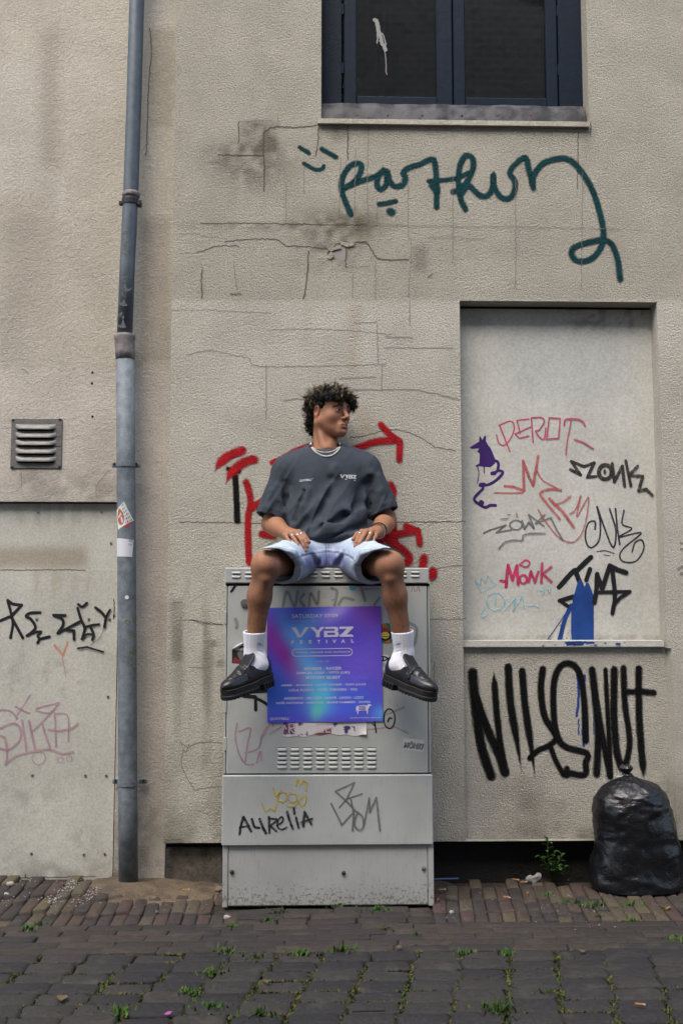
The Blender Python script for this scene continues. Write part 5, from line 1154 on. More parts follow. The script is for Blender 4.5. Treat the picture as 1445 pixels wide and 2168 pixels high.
# ------------------------------------------------------------------ graffiti
g_teal = paint('teal spray', (.004, .040, .046), .55, .6, wall=True, gscale=260); g_red = paint('red spray', (.36, .009, .014), .5, .6, wall=True, gscale=260); g_blk = paint('black spray', (.004, .004, .004), .45, .6, wall=True, gscale=260)
g_blkm = paint('black marker', (.010, .010, .012), .15, .1); g_blkd = paint('dry black marker', (.014, .014, .020), .2, .2, dry=.55); g_grey = paint('grey marker', (.13, .13, .125), .2, .2, dry=.2, opac=.85); g_pink = paint('thin pink marker', (.42, .06, .12), .2, .15, opac=.9)
g_sal = paint('dry salmon marker', (.42, .09, .10), .3, .5, dry=.45, opac=.85, gscale=300); g_mag = paint('magenta marker', (.46, .03, .11), .2, .15, dry=.25, opac=.95); g_lb = paint('pale blue marker', (.28, .52, .60), .3, .2, opac=.55); g_pur = paint('purple paint', (.035, .010, .10), .08, .05); g_blue = paint('blue paint', (.012, .045, .19), .08, .08)
g_fpk = paint('faded pink marker', (.40, .22, .28), .2, .1, opac=.6); g_or = paint('orange marker', (.52, .24, .15), .3, .2, opac=.75); g_yel = paint('yellow marker', (.45, .34, .02), .25, .2, opac=.85); g_dk = paint('brownish black marker', (.03, .027, .024), .2, .15, dry=.35); g_nv = paint('thin navy marker', (.02, .022, .032), .2, .15, dry=.25); g_ghost = paint('rubbed out tag', (.17, .17, .155), .4, .3, opac=.45); g_fred = paint('rubbed pink', (.36, .20, .21), .5, .3, opac=.4)
q = Ink(-.0012, 640, 0, .4429, 1.34)
T = lambda l, w_=27, **k: q.stroke(l, w_, **k)
q2 = Ink(-.0011, 360, 240, .4152, 1.34); q2.stroke([(660, 172), (708, 203)], 21); q2.stroke([(772, 182), (845, 222)], 24); q2.stroke([(682, 255), (735, 284), (772, 284), (783, 268)], 20); q2.build('graffiti', g_teal, house_wall, 'teal sprayed smiley eyes and mouth left of the long teal tag')
T([(232, 1025), (205, 965), (186, 905), (190, 855), (215, 805), (250, 782), (278, 786), (278, 820), (255, 860), (215, 892), (198, 900)]); T([(205, 895), (290, 862), (350, 842), (388, 815)]); T([(388, 812), (360, 850), (357, 890), (375, 905), (400, 880), (405, 815), (415, 862), (440, 890), (480, 882), (492, 845), (478, 828), (505, 803), (560, 785), (622, 760), (634, 800), (640, 870), (640, 990)]); T([(603, 865), (650, 863), (740, 850), (790, 825)], 22); T([(620, 880), (640, 910)], 36)
T([(778, 1000), (755, 950), (744, 870), (752, 790), (778, 745), (810, 752), (814, 800), (790, 860), (750, 905), (718, 915)]); T([(760, 925), (790, 885), (815, 905), (850, 935), (885, 932), (906, 895), (911, 830), (915, 890), (945, 940), (985, 948), (1010, 915), (1013, 865), (990, 828), (1010, 790), (1062, 752), (1078, 800), (1102, 898)]); T([(1098, 880), (1105, 835), (1150, 780), (1230, 756), (1285, 770), (1335, 825), (1385, 910), (1420, 1020), (1436, 1110), (1425, 1180), (1380, 1235), (1320, 1248), (1286, 1220), (1294, 1185), (1350, 1162), (1420, 1148), (1470, 1160), (1502, 1230), (1517, 1335)], 28); T([(365, 975), (400, 970), (445, 960)], 22); T([(418, 1010), (426, 1012)], 36)
q.build('graffiti', g_teal, house_wall, 'long teal sprayed handwriting tag with a looping tail below the window')
q = Ink(-.0012, 420, 870, .1753, 1.2); q.stroke([(360, 700), (490, 730)], 60); q.stroke([(440, 770), (455, 1000), (470, 1330)], 78, jit=.3); q.build('graffiti', g_blk, house_wall, 'short black sprayed T beside the red strokes')
q = Ink(-.0022, 420, 870, .1753, 1.34); q.stroke([(190, 740), (250, 640), (360, 545), (525, 475)], 105, fade=(.4, 0)); q.stroke([(325, 895), (380, 770), (480, 665), (590, 600), (665, 585)], 105, fade=(.35, 0)); q.stroke([(575, 860), (612, 980), (628, 1130), (602, 1250), (597, 1500), (610, 1830)], 74); q.stroke([(630, 1180), (700, 1130), (790, 1080)], 80); q.stroke([(770, 1485), (900, 1500)], 90); q.stroke([(895, 620), (1000, 580), (1200, 470), (1500, 380)], 70)
q.x0, q.y0 = 760, 870; q.stroke([(-120, 490), (0, 440), (200, 370), (450, 350)], 80); q.stroke([(260, 165), (370, 280), (460, 350)], 74); q.stroke([(460, 350), (492, 372), (485, 480), (483, 585)], 74); q.stroke([(375, 895), (402, 960), (385, 1060)], 95); q.stroke([(390, 1250), (415, 1430), (430, 1590)], 85); q.stroke([(340, 1250), (300, 1480)], 90); q.stroke([(230, 1540), (450, 1490), (640, 1450), (700, 1440)], 85); q.stroke([(565, 1390), (660, 1430), (712, 1480), (728, 1600)], 76); q.stroke([(300, 1520), (380, 1580), (500, 1650), (600, 1750), (600, 1820), (540, 1840)], 84); q.stroke([(285, 1470), (260, 1560)], 110); q.stroke([(780, 1770), (765, 1870)], 92); q.stroke([(888, 1935), (868, 2060)], 105, fade=(0, .5))
q.build('graffiti', g_red, house_wall, 'red sprayed letters and arrows behind the sitting man')
# on the door board
yk = Y_DOOR-.0068; D5 = (960, 620, .3598)
def door_tag(mat, label, items, sharp=False):
    q = Ink(yk, *D5, 1.15)
    for it in items: q.stroke(it[0], it[1], sharp=it[2] if len(it) > 2 else sharp)
    return q.build('graffiti', mat, door_panel, label)
door_tag(g_pink, 'thin pink angular tag at the top of the door board', [([(268, 780), (300, 860), (330, 935)], 9), ([(265, 780), (330, 755), (355, 785), (340, 845), (300, 895), (265, 885), (250, 835)], 8), ([(440, 742), (370, 750), (390, 825)], 8, 1), ([(360, 830), (450, 790)], 8), ([(360, 830), (385, 855), (440, 842)], 8, 1), ([(455, 735), (465, 880)], 8), ([(455, 735), (515, 733), (530, 760), (500, 808), (480, 812), (510, 855), (532, 855), (540, 795)], 8), ([(560, 735), (625, 738), (615, 855), (545, 860), (560, 735)], 8, 1), ([(648, 778), (658, 745), (720, 742), (755, 755), (770, 780)], 10), ([(690, 748), (665, 880), (658, 955)], 7), ([(710, 862), (760, 880), (820, 918)], 9)])
q = Ink(yk, *D5); q.poly([(150, 842), (158, 848), (167, 865), (181, 840), (189, 842), (188, 872), (204, 900), (214, 910), (232, 950), (245, 985), (240, 1005), (214, 1026), (150, 1020), (132, 1026), (127, 1016), (150, 1003), (152, 945), (137, 936), (148, 915), (104, 918), (92, 910), (118, 893), (148, 876)]); q.stroke([(236, 985), (258, 995), (262, 1015), (258, 1040)], 18); q.stroke([(232, 1065), (262, 1046), (288, 1056), (268, 1085), (232, 1114), (195, 1131), (165, 1133), (172, 1150), (132, 1192), (120, 1218), (150, 1245), (185, 1262), (215, 1250), (245, 1250)], 17); q.stroke([(225, 1062), (240, 1060)], 24); q.stroke([(158, 1130), (176, 1128)], 26); q.stroke([(160, 1232), (165, 1236)], 28); q.stroke([(140, 1020), (147, 1065), (138, 1120)], 5); q.stroke([(177, 1020), (179, 1060)], 6); q.build('graffiti', g_pur, door_panel, 'purple painted animal silhouette with a curling tail at the left of the door board')
door_tag(g_sal, 'dry salmon pink zigzag letters in the middle of the door board', [([(300, 1138), (350, 1142), (412, 1165), (408, 990)], 18, 1), ([(240, 1177), (330, 1178), (405, 1176)], 10), ([(408, 992), (440, 1080), (466, 1135), (478, 1060), (495, 962)], 17, 1), ([(490, 1000), (488, 1045), (520, 1100), (570, 1130), (630, 1165)], 10), ([(630, 1160), (560, 1155), (508, 1180), (540, 1230), (622, 1330)], 15), ([(560, 1210), (640, 1290), (705, 1380)], 17), ([(590, 1250), (650, 1225), (685, 1195)], 12), ([(680, 1300), (715, 1275), (745, 1190), (722, 1312), (755, 1260), (790, 1203), (785, 1290), (765, 1380), (735, 1440), (690, 1467), (620, 1440), (550, 1360), (495, 1275)], 8)])
door_tag(g_dk, 'dark marker tag with an eyed O at the upper right of the door board', [([(685, 1040), (745, 1072), (690, 992), (765, 1022), (825, 1000), (785, 1085), (835, 1080)], 18, 1), ([(890+38*math.cos(a), 1055+42*math.sin(a)) for a in np.linspace(0, 6.6, 16)], 24), ([(886, 1045), (888, 1060)], 14), ([(930, 1005), (944, 1110), (990, 1020), (1003, 1138)], 19, 1), ([(1010, 988), (1040, 1135)], 17), ([(1080, 1020), (1030, 1072), (1110, 1080), (1085, 1165), (1130, 1155), (1165, 1190)], 18, 1)])
door_tag(g_grey, 'faint grey marker tag at the left of the door board', [([(175, 1415), (215, 1395), (305, 1368), (250, 1410), (335, 1395)], 10, 1), ([(365+36*math.cos(a), 1366+28*math.sin(a)) for a in np.linspace(0, 6.6, 14)], 9), ([(400, 1340), (415, 1388), (440, 1350), (470, 1385), (440, 1305)], 11, 1), ([(440, 1305), (530, 1372)], 9), ([(535, 1305), (480, 1355), (570, 1322), (600, 1385), (640, 1455)], 9, 1), ([(265, 1505), (300, 1468), (350, 1455), (400, 1455), (410, 1425), (460, 1415), (535, 1415)], 9), ([(275, 1332), (320, 1326)], 6), ([(315, 1306), (330, 1305)], 6), ([(368, 1298), (370, 1315)], 8)])
door_tag(g_nv, 'thin dark handwriting tag at the right of the door board', [([(830, 1392), (828, 1345), (788, 1358), (772, 1430), (788, 1490), (820, 1495), (855, 1450), (860, 1350), (840, 1255), (880, 1370), (935, 1498), (952, 1400), (915, 1270)], 10), ([(950, 1270), (960, 1380), (975, 1480)], 10), ([(1000, 1280), (990, 1360), (1045, 1388), (968, 1438), (1100, 1412), (1000, 1500), (975, 1550), (1000, 1583), (1070, 1578), (1115, 1510), (1105, 1455), (1065, 1470), (1047, 1525)], 9), ([(840, 1523), (890, 1517), (940, 1533)], 5), ([(880, 1542), (920, 1546)], 4)])
door_tag(g_mag, 'thick magenta marker tag low in the middle of the door board', [([(275, 1695), (310, 1702), (306, 1730), (318, 1602), (345, 1690), (370, 1606), (378, 1716)], 18, 1), ([(385, 1600), (420, 1572), (446, 1586), (430, 1612), (395, 1605)], 10), ([(408+22*math.cos(a), 1685+24*math.sin(a)) for a in np.linspace(0, 6.6, 14)], 14), ([(440, 1700), (452, 1640), (476, 1700), (496, 1640)], 15, 1), ([(518, 1592), (514, 1702)], 16), ([(572, 1612), (522, 1652), (574, 1700)], 14, 1)])
door_tag(g_lb, 'pale blue crown and rubbed out tag at the lower left of the door board', [([(125, 1700), (160, 1765), (245, 1720), (200, 1665), (187, 1705), (160, 1680), (155, 1722), (125, 1700)], 8, 1), ([(245+52*math.cos(a), 1815+52*math.sin(a)) for a in np.linspace(0, 6.5, 18)], 10), ([(243, 1788), (243, 1836)], 13), ([(188, 1848), (160, 1885), (168, 1912), (200, 1890)], 8, 1), ([(300, 1865), (360, 1792), (348, 1870), (400, 1782), (410, 1855)], 9, 1), ([(430, 1845), (470, 1835), (505, 1850)], 8), ([(505, 1750), (530, 1745), (520, 1770)], 8, 1), ([(550, 1745), (565, 1740), (560, 1765)], 8, 1)])
door_tag(g_blkm, 'bold black marker tag at the lower right of the door board', [([(618, 1732), (690, 1650), (712, 1632), (735, 1690), (760, 1750)], 27, 1), ([(715, 1642), (805, 1555)], 27), ([(622, 1812), (720, 1782)], 24), ([(625, 1812), (668, 1842)], 20), ([(800, 1625), (778, 1690)], 24), ([(842, 1655), (838, 1740), (826, 1822)], 26), ([(842, 1660), (872, 1740), (916, 1605), (960, 1628), (1012, 1646)], 26, 1), ([(930, 1622), (946, 1780), (932, 1885)], 24), ([(835, 1762), (1035, 1757), (975, 1795), (935, 1845)], 18, 1)])
q = Ink(yk-.0012, *D5); q.poly([(728, 1702), (742, 1690), (765, 1736), (780, 1704), (792, 1708), (806, 1740), (822, 1786), (822, 2043), (692, 2046), (688, 1990), (690, 1850), (702, 1790)]); q.stroke([(688, 1840), (650, 1930), (622, 2040)], 26); q.stroke([(660, 1880), (600, 1970), (552, 2038)], 5); q.stroke([(740, 1700), (738, 1740)], 22)
for _ in range(26): a_, c_ = rnd.gauss(680, 50), rnd.gauss(2025, 22); q.stroke([(a_, min(c_, 2046)), (a_+2, min(c_, 2046)+1)], rnd.uniform(2, 7))
q.build('graffiti', g_blue, door_panel, 'deep blue paint spill running down the door board')
q = Ink(ly-.0008, *D5)
for a_, w_, x1_ in ((2058, 14, 820), (2070, 10, 760)): q.stroke([(665, a_), (720, a_-2), (x1_, a_)], w_, jit=.5)
for _ in range(18): a_, c_ = rnd.gauss(760, 110), rnd.uniform(2054, 2078); q.stroke([(a_, c_), (a_+6, c_)], rnd.uniform(3, 9))
q.stroke([(955, 2066), (975, 2066)], 12); q.build('graffiti', g_blue, door_sill, 'blue paint splashes on the ledge below the door board')
# big black letters below the door
q = Ink(Y_IN-.0012, 960, 1380, .3356, 1.22); B = q.stroke
B([(118, 130), (135, 330), (175, 600), (235, 785)], 62); B([(130, 260), (200, 460), (280, 640), (322, 765)], 56); B([(250, 115), (265, 330), (290, 560), (328, 765)], 42, fade=(.15, 0)); B([(342, 95), (358, 330), (400, 580), (430, 770)], 50, fade=(0, .45)); B([(430, 120), (450, 350), (490, 620), (515, 820)], 46, fade=(0, .45)); B([(560, 108), (548, 240), (570, 400), (622, 490), (655, 545)], 44); B([(478, 670), (530, 622), (600, 590), (648, 550)], 38); B([(832, 560), (822, 320), (790, 130), (725, 72), (660, 105), (628, 220), (632, 430), (660, 550), (712, 602), (838, 640), (830, 700), (822, 775), (700, 758)], 42); B([(610, 600), (640, 680), (690, 775)], 34); B([(712, 735), (712, 780)], 36)
B([(870, 112), (895, 330), (908, 520), (900, 770)], 46); B([(880, 200), (925, 480), (985, 785)], 42); B([(955, 112), (968, 380), (990, 780)], 30); B([(1010, 110), (1008, 400), (1025, 620), (1055, 730)], 48); B([(1068, 100), (1078, 330), (1106, 540), (1095, 660), (1070, 730)], 40); B([(1165, 105), (1165, 350), (1180, 600), (1198, 800)], 46, fade=(0, .12)); B([(1095, 250), (1180, 250), (1262, 256)], 36)
q.build('graffiti', g_blk, house_wall, 'tall thick black sprayed letters below the boarded doorway')
q = Ink(Y_IN-.0008, 960, 1380, .3356); q.stroke([(775, 120), (785, 240), (782, 330), (773, 405)], 15, jit=.6); q.stroke([(822, 150), (815, 350), (815, 590)], 18, jit=.7); q.stroke([(785, 430), (786, 520)], 8, jit=.9); q.stroke([(878, 400), (880, 520)], 6, jit=.8); q.build('graffiti', g_blue, house_wall, 'thin blue paint drips among the tall black letters')
q = Ink(-.0012); q.stroke([(1440, 1150), (1452, 1152), (1455, 1162), (1440, 1162)], 6); q.stroke([(1434, 1205), (1445, 1200), (1455, 1210), (1440, 1215)], 8); q.build('graffiti', g_ghost, house_wall, 'grey tag cut off by the right edge of the picture')
# on the left board
L2 = (0, 1240, .3045); q = Ink(Y_BOARD-.001, *L2, 1.15)
for l, w_, sh in (([(55, 102), (90, 250), (75, 362)], 18, 0), ([(55, 102), (90, 128), (152, 135), (78, 215), (120, 290), (160, 362)], 19, 1), ([(-10, 248), (75, 212)], 17, 0), ([(280, 186), (212, 190), (182, 212), (215, 232), (248, 285), (228, 318), (188, 348)], 18, 0), ([(190, 348), (240, 325), (288, 320), (262, 348), (275, 368), (262, 398)], 16, 0), ([(272, 372), (345, 354)], 18, 0), ([(372, 204), (455, 206)], 17, 0), ([(378, 208), (432, 230), (438, 275), (402, 330)], 18, 0), ([(402, 330), (480, 290), (555, 250)], 16, 1), ([(465, 308), (515, 312), (515, 372)], 18, 1), ([(545, 130), (572, 146), (605, 120)], 17, 0), ([(540, 155), (566, 240), (590, 292), (578, 345), (570, 372)], 17, 0), ([(585, 288), (640, 275), (690, 268)], 15, 0), ([(632, 290), (652, 340), (642, 376)], 16, 0), ([(575, 365), (605, 338), (645, 338)], 13, 0), ([(665, 152), (712, 190), (738, 228)], 17, 0), ([(766, 168), (738, 220), (726, 288)], 16, 0), ([(726, 290), (695, 360), (630, 414)], 3, 0), ([(542, 436), (610, 425)], 12, 0), ([(600, 425), (720, 460)], 11, 0)): q.stroke(l, w_, sharp=bool(sh))
q.build('graffiti', g_blkm, low_board, 'black marker capitals across the upper part of the left board')
q = Ink(Y_BOARD-.0009, *L2); q.stroke([(380, 415), (440, 485)], 18); q.stroke([(440, 485), (470, 392)], 16); q.stroke([(435, 500), (460, 640)], 5); q.build('graffiti', g_or, low_board, 'small orange V on the left board')
q = Ink(Y_BOARD-.0009, *L2)
for l, w_ in (([(-30, 890), (0, 868), (60, 868), (100, 895), (122, 925)], 17), ([(110, 842), (160, 868), (205, 888)], 17), ([(210, 762), (165, 830), (122, 900)], 12), ([(410, 815), (300, 840), (252, 860), (290, 878), (345, 883), (385, 850), (408, 818)], 15), ([(385, 855), (300, 940), (232, 1008)], 13), ([(0, 995), (60, 965), (110, 960), (148, 1005), (130, 1085), (60, 1140), (0, 1132)], 18), ([(0, 1042), (35, 1060), (48, 1120), (50, 1190), (40, 1245)], 18), ([(155, 932), (185, 1148)], 17), ([(202, 938), (245, 1140)], 19), ([(288, 950), (352, 1138)], 17), ([(380, 880), (390, 1118)], 15), ([(390, 885), (470, 905), (475, 1078)], 11), ([(340, 1000), (430, 1005), (500, 990), (542, 955)], 16), ([(50, 1230), (120, 1180), (250, 1147), (340, 1135), (430, 1165), (510, 1155)], 15)): q.stroke(l, w_)
q.ring(270, 1196, 46, 46, 7); q.ring(420, 1205, 21, 20, 6); q.ring(482, 1200, 20, 20, 6); q.build('graffiti', g_fpk, low_board, 'faded pink marker tag on wheels low on the left board')
# on the cabinet
ys_ = YS-.0006; C3 = (450, 1480, .346); q = Ink(ys_, *C3)
for l, w_ in (([(165, 828), (172, 780), (188, 722)], 17), ([(190, 722), (212, 765), (235, 810)], 18), ([(165, 785), (225, 776)], 13), ([(240, 735), (256, 782), (285, 788)], 17), ([(288, 735), (305, 780), (325, 820)], 19), ([(345, 722), (347, 818)], 17), ([(345, 732), (395, 738), (352, 775)], 14), ([(352, 775), (390, 808)], 15), ([(392, 775), (428, 748), (425, 720), (402, 738), (395, 778), (420, 798), (455, 785)], 11), ([(455, 690), (472, 745), (490, 795)], 17), ([(495, 660), (500, 702)], 16), ([(510, 725), (525, 785)], 16), ([(553, 778), (562, 690)], 17), ([(562, 692), (605, 768)], 15), ([(540, 755), (608, 732)], 14)): q.stroke(l, w_)
q.build('graffiti', g_blkd, skirt, 'black marker name on the lower left of the cabinet')
q = Ink(ys_, *C3)
for l, sh in (([(370, 545), (385, 600), (420, 560)], 1), ([(412, 570), (392, 640), (382, 688)], 0), ([(300, 640), (325, 690), (355, 672), (385, 688)], 1), ([(520, 622), (548, 655), (572, 620), (558, 592), (500, 655)], 0), ([(510, 532), (515, 488), (545, 522), (553, 495), (575, 508), (570, 560)], 1), ([(458, 655), (500, 658)], 0)): q.stroke(l, 8, sharp=bool(sh))
q.ring(425, 598, 32, 30, 7); q.ring(487, 602, 30, 28, 7); q.build('graffiti', g_yel, skirt, 'yellow crown and looping tag on the lower left of the cabinet')
q = Ink(ys_, *C3)
for l in ([(775, 665), (820, 612), (915, 580)], [(878, 690), (815, 622), (750, 565), (866, 512), (816, 620)], [(725, 640), (790, 770), (862, 690)], [(845, 615), (862, 700), (855, 805)], [(925, 770), (957, 605), (960, 690), (1000, 602), (1023, 808)]): q.stroke(l, 12, sharp=True)
q.stroke([(885, 690), (866, 760), (890, 800), (918, 785), (918, 725), (885, 690)], 12); q.build('graffiti', g_grey, skirt, 'grey marker tag on the lower right of the cabinet')
q = Ink(yd, *C3); q.stroke([(990, 140), (1000, 205)], 9); q.stroke([(975, 150), (992, 165)], 7); q.ring(1080, 120, 34, 60, 8); q.stroke([(1070, 140), (1080, 115), (1095, 120)], 8); q.build('graffiti', g_blkm, door, 'thin black loop letters right below the poster')
q = Ink(yd, *C3); q.stroke([(940, 188), (1020, 180), (1100, 165), (1195, 212)], 12); q.stroke([(1050, 100), (1170, 50)], 14); q.build('graffiti', g_fred, door, 'rubbed reddish lines below the right shoe')
q = Ink(yd, *C3)
for l in ([(150, 150), (140, 230), (160, 330), (200, 395), (250, 400)], [(160, 200), (230, 180), (215, 270), (200, 380)], [(200, 330), (280, 300), (300, 230), (330, 170)], [(270, 390), (290, 320), (300, 380)], [(300, 240), (350, 150), (370, 160)], [(350, 210), (420, 170)]): q.stroke(l, 12)
q.build('graffiti', g_fpk, door, 'faded pink scribble at the lower left of the cabinet door')
C2 = (450, 1100, .346); q = Ink(yd, *C2); q.stroke([(145, 392), (130, 418), (115, 440)], 17); q.stroke([(190, 1080), (260, 1085)], 26); q.stroke([(240, 1083), (300, 1110), (345, 1140)], 20); q.stroke([(262, 1085), (264, 1165)], 20); q.stroke([(225, 1055), (330, 1045)], 24); q.build('graffiti', g_blkm, door, 'black marker arrow and dash on the cabinet door')
q = Ink(yd, *C2)
for l in ([(430, 530), (455, 440), (500, 530), (520, 440)], [(560, 455), (535, 490), (560, 530)], [(590, 530), (600, 450), (640, 520), (650, 440)], [(725, 420), (760, 440), (745, 525)], [(770, 520), (800, 480), (860, 490)], [(1020, 480), (990, 520)], [(910, 420), (930, 495)]): q.stroke(l, 22)
q.stroke([(1200, 630), (1245, 660), (1240, 740), (1215, 790)], 20); q.stroke([(140, 610), (150, 640), (145, 660)], 26); q.build('graffiti', g_ghost, door, 'rubbed out grey tag above the poster on the cabinet door')
q = Ink(yd, *C2); q.stroke([(1215, 440), (1225, 410), (1235, 440)], 8); q.stroke([(1245, 440), (1255, 405), (1265, 440)], 8); q.stroke([(930, 425), (1010, 420)], 16); q.build('graffiti', g_fred, door, 'pale pink letters at the upper right of the cabinet door')
# ------------------------------------------------------------------ the sitting man
person = thing('person', 'young man in dark grey tee and pale denim shorts sitting atop the cabinet', 'person', (float(P(694, 1200, -.2)[0]), -.2, SEAT))
# ---- skeleton in metres
hcx = P(698, 872, -.15)                       # middle of the head between the ears, at eye height
TH = R(45); Fd = A3((math.sin(TH), -math.cos(TH), -.03)); Fd /= np.linalg.norm(Fd); Sd = A3((math.cos(TH), math.sin(TH), 0)); Ud = np.cross(Sd, -Fd); Ud = Ud if Ud[2] > 0 else -Ud
HM = np.stack([Sd, Fd, Ud], -1)               # columns = head axes
def H(a, b, c): return hcx+HM@A3((a, b, c))
def hl(p): return (p-hcx)@HM
neck0, neck1 = H(0, -.034, -.070), P(689, 957, -.150)
shR, shL = P(607, 995, -.145), P(771, 990, -.145)
elR, elL = P(574, 1108, -.125), P(818, 1102, -.125)
wrR, wrL = P(605, 1128, -.345), P(799, 1126, -.345)
hipR, hipL = P(660, 1172, -.19), P(729, 1172, -.19)
knR, knL = P(563, 1197, -.555), P(824, 1197, -.555)
caR, caL = P(549, 1262, -.525), P(836, 1262, -.525)
anR, anL = P(538, 1385, -.475), P(855, 1385, -.475)
pel, bel, che = P(694, 1165, -.20), P(694, 1110, -.20), P(691, 1030, -.17)
body = []
U = lambda f, k=.02: body.append(('u', k, f)); S_ = lambda f, k=.01: body.append(('s', k, f))
# torso (under the clothes)
U(ell(che, (.150, .085, .15)), .04); U(ell(bel, (.130, .085, .12)), .05); U(ell(pel, (.145, .10, .085)), .05)
bsR, bsL = shR-A3((-.012, 0, .026)), shL-A3((.012, 0, .026)); U(rcone(bsR, bsL, .042, .042), .04); U(rcone(neck1, bsR, .034, .038), .03); U(rcone(neck1, bsL, .034, .038), .03)
# neck
U(rcone(neck0, neck1, .0515, .058), .03)
U(rcone(H(.058, -.02, -.06), neck1+A3((.012, -.055, .012)), .012, .010), .025); U(rcone(H(-.058, -.02, -.06), neck1+A3((-.006, -.056, .010)), .014, .012), .022); U(sph(H(0, .022, -.150), .012), .03)
# head
U(ell(H(0, -.014, .018), (.0735, .094, .080), HM), .03)
U(ell(H(0, .032, -.036), (.058, .055, .072), HM), .03); U(ell(H(0, .050, .028), (.056, .036, .044), HM), .025)
for sg in (-1, 1):
    U(rcone(H(sg*.053, -.002, -.050), H(sg*.013, .068, -.097), .020, .0165), .034); U(sph(H(sg*.043, .052, -.030), .019), .032); U(rcone(H(sg*.050, -.01, .0), H(sg*.054, -.002, -.048), .018, .018), .03)
U(sph(H(0, .079, -.098), .0165), .022)
U(rcone(H(-.034, .082, .0155), H(.034, .082, .0155), .0105, .0105), .014)
for sg in (-1, 1): S_(ell(H(sg*.0315, .099, -.003), (.019, .016, .0125), HM), .012)
U(rcone(H(0, .086, .006), H(0, .110, -.032), .0078, .0098), .011); U(sph(H(0, .1130, -.0355), .0092), .008)
for sg in (-1, 1): U(ell(H(sg*.0115, .098, -.040), (.0075, .010, .0075), HM), .007)
for sg in (-1, 1): S_(ell(H(sg*.0065, .1035, -.0485), (.0038, .006, .004), HM), .003)
for sg in (-1, 1): U(ell(H(sg*.0315, .0755, -.0035), (.0125, .0120, .0118), HM), .002); U(rcone(H(sg*.0205, .0845, .0022), H(sg*.044, .079, .0008), .0046, .0042), .005); U(rcone(H(sg*.021, .0840, -.0098), H(sg*.043, .079, -.0098), .0036, .0034), .006)
U(ell(H(0, .082, -.072), (.026, .016, .020), HM), .016)
U(rcone(H(-.019, .0895, -.0700), H(0, .0985, -.0665), .0034, .0052), .005); U(rcone(H(.019, .0895, -.0700), H(0, .0985, -.0665), .0034, .0052), .005)
U(rcone(H(-.016, .0895, -.0785), H(0, .0965, -.0800), .0042, .0068), .005); U(rcone(H(.016, .0895, -.0785), H(0, .0965, -.0800), .0042, .0068), .005); S_(rcone(H(-.021, .096, -.0728), H(.021, .096, -.0728), .0016, .0016), .002); S_(rcone(H(-.013, .098, -.0895), H(.013, .098, -.0895), .003, .003), .008)
for sg in (-1, 1):
    er = Matrix.Rotation(sg*R(-22), 3, 'Z') @ Matrix.Rotation(R(-10), 3, 'X'); EM = HM @ np.array(er); ec = H(sg*.0785, -.008, -.008)
    U(ell(ec, (.0105, .0205, .0320), EM), .006); S_(ell(ec+HM@A3((sg*.0120, .005, .002)), (.0115, .0120, .020), EM), .004); U(sph(H(sg*.0745, .004, -.014), .0055), .005); U(sph(H(sg*.0735, -.001, -.036), .0075), .006)
# arms
def arm(sh, el, wr, sg):
    U(rcone(sh, el, .042, .040), .03); U(rcone(el, el*.62+wr*.38, .043, .041), .025); U(rcone(el*.62+wr*.38, wr, .041, .0275), .02)
arm(bsR, elR, wrR, -1); arm(bsL, elL, wrL, 1)
# hands: knuckle, middle joint, fingertip for index..little, then the thumb (photo pixels + depth)
HR = {'k': [(633, 1127, -.410), (625, 1127, -.415), (615, 1130, -.412), (605, 1135, -.402)], 'm': [(645, 1141, -.448), (638, 1146, -.458), (625, 1146, -.458), (611, 1146, -.440)], 't': [(650, 1157, -.462), (646, 1166, -.470), (632, 1161, -.474), (617, 1153, -.462)], 'th': [(622, 1128, -.365), (642, 1131, -.400), (654, 1148, -.435)]}
HL = {'k': [(765, 1126, -.412), (775, 1125, -.418), (786, 1127, -.414), (796, 1132, -.402)], 'm': [(757, 1141, -.452), (765, 1143, -.462), (780, 1140, -.456), (794, 1139, -.436)], 't': [(751, 1156, -.474), (758, 1158, -.480), (775, 1150, -.476), (791, 1144, -.456)], 'th': [(776, 1127, -.370), (756, 1130, -.400), (747, 1142, -.432)]}
hand_seg = {}
def hand(hd, wr, key):
    segs = []
    for i, (k, m, t) in enumerate(zip(hd['k'], hd['m'], hd['t'])):
        k, m, t = P(*k), P(*m), P(*t); m = m+A3((0, -.002, .004)); q = m*.42+t*.58+A3((0, -.0025, .003)); rr = (.0098, .0100, .0095, .0082)[i]
        U(rcone(wr*.85+k*.15, k, .0185, .0110), .014); U(rcone(k, m, rr, rr*.90), .004); U(rcone(m, q, rr*.92, rr*.82), .003); U(rcone(q, t, rr*.82, rr*.70), .003); U(sph(k+A3((0, -.002, .003)), .0092), .005); segs.append((k, m, q, t, rr))
    a, b_, c = [P(*x) for x in hd['th']]; U(rcone(wr*.5+a*.5, a, .019, .0145), .014); U(rcone(a, b_, .0135, .0105), .008); U(rcone(b_, c, .0105, .0082), .003); hand_seg[key] = segs
hand(HR, wrR, 'R'); hand(HL, wrL, 'L')
# legs
def leg(hip, kn, ca_, an, sg):
    U(rcone(hip, kn, .080, .057), .03); U(sph(kn, .0555), .02); U(ell(kn+A3((0, -.045, .012)), (.030, .018, .033)), .022)
    U(rcone(kn, ca_, .049, .046), .03); U(ell(ca_+A3((-sg*.004, .026, .02)), (.039, .045, .085)), .03); U(rcone(ca_, an, .045, .0335), .03); U(rcone(kn+A3((0, -.035, -.06)), an+A3((0, -.008, .13)), .014, .012), .03)
leg(hipR, knR, caR, anR, -1); leg(hipL, knL, caL, anL, 1)
fb = field(body)
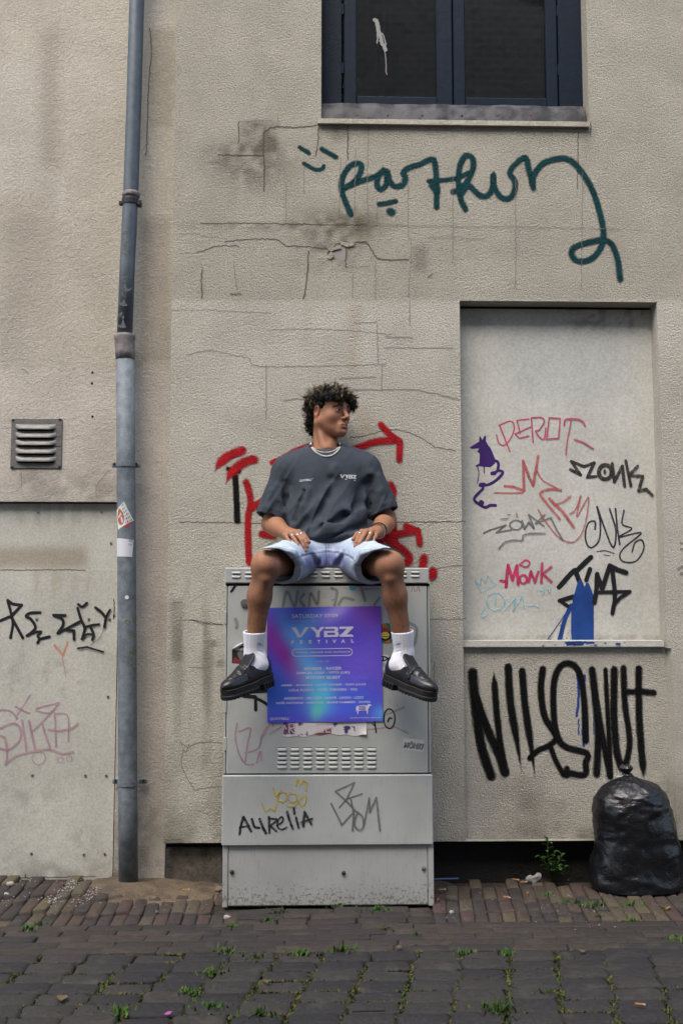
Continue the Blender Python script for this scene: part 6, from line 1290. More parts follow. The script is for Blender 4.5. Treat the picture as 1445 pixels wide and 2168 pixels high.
# shoes stand in their own frame: toe direction u, side v, up w
def shoe_frame(an, toe_px, heel_px, ty, hy):
    t, h_ = P(*toe_px, ty), P(*heel_px, hy); u = (t-h_); L = np.linalg.norm(u); u /= L; v = np.cross(u, (0, 0, 1)); v /= np.linalg.norm(v); w_ = np.cross(v, u); return h_, np.stack([u, v, w_], -1), L
SFR = shoe_frame(anR, (471, 1467), (571, 1427), -.640, -.425); SFL = shoe_frame(anL, (922, 1470), (818, 1427), -.640, -.425)
def foot_pt(fr, u, v, w_): return fr[0]+fr[1]@A3((u, v, w_))
for an, fr in ((anR, SFR), (anL, SFL)):
    k = fr[2]/.29; U(rcone(an, foot_pt(fr, .07*k, 0, .055), .033, .034), .02); U(rcone(foot_pt(fr, .06*k, 0, .04), foot_pt(fr, .20*k, 0, .022), .030, .020), .03)
V, F = surf(body, (-.36, -.72, .62), (.42, .04, 2.32), .0026)
# skin tone by place
L = hl(V); n = fbm(V, 28, 3, 3); n2 = fbm(V, 120, 5, 2); SK = A3((.275, .128, .070)); c = np.tile(SK, (len(V), 1))*(1+.12*(n-.5)+.08*(n2-.5))[:, None]
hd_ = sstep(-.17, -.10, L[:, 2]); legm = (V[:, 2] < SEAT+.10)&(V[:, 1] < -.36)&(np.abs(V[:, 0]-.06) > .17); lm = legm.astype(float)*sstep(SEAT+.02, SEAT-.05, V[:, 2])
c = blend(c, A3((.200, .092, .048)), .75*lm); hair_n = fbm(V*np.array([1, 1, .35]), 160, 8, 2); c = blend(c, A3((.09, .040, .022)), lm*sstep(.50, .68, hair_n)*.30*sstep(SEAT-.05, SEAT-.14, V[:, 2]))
for kn in (knR, knL): c = blend(c, A3((.36, .16, .095)), .5*np.exp(-(np.linalg.norm(V-(kn+A3((0, -.06, .02))), axis=1)/.035)**2)*(.4+n))
def near(a, b, cc, r): return np.exp(-((L-A3((a, b, cc)))**2).sum(1)/r**2)
def elb(a, b, cc, rx, ry, rz): return ((np.abs(L[:, 0])-a)/rx)**2+((L[:, 1]-b)/ry)**2+((L[:, 2]-cc)/rz)**2
c = blend(c, A3((.33, .125, .075)), .45*np.clip(sum(near(s*.045, .066, -.035, .025) for s in (-1, 1))+near(0, .112, -.035, .014), 0, 1)*hd_)
c = blend(c, A3((.40, .15, .085)), .5*sstep(.070, .080, np.abs(L[:, 0]))*hd_*(L[:, 2] > -.06))
lip = (L[:, 1] > .084)&(np.abs(L[:, 0]) < .0215-.25*np.abs(L[:, 2]+.0735)); c = blend(c, A3((.225, .075, .062)), lip*sstep(-.0880, -.0855, L[:, 2])*sstep(-.0600, -.0635, L[:, 2])*.8); c = blend(c, A3((.05, .016, .014)), lip*np.exp(-((L[:, 2]+.0732)/.0014)**2)*.9)
bz = .0200-.9*np.maximum(0, np.abs(L[:, 0])-.038)-.12*np.maximum(0, .03-np.abs(L[:, 0])); brow = sstep(.0072, .0044, np.abs(L[:, 2]-bz))*(np.abs(L[:, 0]) > .0115)*(np.abs(L[:, 0]) < .052)*(L[:, 1] > .05); c = blend(c, A3((.014, .009, .007)), brow*.92)
es = elb(.0315, .0765, -.0035, .0131, .0135, .0124); eye = (es < 1.10)&(L[:, 1] > .080)&(L[:, 2] < -.0004)&(L[:, 2] > -.0080)
c = blend(c, A3((.10, .045, .028)), .45*np.exp(-elb(.0315, .085, .002, .020, .02, .0085))*hd_); c = blend(c, A3((.36, .31, .29)), eye.astype(float))
iris = eye&(np.abs(L[:, 0]-np.where(L[:, 0] > 0, .0330, -.0300)) < .0062); c = blend(c, A3((.018, .010, .006)), iris.astype(float)); c = blend(c, A3((.010, .007, .006)), ((L[:, 1] > .082)&(es < 1.5)&(np.abs(L[:, 2]-.0004) < .0018)).astype(float)*.95)
c = blend(c, A3((.06, .03, .02)), .35*sstep(.5, .7, fbm(V, 300, 2, 2))*np.exp(-elb(.0, .085, -.072, .03, .03, .008))*hd_*(L[:, 2] > -.066)); c = blend(c, A3((.08, .035, .02)), near(-.058, .058, -.040, .0022)*.8)
nails = np.zeros(len(V))
for key in 'RL':
    for (k, m, q, t, rr) in hand_seg[key]: nails = np.maximum(nails, np.exp(-(np.linalg.norm(V-(t+A3((0, -.006, .004))), axis=1)/.0055)**2))
c = blend(c, A3((.42, .23, .17)), nails*.8)
M = Mat('skin', rough=.58); M.set(M.b.inputs['Specular IOR Level'], .38); M.base(M.mix(1.0, M.attr('Col'), M.mix(M.rng(M.noise(95, 4, .7), .3, .7), (.91, .90, .89), (1.07, 1.07, 1.08)), 'MULTIPLY')); M.set(M.b.inputs['Subsurface Weight'], .06); M.b.inputs['Subsurface Radius'].default_value = (.012, .004, .002); M.b.inputs['Subsurface Scale'].default_value = .5; M.bump(M.noise(260, 2), .0007); bw = M.node('ShaderNodeRGBToBW'); M.l.new(M.attr('Col'), bw.inputs[0]); M.set(M.b.inputs['Specular IOR Level'], M.rng(bw.outputs[0], .012, .07, .05, .38)); m_skin = M.m
add('body', mesh('body', V, F.astype(np.int32), m_skin, True, {'Col': c}), person)

# ---- T-shirt
tee = []
T_ = lambda f, k=.02, op='u': tee.append((op, k, f))
T_(ell(che+A3((0, .005, .01)), (.178, .112, .185))); T_(ell(P(692, 1100, -.195), (.178, .128, .140)), .06); T_(rcone(shR+A3((.038, 0, .008)), shL+A3((-.038, 0, .010)), .064, .064), .06); T_(rcone(P(664, 965, -.150), shR, .040, .062), .05); T_(rcone(P(714, 963, -.150), shL, .040, .062), .05); T_(rcone(P(672, 962, -.135), P(706, 961, -.135), .046, .046), .03)
T_(ell(P(693, 1135, -.23), (.180, .125, .055)), .05)
def sleeve(sh, el, hem_px, sg):
    ax = P(*hem_px); d = ax-sh; d = d/np.linalg.norm(d); end = ax+d*.06; nrm = d*.9+A3((0, -.12, 0)); cut = half(ax, nrm)
    o = rcone(sh, end, .066, .073); T_(both(o, cut), .035); Ls = np.linalg.norm(ax-sh); return (both(rcone(sh+d*(Ls*.74), end+d*.05, .056, .0675), half(sh+d*(Ls*.74), -d)), cut, ax, nrm)
shoR, shoL = P(606, 1004, -.145), P(775, 997, -.145)
s1 = sleeve(shoR, elR, (574, 1096, -.150), -1); s2 = sleeve(shoL, elL, (812, 1086, -.150), 1)
T_(s1[0], .004, 's'); T_(s2[0], .004, 's')
ft0 = field(list(tee))
def ridge_px(pts, r, k, sink=.6):
    q = [hit(ft0, *p_) for p_ in pts]; off = A3((0, r*sink, 0))
    for a, b_ in zip(q[:-1], q[1:]): T_(rcone(a+off, b_+off, r, r), k)
def groove_px(pts, r, k):
    q = [hit(ft0, *p_) for p_ in pts]
    for a, b_ in zip(q[:-1], q[1:]): tee.append(('s', k, rcone(a-A3((0, r*.45, 0)), b_-A3((0, r*.45, 0)), r, r)))
ridge_px([(622, 1120), (652, 1090), (680, 1058), (702, 1020), (708, 990)], .010, .030); ridge_px([(690, 1112), (735, 1082), (768, 1045), (782, 1005)], .012, .034); ridge_px([(632, 1112), (642, 1075), (652, 1040)], .009, .028); ridge_px([(640, 1134), (690, 1120), (745, 1102), (770, 1085)], .012, .03); ridge_px([(612, 1040), (615, 1080), (620, 1112)], .010, .026); ridge_px([(588, 1030), (596, 1060), (600, 1090)], .009, .022); ridge_px([(800, 1010), (806, 1040), (812, 1066)], .008, .022); ridge_px([(575, 1040), (566, 1075), (562, 1092)], .008, .022)
groove_px([(640, 1118), (672, 1085), (694, 1048), (702, 1015)], .012, .03); groove_px([(660, 1126), (720, 1098), (760, 1065), (776, 1025)], .012, .034); groove_px([(603, 1022), (606, 1055), (607, 1090)], .010, .018); groove_px([(783, 1012), (783, 1045), (780, 1075)], .010, .020); groove_px([(690, 1140), (740, 1122), (772, 1108)], .010, .025); groove_px([(626, 1100), (637, 1060), (643, 1040)], .009, .024)

tee.append(('s', .006, rcone(neck0, P(689, 961, -.160), .056, .0605))); tee.append(('s', .01, ell(P(689, 947, -.175), (.075, .06, .026))))
def folds(p):
    q = p-che; s_ = q[..., 0]*.86-q[..., 2]*.52; t_ = q[..., 0]*.52+q[..., 2]*.86; w_ = .035*(fbm(p, 7, 51, 2)-.5)
    u = np.stack([(s_+w_)*21, q[..., 1]*3, t_*2.2], -1); r = 1-np.abs(2*vn(u, 1.0, 5)-1); v = np.stack([(s_+w_*1.5)*44, q[..., 1]*5, t_*4], -1); r2 = 1-np.abs(2*vn(v, 1.0, 9)-1)
    low = sstep(.10, -.10, q[..., 2]); sl = sstep(.16, .20, np.abs(q[..., 0]))
    return -.0125*(r**1.5-.4)*(.12+.88*low)*(1-.5*sl)-.0028*(r2**1.5-.4)*(.25+.5*low+.5*sl)+.006*(fbm(p, 15, 21, 3)-.5)
tee.append(('d', 0, folds))
hemN = A3((0, .45, -1.)); tee.append(('i', .01, half(P(690, 1150, -.32), A3((0, -.28, -1.))))) if False else None
tee.append(('s', .008, half(P(690, 1151, -.32)-A3((0, 0, .0)), A3((0, -.35, 1.))) ))
Vt, Ft = surf(tee, (-.40, -.46, 1.44), (.45, .06, 2.14), .0034, slack=.014)
nt = fbm(Vt, 14, 4, 3); nt2 = fbm(Vt, 70, 6, 2); ct = np.tile(A3((.040, .048, .0605)), (len(Vt), 1))*(1+.20*(nt-.5)+.14*(nt2-.5))[:, None]
pxt, pyt = proj(Vt); ft = field(tee)
for s_, in ((s1,), (s2,)):
    dd = (Vt-s_[2])@(s_[3]/np.linalg.norm(s_[3])); ct = blend(ct, A3((.085, .095, .11)), .35*np.exp(-((dd+.030)/.0022)**2)*(np.linalg.norm(Vt-s_[2], axis=1) < .11)); ct = blend(ct, A3((.075, .085, .10)), .35*np.exp(-((dd+.002)/.003)**2)*(np.linalg.norm(Vt-s_[2], axis=1) < .11))
M = Mat('washed jersey', rough=.92); M.base(M.mix(1.0, M.attr('Col'), M.mix(M.rng(M.noise(420, 2), .3, .7), (.86, .86, .86), (1.12, 1.12, 1.12)), 'MULTIPLY')); M.set(M.b.inputs['Specular IOR Level'], .15); M.bump(M.noise(380, 2), .0012); m_tee = M.m
tee_o = add('tshirt', mesh('tshirt', Vt, Ft.astype(np.int32), m_tee, True, {'Col': ct}), person)
# collar band
ring = []
for (px, py) in ((655, 944), (658, 951), (666, 957), (678, 961), (690, 962.5), (702, 961), (712, 955), (718, 947), (720, 941)): ring.append(hit(ft, px, py+1.0))
M = Mat('white shirt print', (.55, .55, .56), .7); m_wp = M.m
def shirt_text(items, name):
    fl = Flat(); g = text_geo([{'t': t, 'w': w_, 'h': h_, 'bold': bd} for t, _, _, w_, h_, bd, _ in items])
    for (V2, F2), (t, cx, cy, w_, h_, bd, sl) in zip(g, items): fl.put([hit(ft, cx+x, cy-y+sl*x)-A3((0, .0012, 0)) for x, y in V2], F2)
    add(name, mesh(name, fl.V, fl.F, m_wp), tee_o)
shirt_text([('QUOTRELL', 646.5, 1017, 25, 5.2, .012, -.10), ('®', 661, 1013.5, 2.2, 2.2, .0, 0)], 'lettering'); fl = Flat()
e_ = 0
for q in logo_vybz(): e_ += .00006; fl.put([hit(ft, 719.5+34.5*x/4, 1012.0-7.6*y+.045*34.5*x/4)-A3((0, .0014+e_, 0)) for x, y in q], [(0, 1, 2, 3)])
fl.put([hit(ft, x, y)-A3((0, .0013, 0)) for x, y in ((730, 1013.9), (752, 1016.3), (752, 1017.6), (730, 1015.2))], [(3, 2, 1, 0)])
add('logo', mesh('logo', fl.V, fl.F, m_wp), tee_o)

# ---- denim shorts
sh_ = []
J = lambda f, k=.02, op='u': sh_.append((op, k, f))
J(ell(P(694, 1168, -.205), (.170, .135, .085)))
def shortleg(hip, top, inn, out, sg):
    """hem plane through three points; tube from hip to a little past the hem"""
    T3, I3, O3 = P(*top), P(*inn), P(*out); nrm = np.cross(I3-T3, O3-T3); nrm /= np.linalg.norm(nrm)
    if nrm[1] > 0: nrm = -nrm
    c = (T3+I3+O3)/3; return T3, I3, O3, nrm
def loft_leg(sg, hip, kn, top, inn, out, low):
    T3, I3, O3, nrm = shortleg(hip, top, inn, out, sg); cut = half(T3, nrm); H3 = (I3+O3)*.5*.6+T3*.4; d = (kn-hip)/np.linalg.norm(kn-hip)
    a = hip+A3((sg*.0, 0, -.0)); e = P(*low)
    outer = rcone(a, e, .096, .089); inner = rcone(a+d*.16, e+d*.16, .074, .0855)
    J(both(outer, cut), .035); return both(inner, half(a+d*.13, -d), half(T3+nrm*.05, nrm)), cut, nrm, T3
LR = loft_leg(-1, hipR+A3((-.01, 0, .000)), knR, (556, 1160, -.635), (622, 1224, -.49), (528, 1180, -.59), (573, 1203, -.61))
LL = loft_leg(1, hipL+A3((.01, 0, .000)), knL, (830, 1160, -.635), (765, 1224, -.49), (862, 1180, -.59), (813, 1203, -.61))
J(rcone(P(655, 1186, -.30), P(733, 1186, -.30), .062, .062), .04)
J(both(LR[0], half(LR[3], -LR[2]*0+A3((0, -.0, 0))+LR[2]) if False else LR[0]), .004, 's'); J(LL[0], .004, 's')
fs0 = field(list(sh_))
def gro(pts, r, k, up=.45):
    q = [hit(fs0, *p_) for p_ in pts]
    for a, b_ in zip(q[:-1], q[1:]): sh_.append(('s', k, rcone(a-A3((0, r*up, 0)), b_-A3((0, r*up, 0)), r, r)))
def rid(pts, r, k):
    q = [hit(fs0, *p_) for p_ in pts]
    for a, b_ in zip(q[:-1], q[1:]): sh_.append(('u', k, rcone(a+A3((0, r*.6, 0)), b_+A3((0, r*.6, 0)), r, r)))
gro([(604, 1190), (630, 1180), (660, 1172), (690, 1168)], .004, .008); gro([(752, 1187), (735, 1176), (715, 1170), (694, 1168)], .004, .008); gro([(691, 1160), (692, 1180), (692, 1199)], .004, .006)
rid([(655, 1165), (670, 1180), (678, 1196)], .008, .02); rid([(730, 1165), (716, 1180), (706, 1196)], .008, .02); gro([(664, 1180), (672, 1196)], .008, .02); gro([(722, 1182), (712, 1197)], .008, .02); rid([(600, 1150), (620, 1170), (640, 1195)], .010, .026); rid([(790, 1150), (768, 1172), (750, 1196)], .010, .026); gro([(590, 1160), (612, 1182), (628, 1200)], .010, .024); gro([(796, 1162), (774, 1184), (760, 1200)], .010, .024)
lidbox = lambda p: np.maximum.reduce([np.abs(p[:, 0] if p.ndim == 2 else p[..., 0])-2, p[..., 2]-(SEAT+.001), -(p[..., 1]-(YCB-.016))])
sh_.append(('s', .003, lidbox)); sh_.append(('d', 0, lambda p: .005*(fbm(p, 22, 31, 3)-.5)))
Vs, Fs = surf(sh_, (-.32, -.72, 1.28), (.46, .02, 1.74), .0030)
pxs, pys = proj(Vs); ns = fbm(Vs, 18, 4, 4); ns2 = fbm(Vs*np.array([1, 1, 3.]), 90, 6, 2); DEN = A3((.40, .465, .525)); cs = np.tile(DEN, (len(Vs), 1))*(1+.28*(ns-.5)+.16*(ns2-.5))[:, None]
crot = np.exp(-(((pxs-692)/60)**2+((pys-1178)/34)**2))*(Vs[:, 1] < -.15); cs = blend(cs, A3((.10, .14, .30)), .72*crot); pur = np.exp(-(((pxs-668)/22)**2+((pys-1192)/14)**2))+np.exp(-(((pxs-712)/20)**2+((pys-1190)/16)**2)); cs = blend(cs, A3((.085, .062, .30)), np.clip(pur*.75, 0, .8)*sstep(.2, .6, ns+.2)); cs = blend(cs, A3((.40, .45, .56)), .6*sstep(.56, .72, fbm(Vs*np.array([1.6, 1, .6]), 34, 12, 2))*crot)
def line_d(pts):
    d = np.full(len(Vs), 1e9); pts = [np.array(p_, float) for p_ in pts]; q = np.stack([pxs, pys], -1)
    for a, b_ in zip(pts[:-1], pts[1:]):
        ab = b_-a; t = np.clip(((q-a)@ab)/(ab@ab), 0, 1); d = np.minimum(d, np.linalg.norm(q-a-t[:, None]*ab, axis=1))
    return d
for pts in ([(604, 1190), (630, 1180), (660, 1172), (690, 1168)], [(752, 1187), (735, 1176), (715, 1170), (694, 1168)], [(689, 1150), (691, 1180), (691, 1200)], [(695, 1152), (696, 1180), (696, 1200)]): cs = blend(cs, A3((.06, .075, .16)), .75*np.exp(-(line_d(pts)/1.3)**2)*(Vs[:, 1] < -.2))
for pts in ([(604, 1185), (630, 1175), (660, 1167), (690, 1163)], [(752, 1182), (735, 1171), (715, 1165), (694, 1163)]): cs = blend(cs, A3((.48, .54, .60)), .6*np.exp(-(line_d(pts)/1.5)**2)*(Vs[:, 1] < -.2))
for Lg in (LR, LL):
    dd = (Vs-Lg[3])@Lg[2]; onleg = (Vs[:, 1] < -.38); cs = blend(cs, A3((.50, .55, .60)), .55*np.exp(-((dd+.004)/.004)**2)*onleg); cs = blend(cs, A3((.16, .22, .32)), .5*np.exp(-((dd+.024)/.0022)**2)*onleg)
M = Mat('washed denim', rough=.9); M.base(M.mix(1.0, M.attr('Col'), M.mix(M.rng(M.noise(500, 2, stretch=(1, 1, .4)), .3, .7), (.88, .89, .9), (1.1, 1.1, 1.1)), 'MULTIPLY')); M.bump(M.noise(420, 2), .0012); m_den = M.m
shorts = add('shorts', mesh('shorts', Vs, Fs.astype(np.int32), m_den, True, {'Col': cs}), person)

# ---- socks and loafers
M = Mat('white sock', (.70, .69, .74), .9); wv = M.node('ShaderNodeTexWave', wave_type='BANDS', bands_direction='X'); wv.inputs['Scale'].default_value = 55; wv.inputs['Distortion'].default_value = .6; M.l.new(M.pos(), wv.inputs['Vector']); M.bump(wv.outputs['Fac'], .0016); m_sock2 = M.m
def sock(an, ca_, fr, top_px, low):
    k = fr[2]/.29; tp = P(*top_px); s = []; d = (tp-an)/np.linalg.norm(tp-an); out = [('u', 0, rcone(an, tp+d*.03, .0405, .0505)), ('u', .02, rcone(an, foot_pt(fr, .055*k, 0, .055), .038, .037)), ('u', .03, rcone(foot_pt(fr, .07*k, 0, .062), foot_pt(fr, .150*k, 0, .034), .037, .026)), ('u', .02, sph(an+A3((low*.030, -.006, -.008)), .013)), ('i', .003, half(tp, d)), ('s', .002, rcone(an+d*.07, tp+d*.06, .036, .0475))]
    q = an*.45+tp*.55
    for i, t in enumerate((.15, .28, .40)): q = an*(1-t)+tp*t; out.append(('s', .008, rcone(q+A3((-.02 if low < 0 else .02, -.040, .002)), q+A3((low*.042, -.022, -.008)), .0026, .0022)))
    return surf(out, np.minimum(an, foot_pt(fr, .2, 0, 0))-.09, np.maximum(an, tp)+.10, .0026)
for an, ca_, fr, tp, low in ((anR, caR, SFR, (538.5, 1337, -.493), 1), (anL, caL, SFL, (851, 1336, -.493), -1)):
    Vk, Fk = sock(an, ca_, fr, tp, low); add('sock', mesh('sock', Vk, Fk.astype(np.int32), m_sock2, True), person)
M = Mat('black leather', (.010, .010, .0115), .34); M.set(M.b.inputs['Coat Weight'], .2); n = M.noise(45, 3); M.rough(M.rng(n, .3, .7, .28, .42)); M.bump(M.noise(28, 3), .0018); m_lea = M.m
M = Mat('black rubber', (.010, .010, .010), .62); m_rub = M.m
M = Mat('welt stitching', (.045, .036, .026), .7); m_welt = M.m
def foot_outline(p, k, grow):       # footprint distance in the sole plane: heel disc to ball disc to toe
    u, v = p[..., 0]/k, p[..., 1]
    def cap(a, b, ra, rb):
        t = np.clip((u-a)/(b-a), 0, 1); return np.hypot(u-(a+(b-a)*t), v)-(ra+(rb-ra)*t)
    return smin(cap(.036, .16, .0335, .037), cap(.16, .243, .0425, .037), .03)-grow
def shoe(fr, sg):
    k = fr[2]/.29; O, Mx, L_ = fr
    loc = lambda p: (p-O)@Mx
    def E(c, r): return lambda p: ell(A3((c[0]*k, c[1], c[2])), A3((r[0]*k, r[1], r[2])))(loc(p))
    def Cn(a, b_, ra, rb): return lambda p: rcone(A3((a[0]*k, a[1], a[2])), A3((b_[0]*k, b_[1], b_[2])), ra, rb)(loc(p))
    def slab(z0, z1, grow, u0=-1, u1=1): return lambda p: (lambda q: np.maximum.reduce([foot_outline(q, k, grow), q[..., 2]-z1, z0-q[..., 2], u0*k-q[..., 0], q[..., 0]-u1*k]))(loc(p))
    up = [('u', 0, E((.212, 0, .018), (.078, .0395, .034))), ('u', .03, E((.140, 0, .028), (.085, .039, .054))), ('u', .03, E((.052, 0, .03), (.054, .0345, .060))), ('u', .02, Cn((.035, 0, .03), (.032, 0, .070), .031, .026)), ('i', .004, lambda p: .0-loc(p)[..., 2])]
    up.append(('s', .006, E((.080, 0, .098), (.074, .032, .052)))); up.append(('s', .004, Cn((.06, 0, .05), (.06, 0, .13), .026, .030)))
    up.append(('u', .006, lambda p: (lambda q: np.maximum.reduce([np.abs((q[..., 2]-.083)*.80-(q[..., 0]/k-.132)*-.62+.0)-.0048, np.abs(q[..., 1])-.029, np.hypot((q[..., 0]/k-.136), q[..., 1]*.8)-.042]))(loc(p))))
    tl = foot_pt(fr, 0, 0, 0)
    # apron seam, strap with slot, toe crease: laid on the surface found above each (u, v)
    f0 = field(list(up)); ws = np.linspace(.125, 0, 126)
    def on(u, v):
        q = O+np.stack([np.full(126, u*k), np.full(126, v), ws], -1)@Mx.T; d = f0(q); i_ = int(np.argmax(d < 0)); return (u, v, ws[i_] if d[i_] < 0 else .0)
    def run(pts, r_, k_, op, dz=0.0):
        for a, b in zip(pts[:-1], pts[1:]): up.append((op, k_, Cn((a[0], a[1], a[2]+dz), (b[0], b[1], b[2]+dz), r_, r_)))
    half_ = [(.150, .036), (.175, .0345), (.200, .033), (.222, .029), (.240, .021), (.250, .011), (.253, 0)]
    run([on(u, -v) for u, v in half_]+[on(u, v) for u, v in half_[::-1][1:]], .0026, .003, 's', .0004)
    run([on(.166, v) for v in (-.040, -.034, -.026, -.014, 0, .014, .026, .034, .040)], .0075, .003, 'u', -.0035); run([on(.176, v) for v in (-.034, -.026, -.014, 0, .014, .026, .034)], .0022, .002, 's', .0); run([on(.157, v) for v in (-.034, -.026, -.014, 0, .014, .026, .034)], .0018, .002, 's', .0); run([(.166, -.011, on(.166, -.011)[2]), on(.166, 0), on(.166, .011)], .0026, .002, 's', .004)
    run([on(.205, v) for v in (-.024, 0, .024)], .003, .008, 's', .0012)
    pts = np.array([foot_pt(fr, u*k, v, w_) for u in (-.02, .31) for v in (-.06, .06) for w_ in (-.06, .12)]); lo, hi = pts.min(0)-.01, pts.max(0)+.01
    root = None
    Vu, Fu = surf(up, lo, hi, .0022); uo = add('shoe', mesh('shoe', Vu, Fu.astype(np.int32), m_lea, True), person)
    so = [('u', 0, slab(-.014, .006, .0050)), ('u', .001, slab(-.034, -.0165, .0075, .118, .32)), ('u', .001, slab(-.045, -.0165, .0065, -.05, .090)), ('u', .001, slab(-.020, -.010, .004))]
    for a in np.linspace(-.002, .09, 6): so.append(('s', .001, (lambda a_: lambda p: (lambda q: np.maximum.reduce([np.abs(q[..., 0]/k-a_)-.0035, q[..., 2]+.022, .028-np.abs(q[..., 1])]))(loc(p)))(a)))
    for a in np.linspace(.13, .27, 9): so.append(('s', .001, (lambda a_: lambda p: (lambda q: np.maximum.reduce([np.abs(q[..., 0]/k-a_)-.0035, q[..., 2]+.027, .034-np.abs(q[..., 1])]))(loc(p)))(a)))
    Vo, Fo = surf(so, lo, hi, .0024); add('sole', mesh('sole', Vo, Fo.astype(np.int32), m_rub, True), uo)
    w_ = [('u', 0, slab(.0055, .0085, .0058))]; Vw, Fw = surf([('u', 0, lambda p: np.maximum(np.abs(foot_outline(loc(p), k, .0045))-.0018, np.abs(loc(p)[..., 2]-.0065)-.0018))], lo, hi, .0018); add('welt', mesh('welt', Vw, Fw.astype(np.int32), m_welt, True), uo)
shoe(SFR, -1); shoe(SFL, 1)

# ---- hair: lumpy curly mass plus loose curled locks
hr = [('u', 0, ell(H(0, -.022, .026), (.0855, .100, .083), HM)), ('u', .03, ell(H(0, -.088, -.045), (.056, .034, .062), HM)), ('u', .03, ell(H(0, .034, .070), (.070, .058, .036), HM)), ('u', .02, ell(H(.056, .064, .040), (.034, .036, .048), HM)), ('u', .02, ell(H(-.03, .07, .062), (.034, .03, .024), HM))]
def face_cut(p):
    q = hl(p); line = .040+.10*np.maximum(0, .062-q[..., 1])*0; a = q[..., 0]; zf = .0345+.012*sstep(-.055, -.02, a)*sstep(.035, .0, a)-.028*sstep(.02, .058, a); z = np.where(q[..., 1] > .034, zf, np.where(q[..., 1] > .010, -.020+(q[..., 1]-.010)*2.25, -9)); return q[..., 2]-(z+.018*(vn(p, 75, 41)-.5))
hr.append(('s', .006, face_cut))
for sg in (-1, 1): hr.append(('s', .008, lambda p, s=sg: (lambda q: np.maximum(np.hypot((q[..., 1]+.006), (q[..., 2]+.016)*.85)-.030, -(q[..., 0]*s-.05)))(hl(p))))
hr.append(('d', 0, lambda p: .012*(fbm(p+.02*np.stack([vn(p, 40, 3), vn(p, 40, 4), vn(p, 40, 5)], -1), 60, 7, 3)-.40)))
Vh, Fh = surf(hr, hcx-.19, hcx+.19, .0028, slack=.012); fh = field(hr[:5])
M = Mat('dark hair', rough=.55); M.base(M.attr('Col')); M.set(M.b.inputs['Specular IOR Level'], .18); m_hair = M.m
VV = [Vh]; FF = [Fh]; CC = [np.tile(A3((.0045, .0036, .003)), (len(Vh), 1))]; nb = len(Vh); q = random.Random(11)
def lock(p0, d0, L_, r, curl, col):
    global nb
    pts = []; p = Vector(p0); d = Vector(d0).normalized(); ax = d.orthogonal().normalized(); ax.rotate(Matrix.Rotation(q.uniform(0, 6.28), 3, d)); n_ = 9
    for i in range(n_):
        pts.append(p.copy()); d = (d+Vector((0, 0, -.10))+ax.cross(d)*curl).normalized(); p = p+d*(L_/n_)
    for s_ in range(4):
        o0, o1 = [Vector((q.gauss(0, 1), q.gauss(0, 1), q.gauss(0, 1)))*k_ for k_ in (r*.9, r*2.0)]; rr = r*q.uniform(.30, .52); m_ = n_-q.randrange(0, 3)
        V, F = tube([pts[i]+o0.lerp(o1, i/(n_-1)) for i in range(m_)], [rr*(1-.8*(i/(m_-1))**2) for i in range(m_)], 3, False); VV.append(np.array([v[:] for v in V])); FF.append(np.array(F)+nb); CC.append(np.tile(A3(col), (len(V), 1))*q.uniform(.55, 1.35)); nb += len(V)
HLv = hl(Vh)
cnt = 0
while cnt < 1150:
    a, b_, c_ = HLv[q.randrange(len(HLv))]*.97
    d = Vector((a/.086, (b_+.022)/.10, (c_-.026)/.084)).normalized()
    if abs(b_+.006) < .034 and c_ < .026: continue
    if c_ < -.125: continue
    p0 = H(a, b_, c_); loc3 = A3((a, b_, c_)); out = HM@(A3((d.x, d.y, d.z))); sw = HM@A3((.5*(1 if b_ > .0 else -.1), .9 if (c_ > .05 and b_ > -.03) else -.25, -.35 if c_ < .07 else .15)); dirv = (out*.50+sw*.8 if not (b_ > .02 and c_ < .085) else out*.22+HM@A3((.45+.6*(a > .0), .15, -.55)))+A3((q.gauss(0, .3), q.gauss(0, .3), q.gauss(0, .3)))
    top_front = c_ > .045 and b_ > -.06; bl = q.random() < (.22 if top_front else .05)
    col = q.choice(((.26, .19, .095), (.16, .115, .06), (.20, .16, .10))) if bl else ((.034, .025, .018) if q.random() < .34 else (.0065, .005, .004)); lock(p0, dirv, q.uniform(.035, .072)*(.55 if b_ > .03 and c_ < .06 else 1), q.uniform(.0018, .0036), q.choice((-1, 1))*(q.uniform(.08, .42) if c_ > .02 else q.uniform(.35, .9)), col); cnt += 1
for _ in range(150):          # fringe falling over the forehead
    a = q.uniform(-.052, .066); p0 = H(a, .084+q.gauss(0, .004)-abs(a)*.25, .056+q.uniform(-.012, .02)); dirv = HM@A3((.35+q.gauss(0, .3), .35, -.6+q.gauss(0, .2))); col = (.17, .12, .06) if q.random() < .12 else (.010, .0075, .006); lock(p0, dirv, q.uniform(.02, .042) if a < .02 else q.uniform(.035, .065), q.uniform(.0014, .0026), q.choice((-1, 1))*q.uniform(.2, .7), col)
for _ in range(60):
    a = q.uniform(-.0, .02); p0 = H(-.074+q.gauss(0, .003), .004+q.uniform(-.02, .035), .050); dirv = HM@A3((-.25, .25+q.gauss(0, .3), -1)); lock(p0, dirv, q.uniform(.022, .034), .002, q.choice((-1, 1))*q.uniform(.1, .5), (.010, .0075, .006))
FFq = np.concatenate([f[:, :4] for f in FF]).astype(np.int32)
add('hair', mesh('hair', np.concatenate(VV), FFq, m_hair, True, {'Col': np.concatenate(CC)}), person)

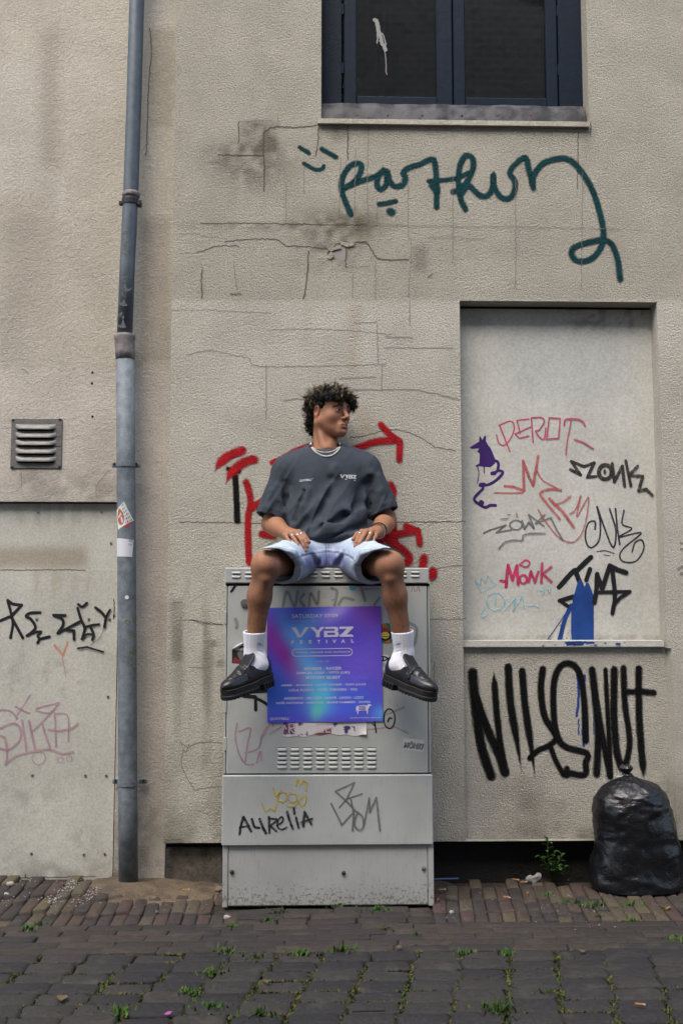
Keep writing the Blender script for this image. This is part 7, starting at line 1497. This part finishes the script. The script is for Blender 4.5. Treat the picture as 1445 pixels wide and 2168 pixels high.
# ---- necklaces, rings, wrist
M = Mat('pearl', (.62, .58, .52), .3); m_pearl = M.m
M = Mat('silver', (.55, .54, .52), .22, Metallic=1.0); m_silv = M.m
M = Mat('dark leather cord', (.02, .016, .014), .5); m_ldc = M.m
fbt = lambda p: np.minimum(ft(p), fb(p))
def necklace(px, r, name):
    c_ = spline(px, 1.0); pts = [hit(fbt, *p_) for p_ in c_]; acc = 9; b = MB(); last = None
    for p_ in pts:
        if last is None or np.linalg.norm(p_-last) > r*1.75: b.ball(p_+A3((0, -r*.8, 0)), r, 6, 4); last = p_
    o = b.build(name, m_pearl, person, True); o['kind'] = 'stuff'
K9 = lambda l: [(620+a*.1107, 810+b_*.1107) for a, b_ in l]
necklace(K9([(338, 1120), (345, 1210), (400, 1300), (500, 1372), (620, 1412), (740, 1392), (845, 1315), (900, 1230), (895, 1165), (880, 1140)]), .0042, 'necklace'); necklace(K9([(345, 1150), (372, 1235), (470, 1308), (600, 1335), (720, 1325), (820, 1285), (885, 1215)]), .0030, 'necklace')
def ring_on(seg, t, r_, w_, two=False):
    k, m, q_, t_, rr = seg; p_ = k*(1-t)+m*t; d = (m-k)/np.linalg.norm(m-k); a = np.cross(d, (0, 0, 1)); a /= np.linalg.norm(a); b_ = np.cross(a, d); rad = rr*1.02; V = []; F = []; N = 18
    prof_ = [(-w_, 0), (-w_*.7, .0018), (w_*.7, .0018), (w_, 0)]
    for i in range(N):
        th_ = 2*math.pi*i/N; e = a*math.cos(th_)+b_*math.sin(th_)
        for (dz, dr) in prof_: V.append(p_+e*(rad+dr)+d*dz)
    for i in range(N):
        for j in range(3): F.append((i*4+j, ((i+1) % N)*4+j, ((i+1) % N)*4+j+1, i*4+j+1))
    add('ring', mesh('ring', V, F, m_silv, True), person)
ring_on(hand_seg['R'][0], .45, 0, .0035); ring_on(hand_seg['R'][1], .45, 0, .0038); ring_on(hand_seg['R'][2], .45, 0, .0032); ring_on(hand_seg['L'][0], .45, 0, .0038); ring_on(hand_seg['L'][2], .5, 0, .003)
def band(cen, axis, rad, w_, mat, name, n_=28):
    axis = axis/np.linalg.norm(axis); a = np.cross(axis, (0, 0, 1)); a /= np.linalg.norm(a); b_ = np.cross(a, axis); pts = [cen+(a*math.cos(t)+b_*math.sin(t))*rad for t in np.linspace(0, 2*math.pi, n_, endpoint=False)]; V = []; F = []
    for p_, t in zip(pts, np.linspace(0, 2*math.pi, n_, endpoint=False)):
        e = a*math.cos(t)+b_*math.sin(t)
        for dz, dr in ((-w_, -.001), (-w_, .002), (w_, .002), (w_, -.001)): V.append(p_+e*dr+axis*dz)
    for i in range(n_):
        for j in range(4): F.append((i*4+j, ((i+1) % n_)*4+j, ((i+1) % n_)*4+(j+1) % 4, i*4+(j+1) % 4))
    return add(name, mesh(name, V, F, mat, False), person)
axL = wrL-elL; band(wrL*.86+elL*.14, axL, .0335, .0032, m_ldc, 'bracelet'); wb = band(wrL*.97+elL*.03, axL, .0315, .0045, m_silv, 'watch_strap')
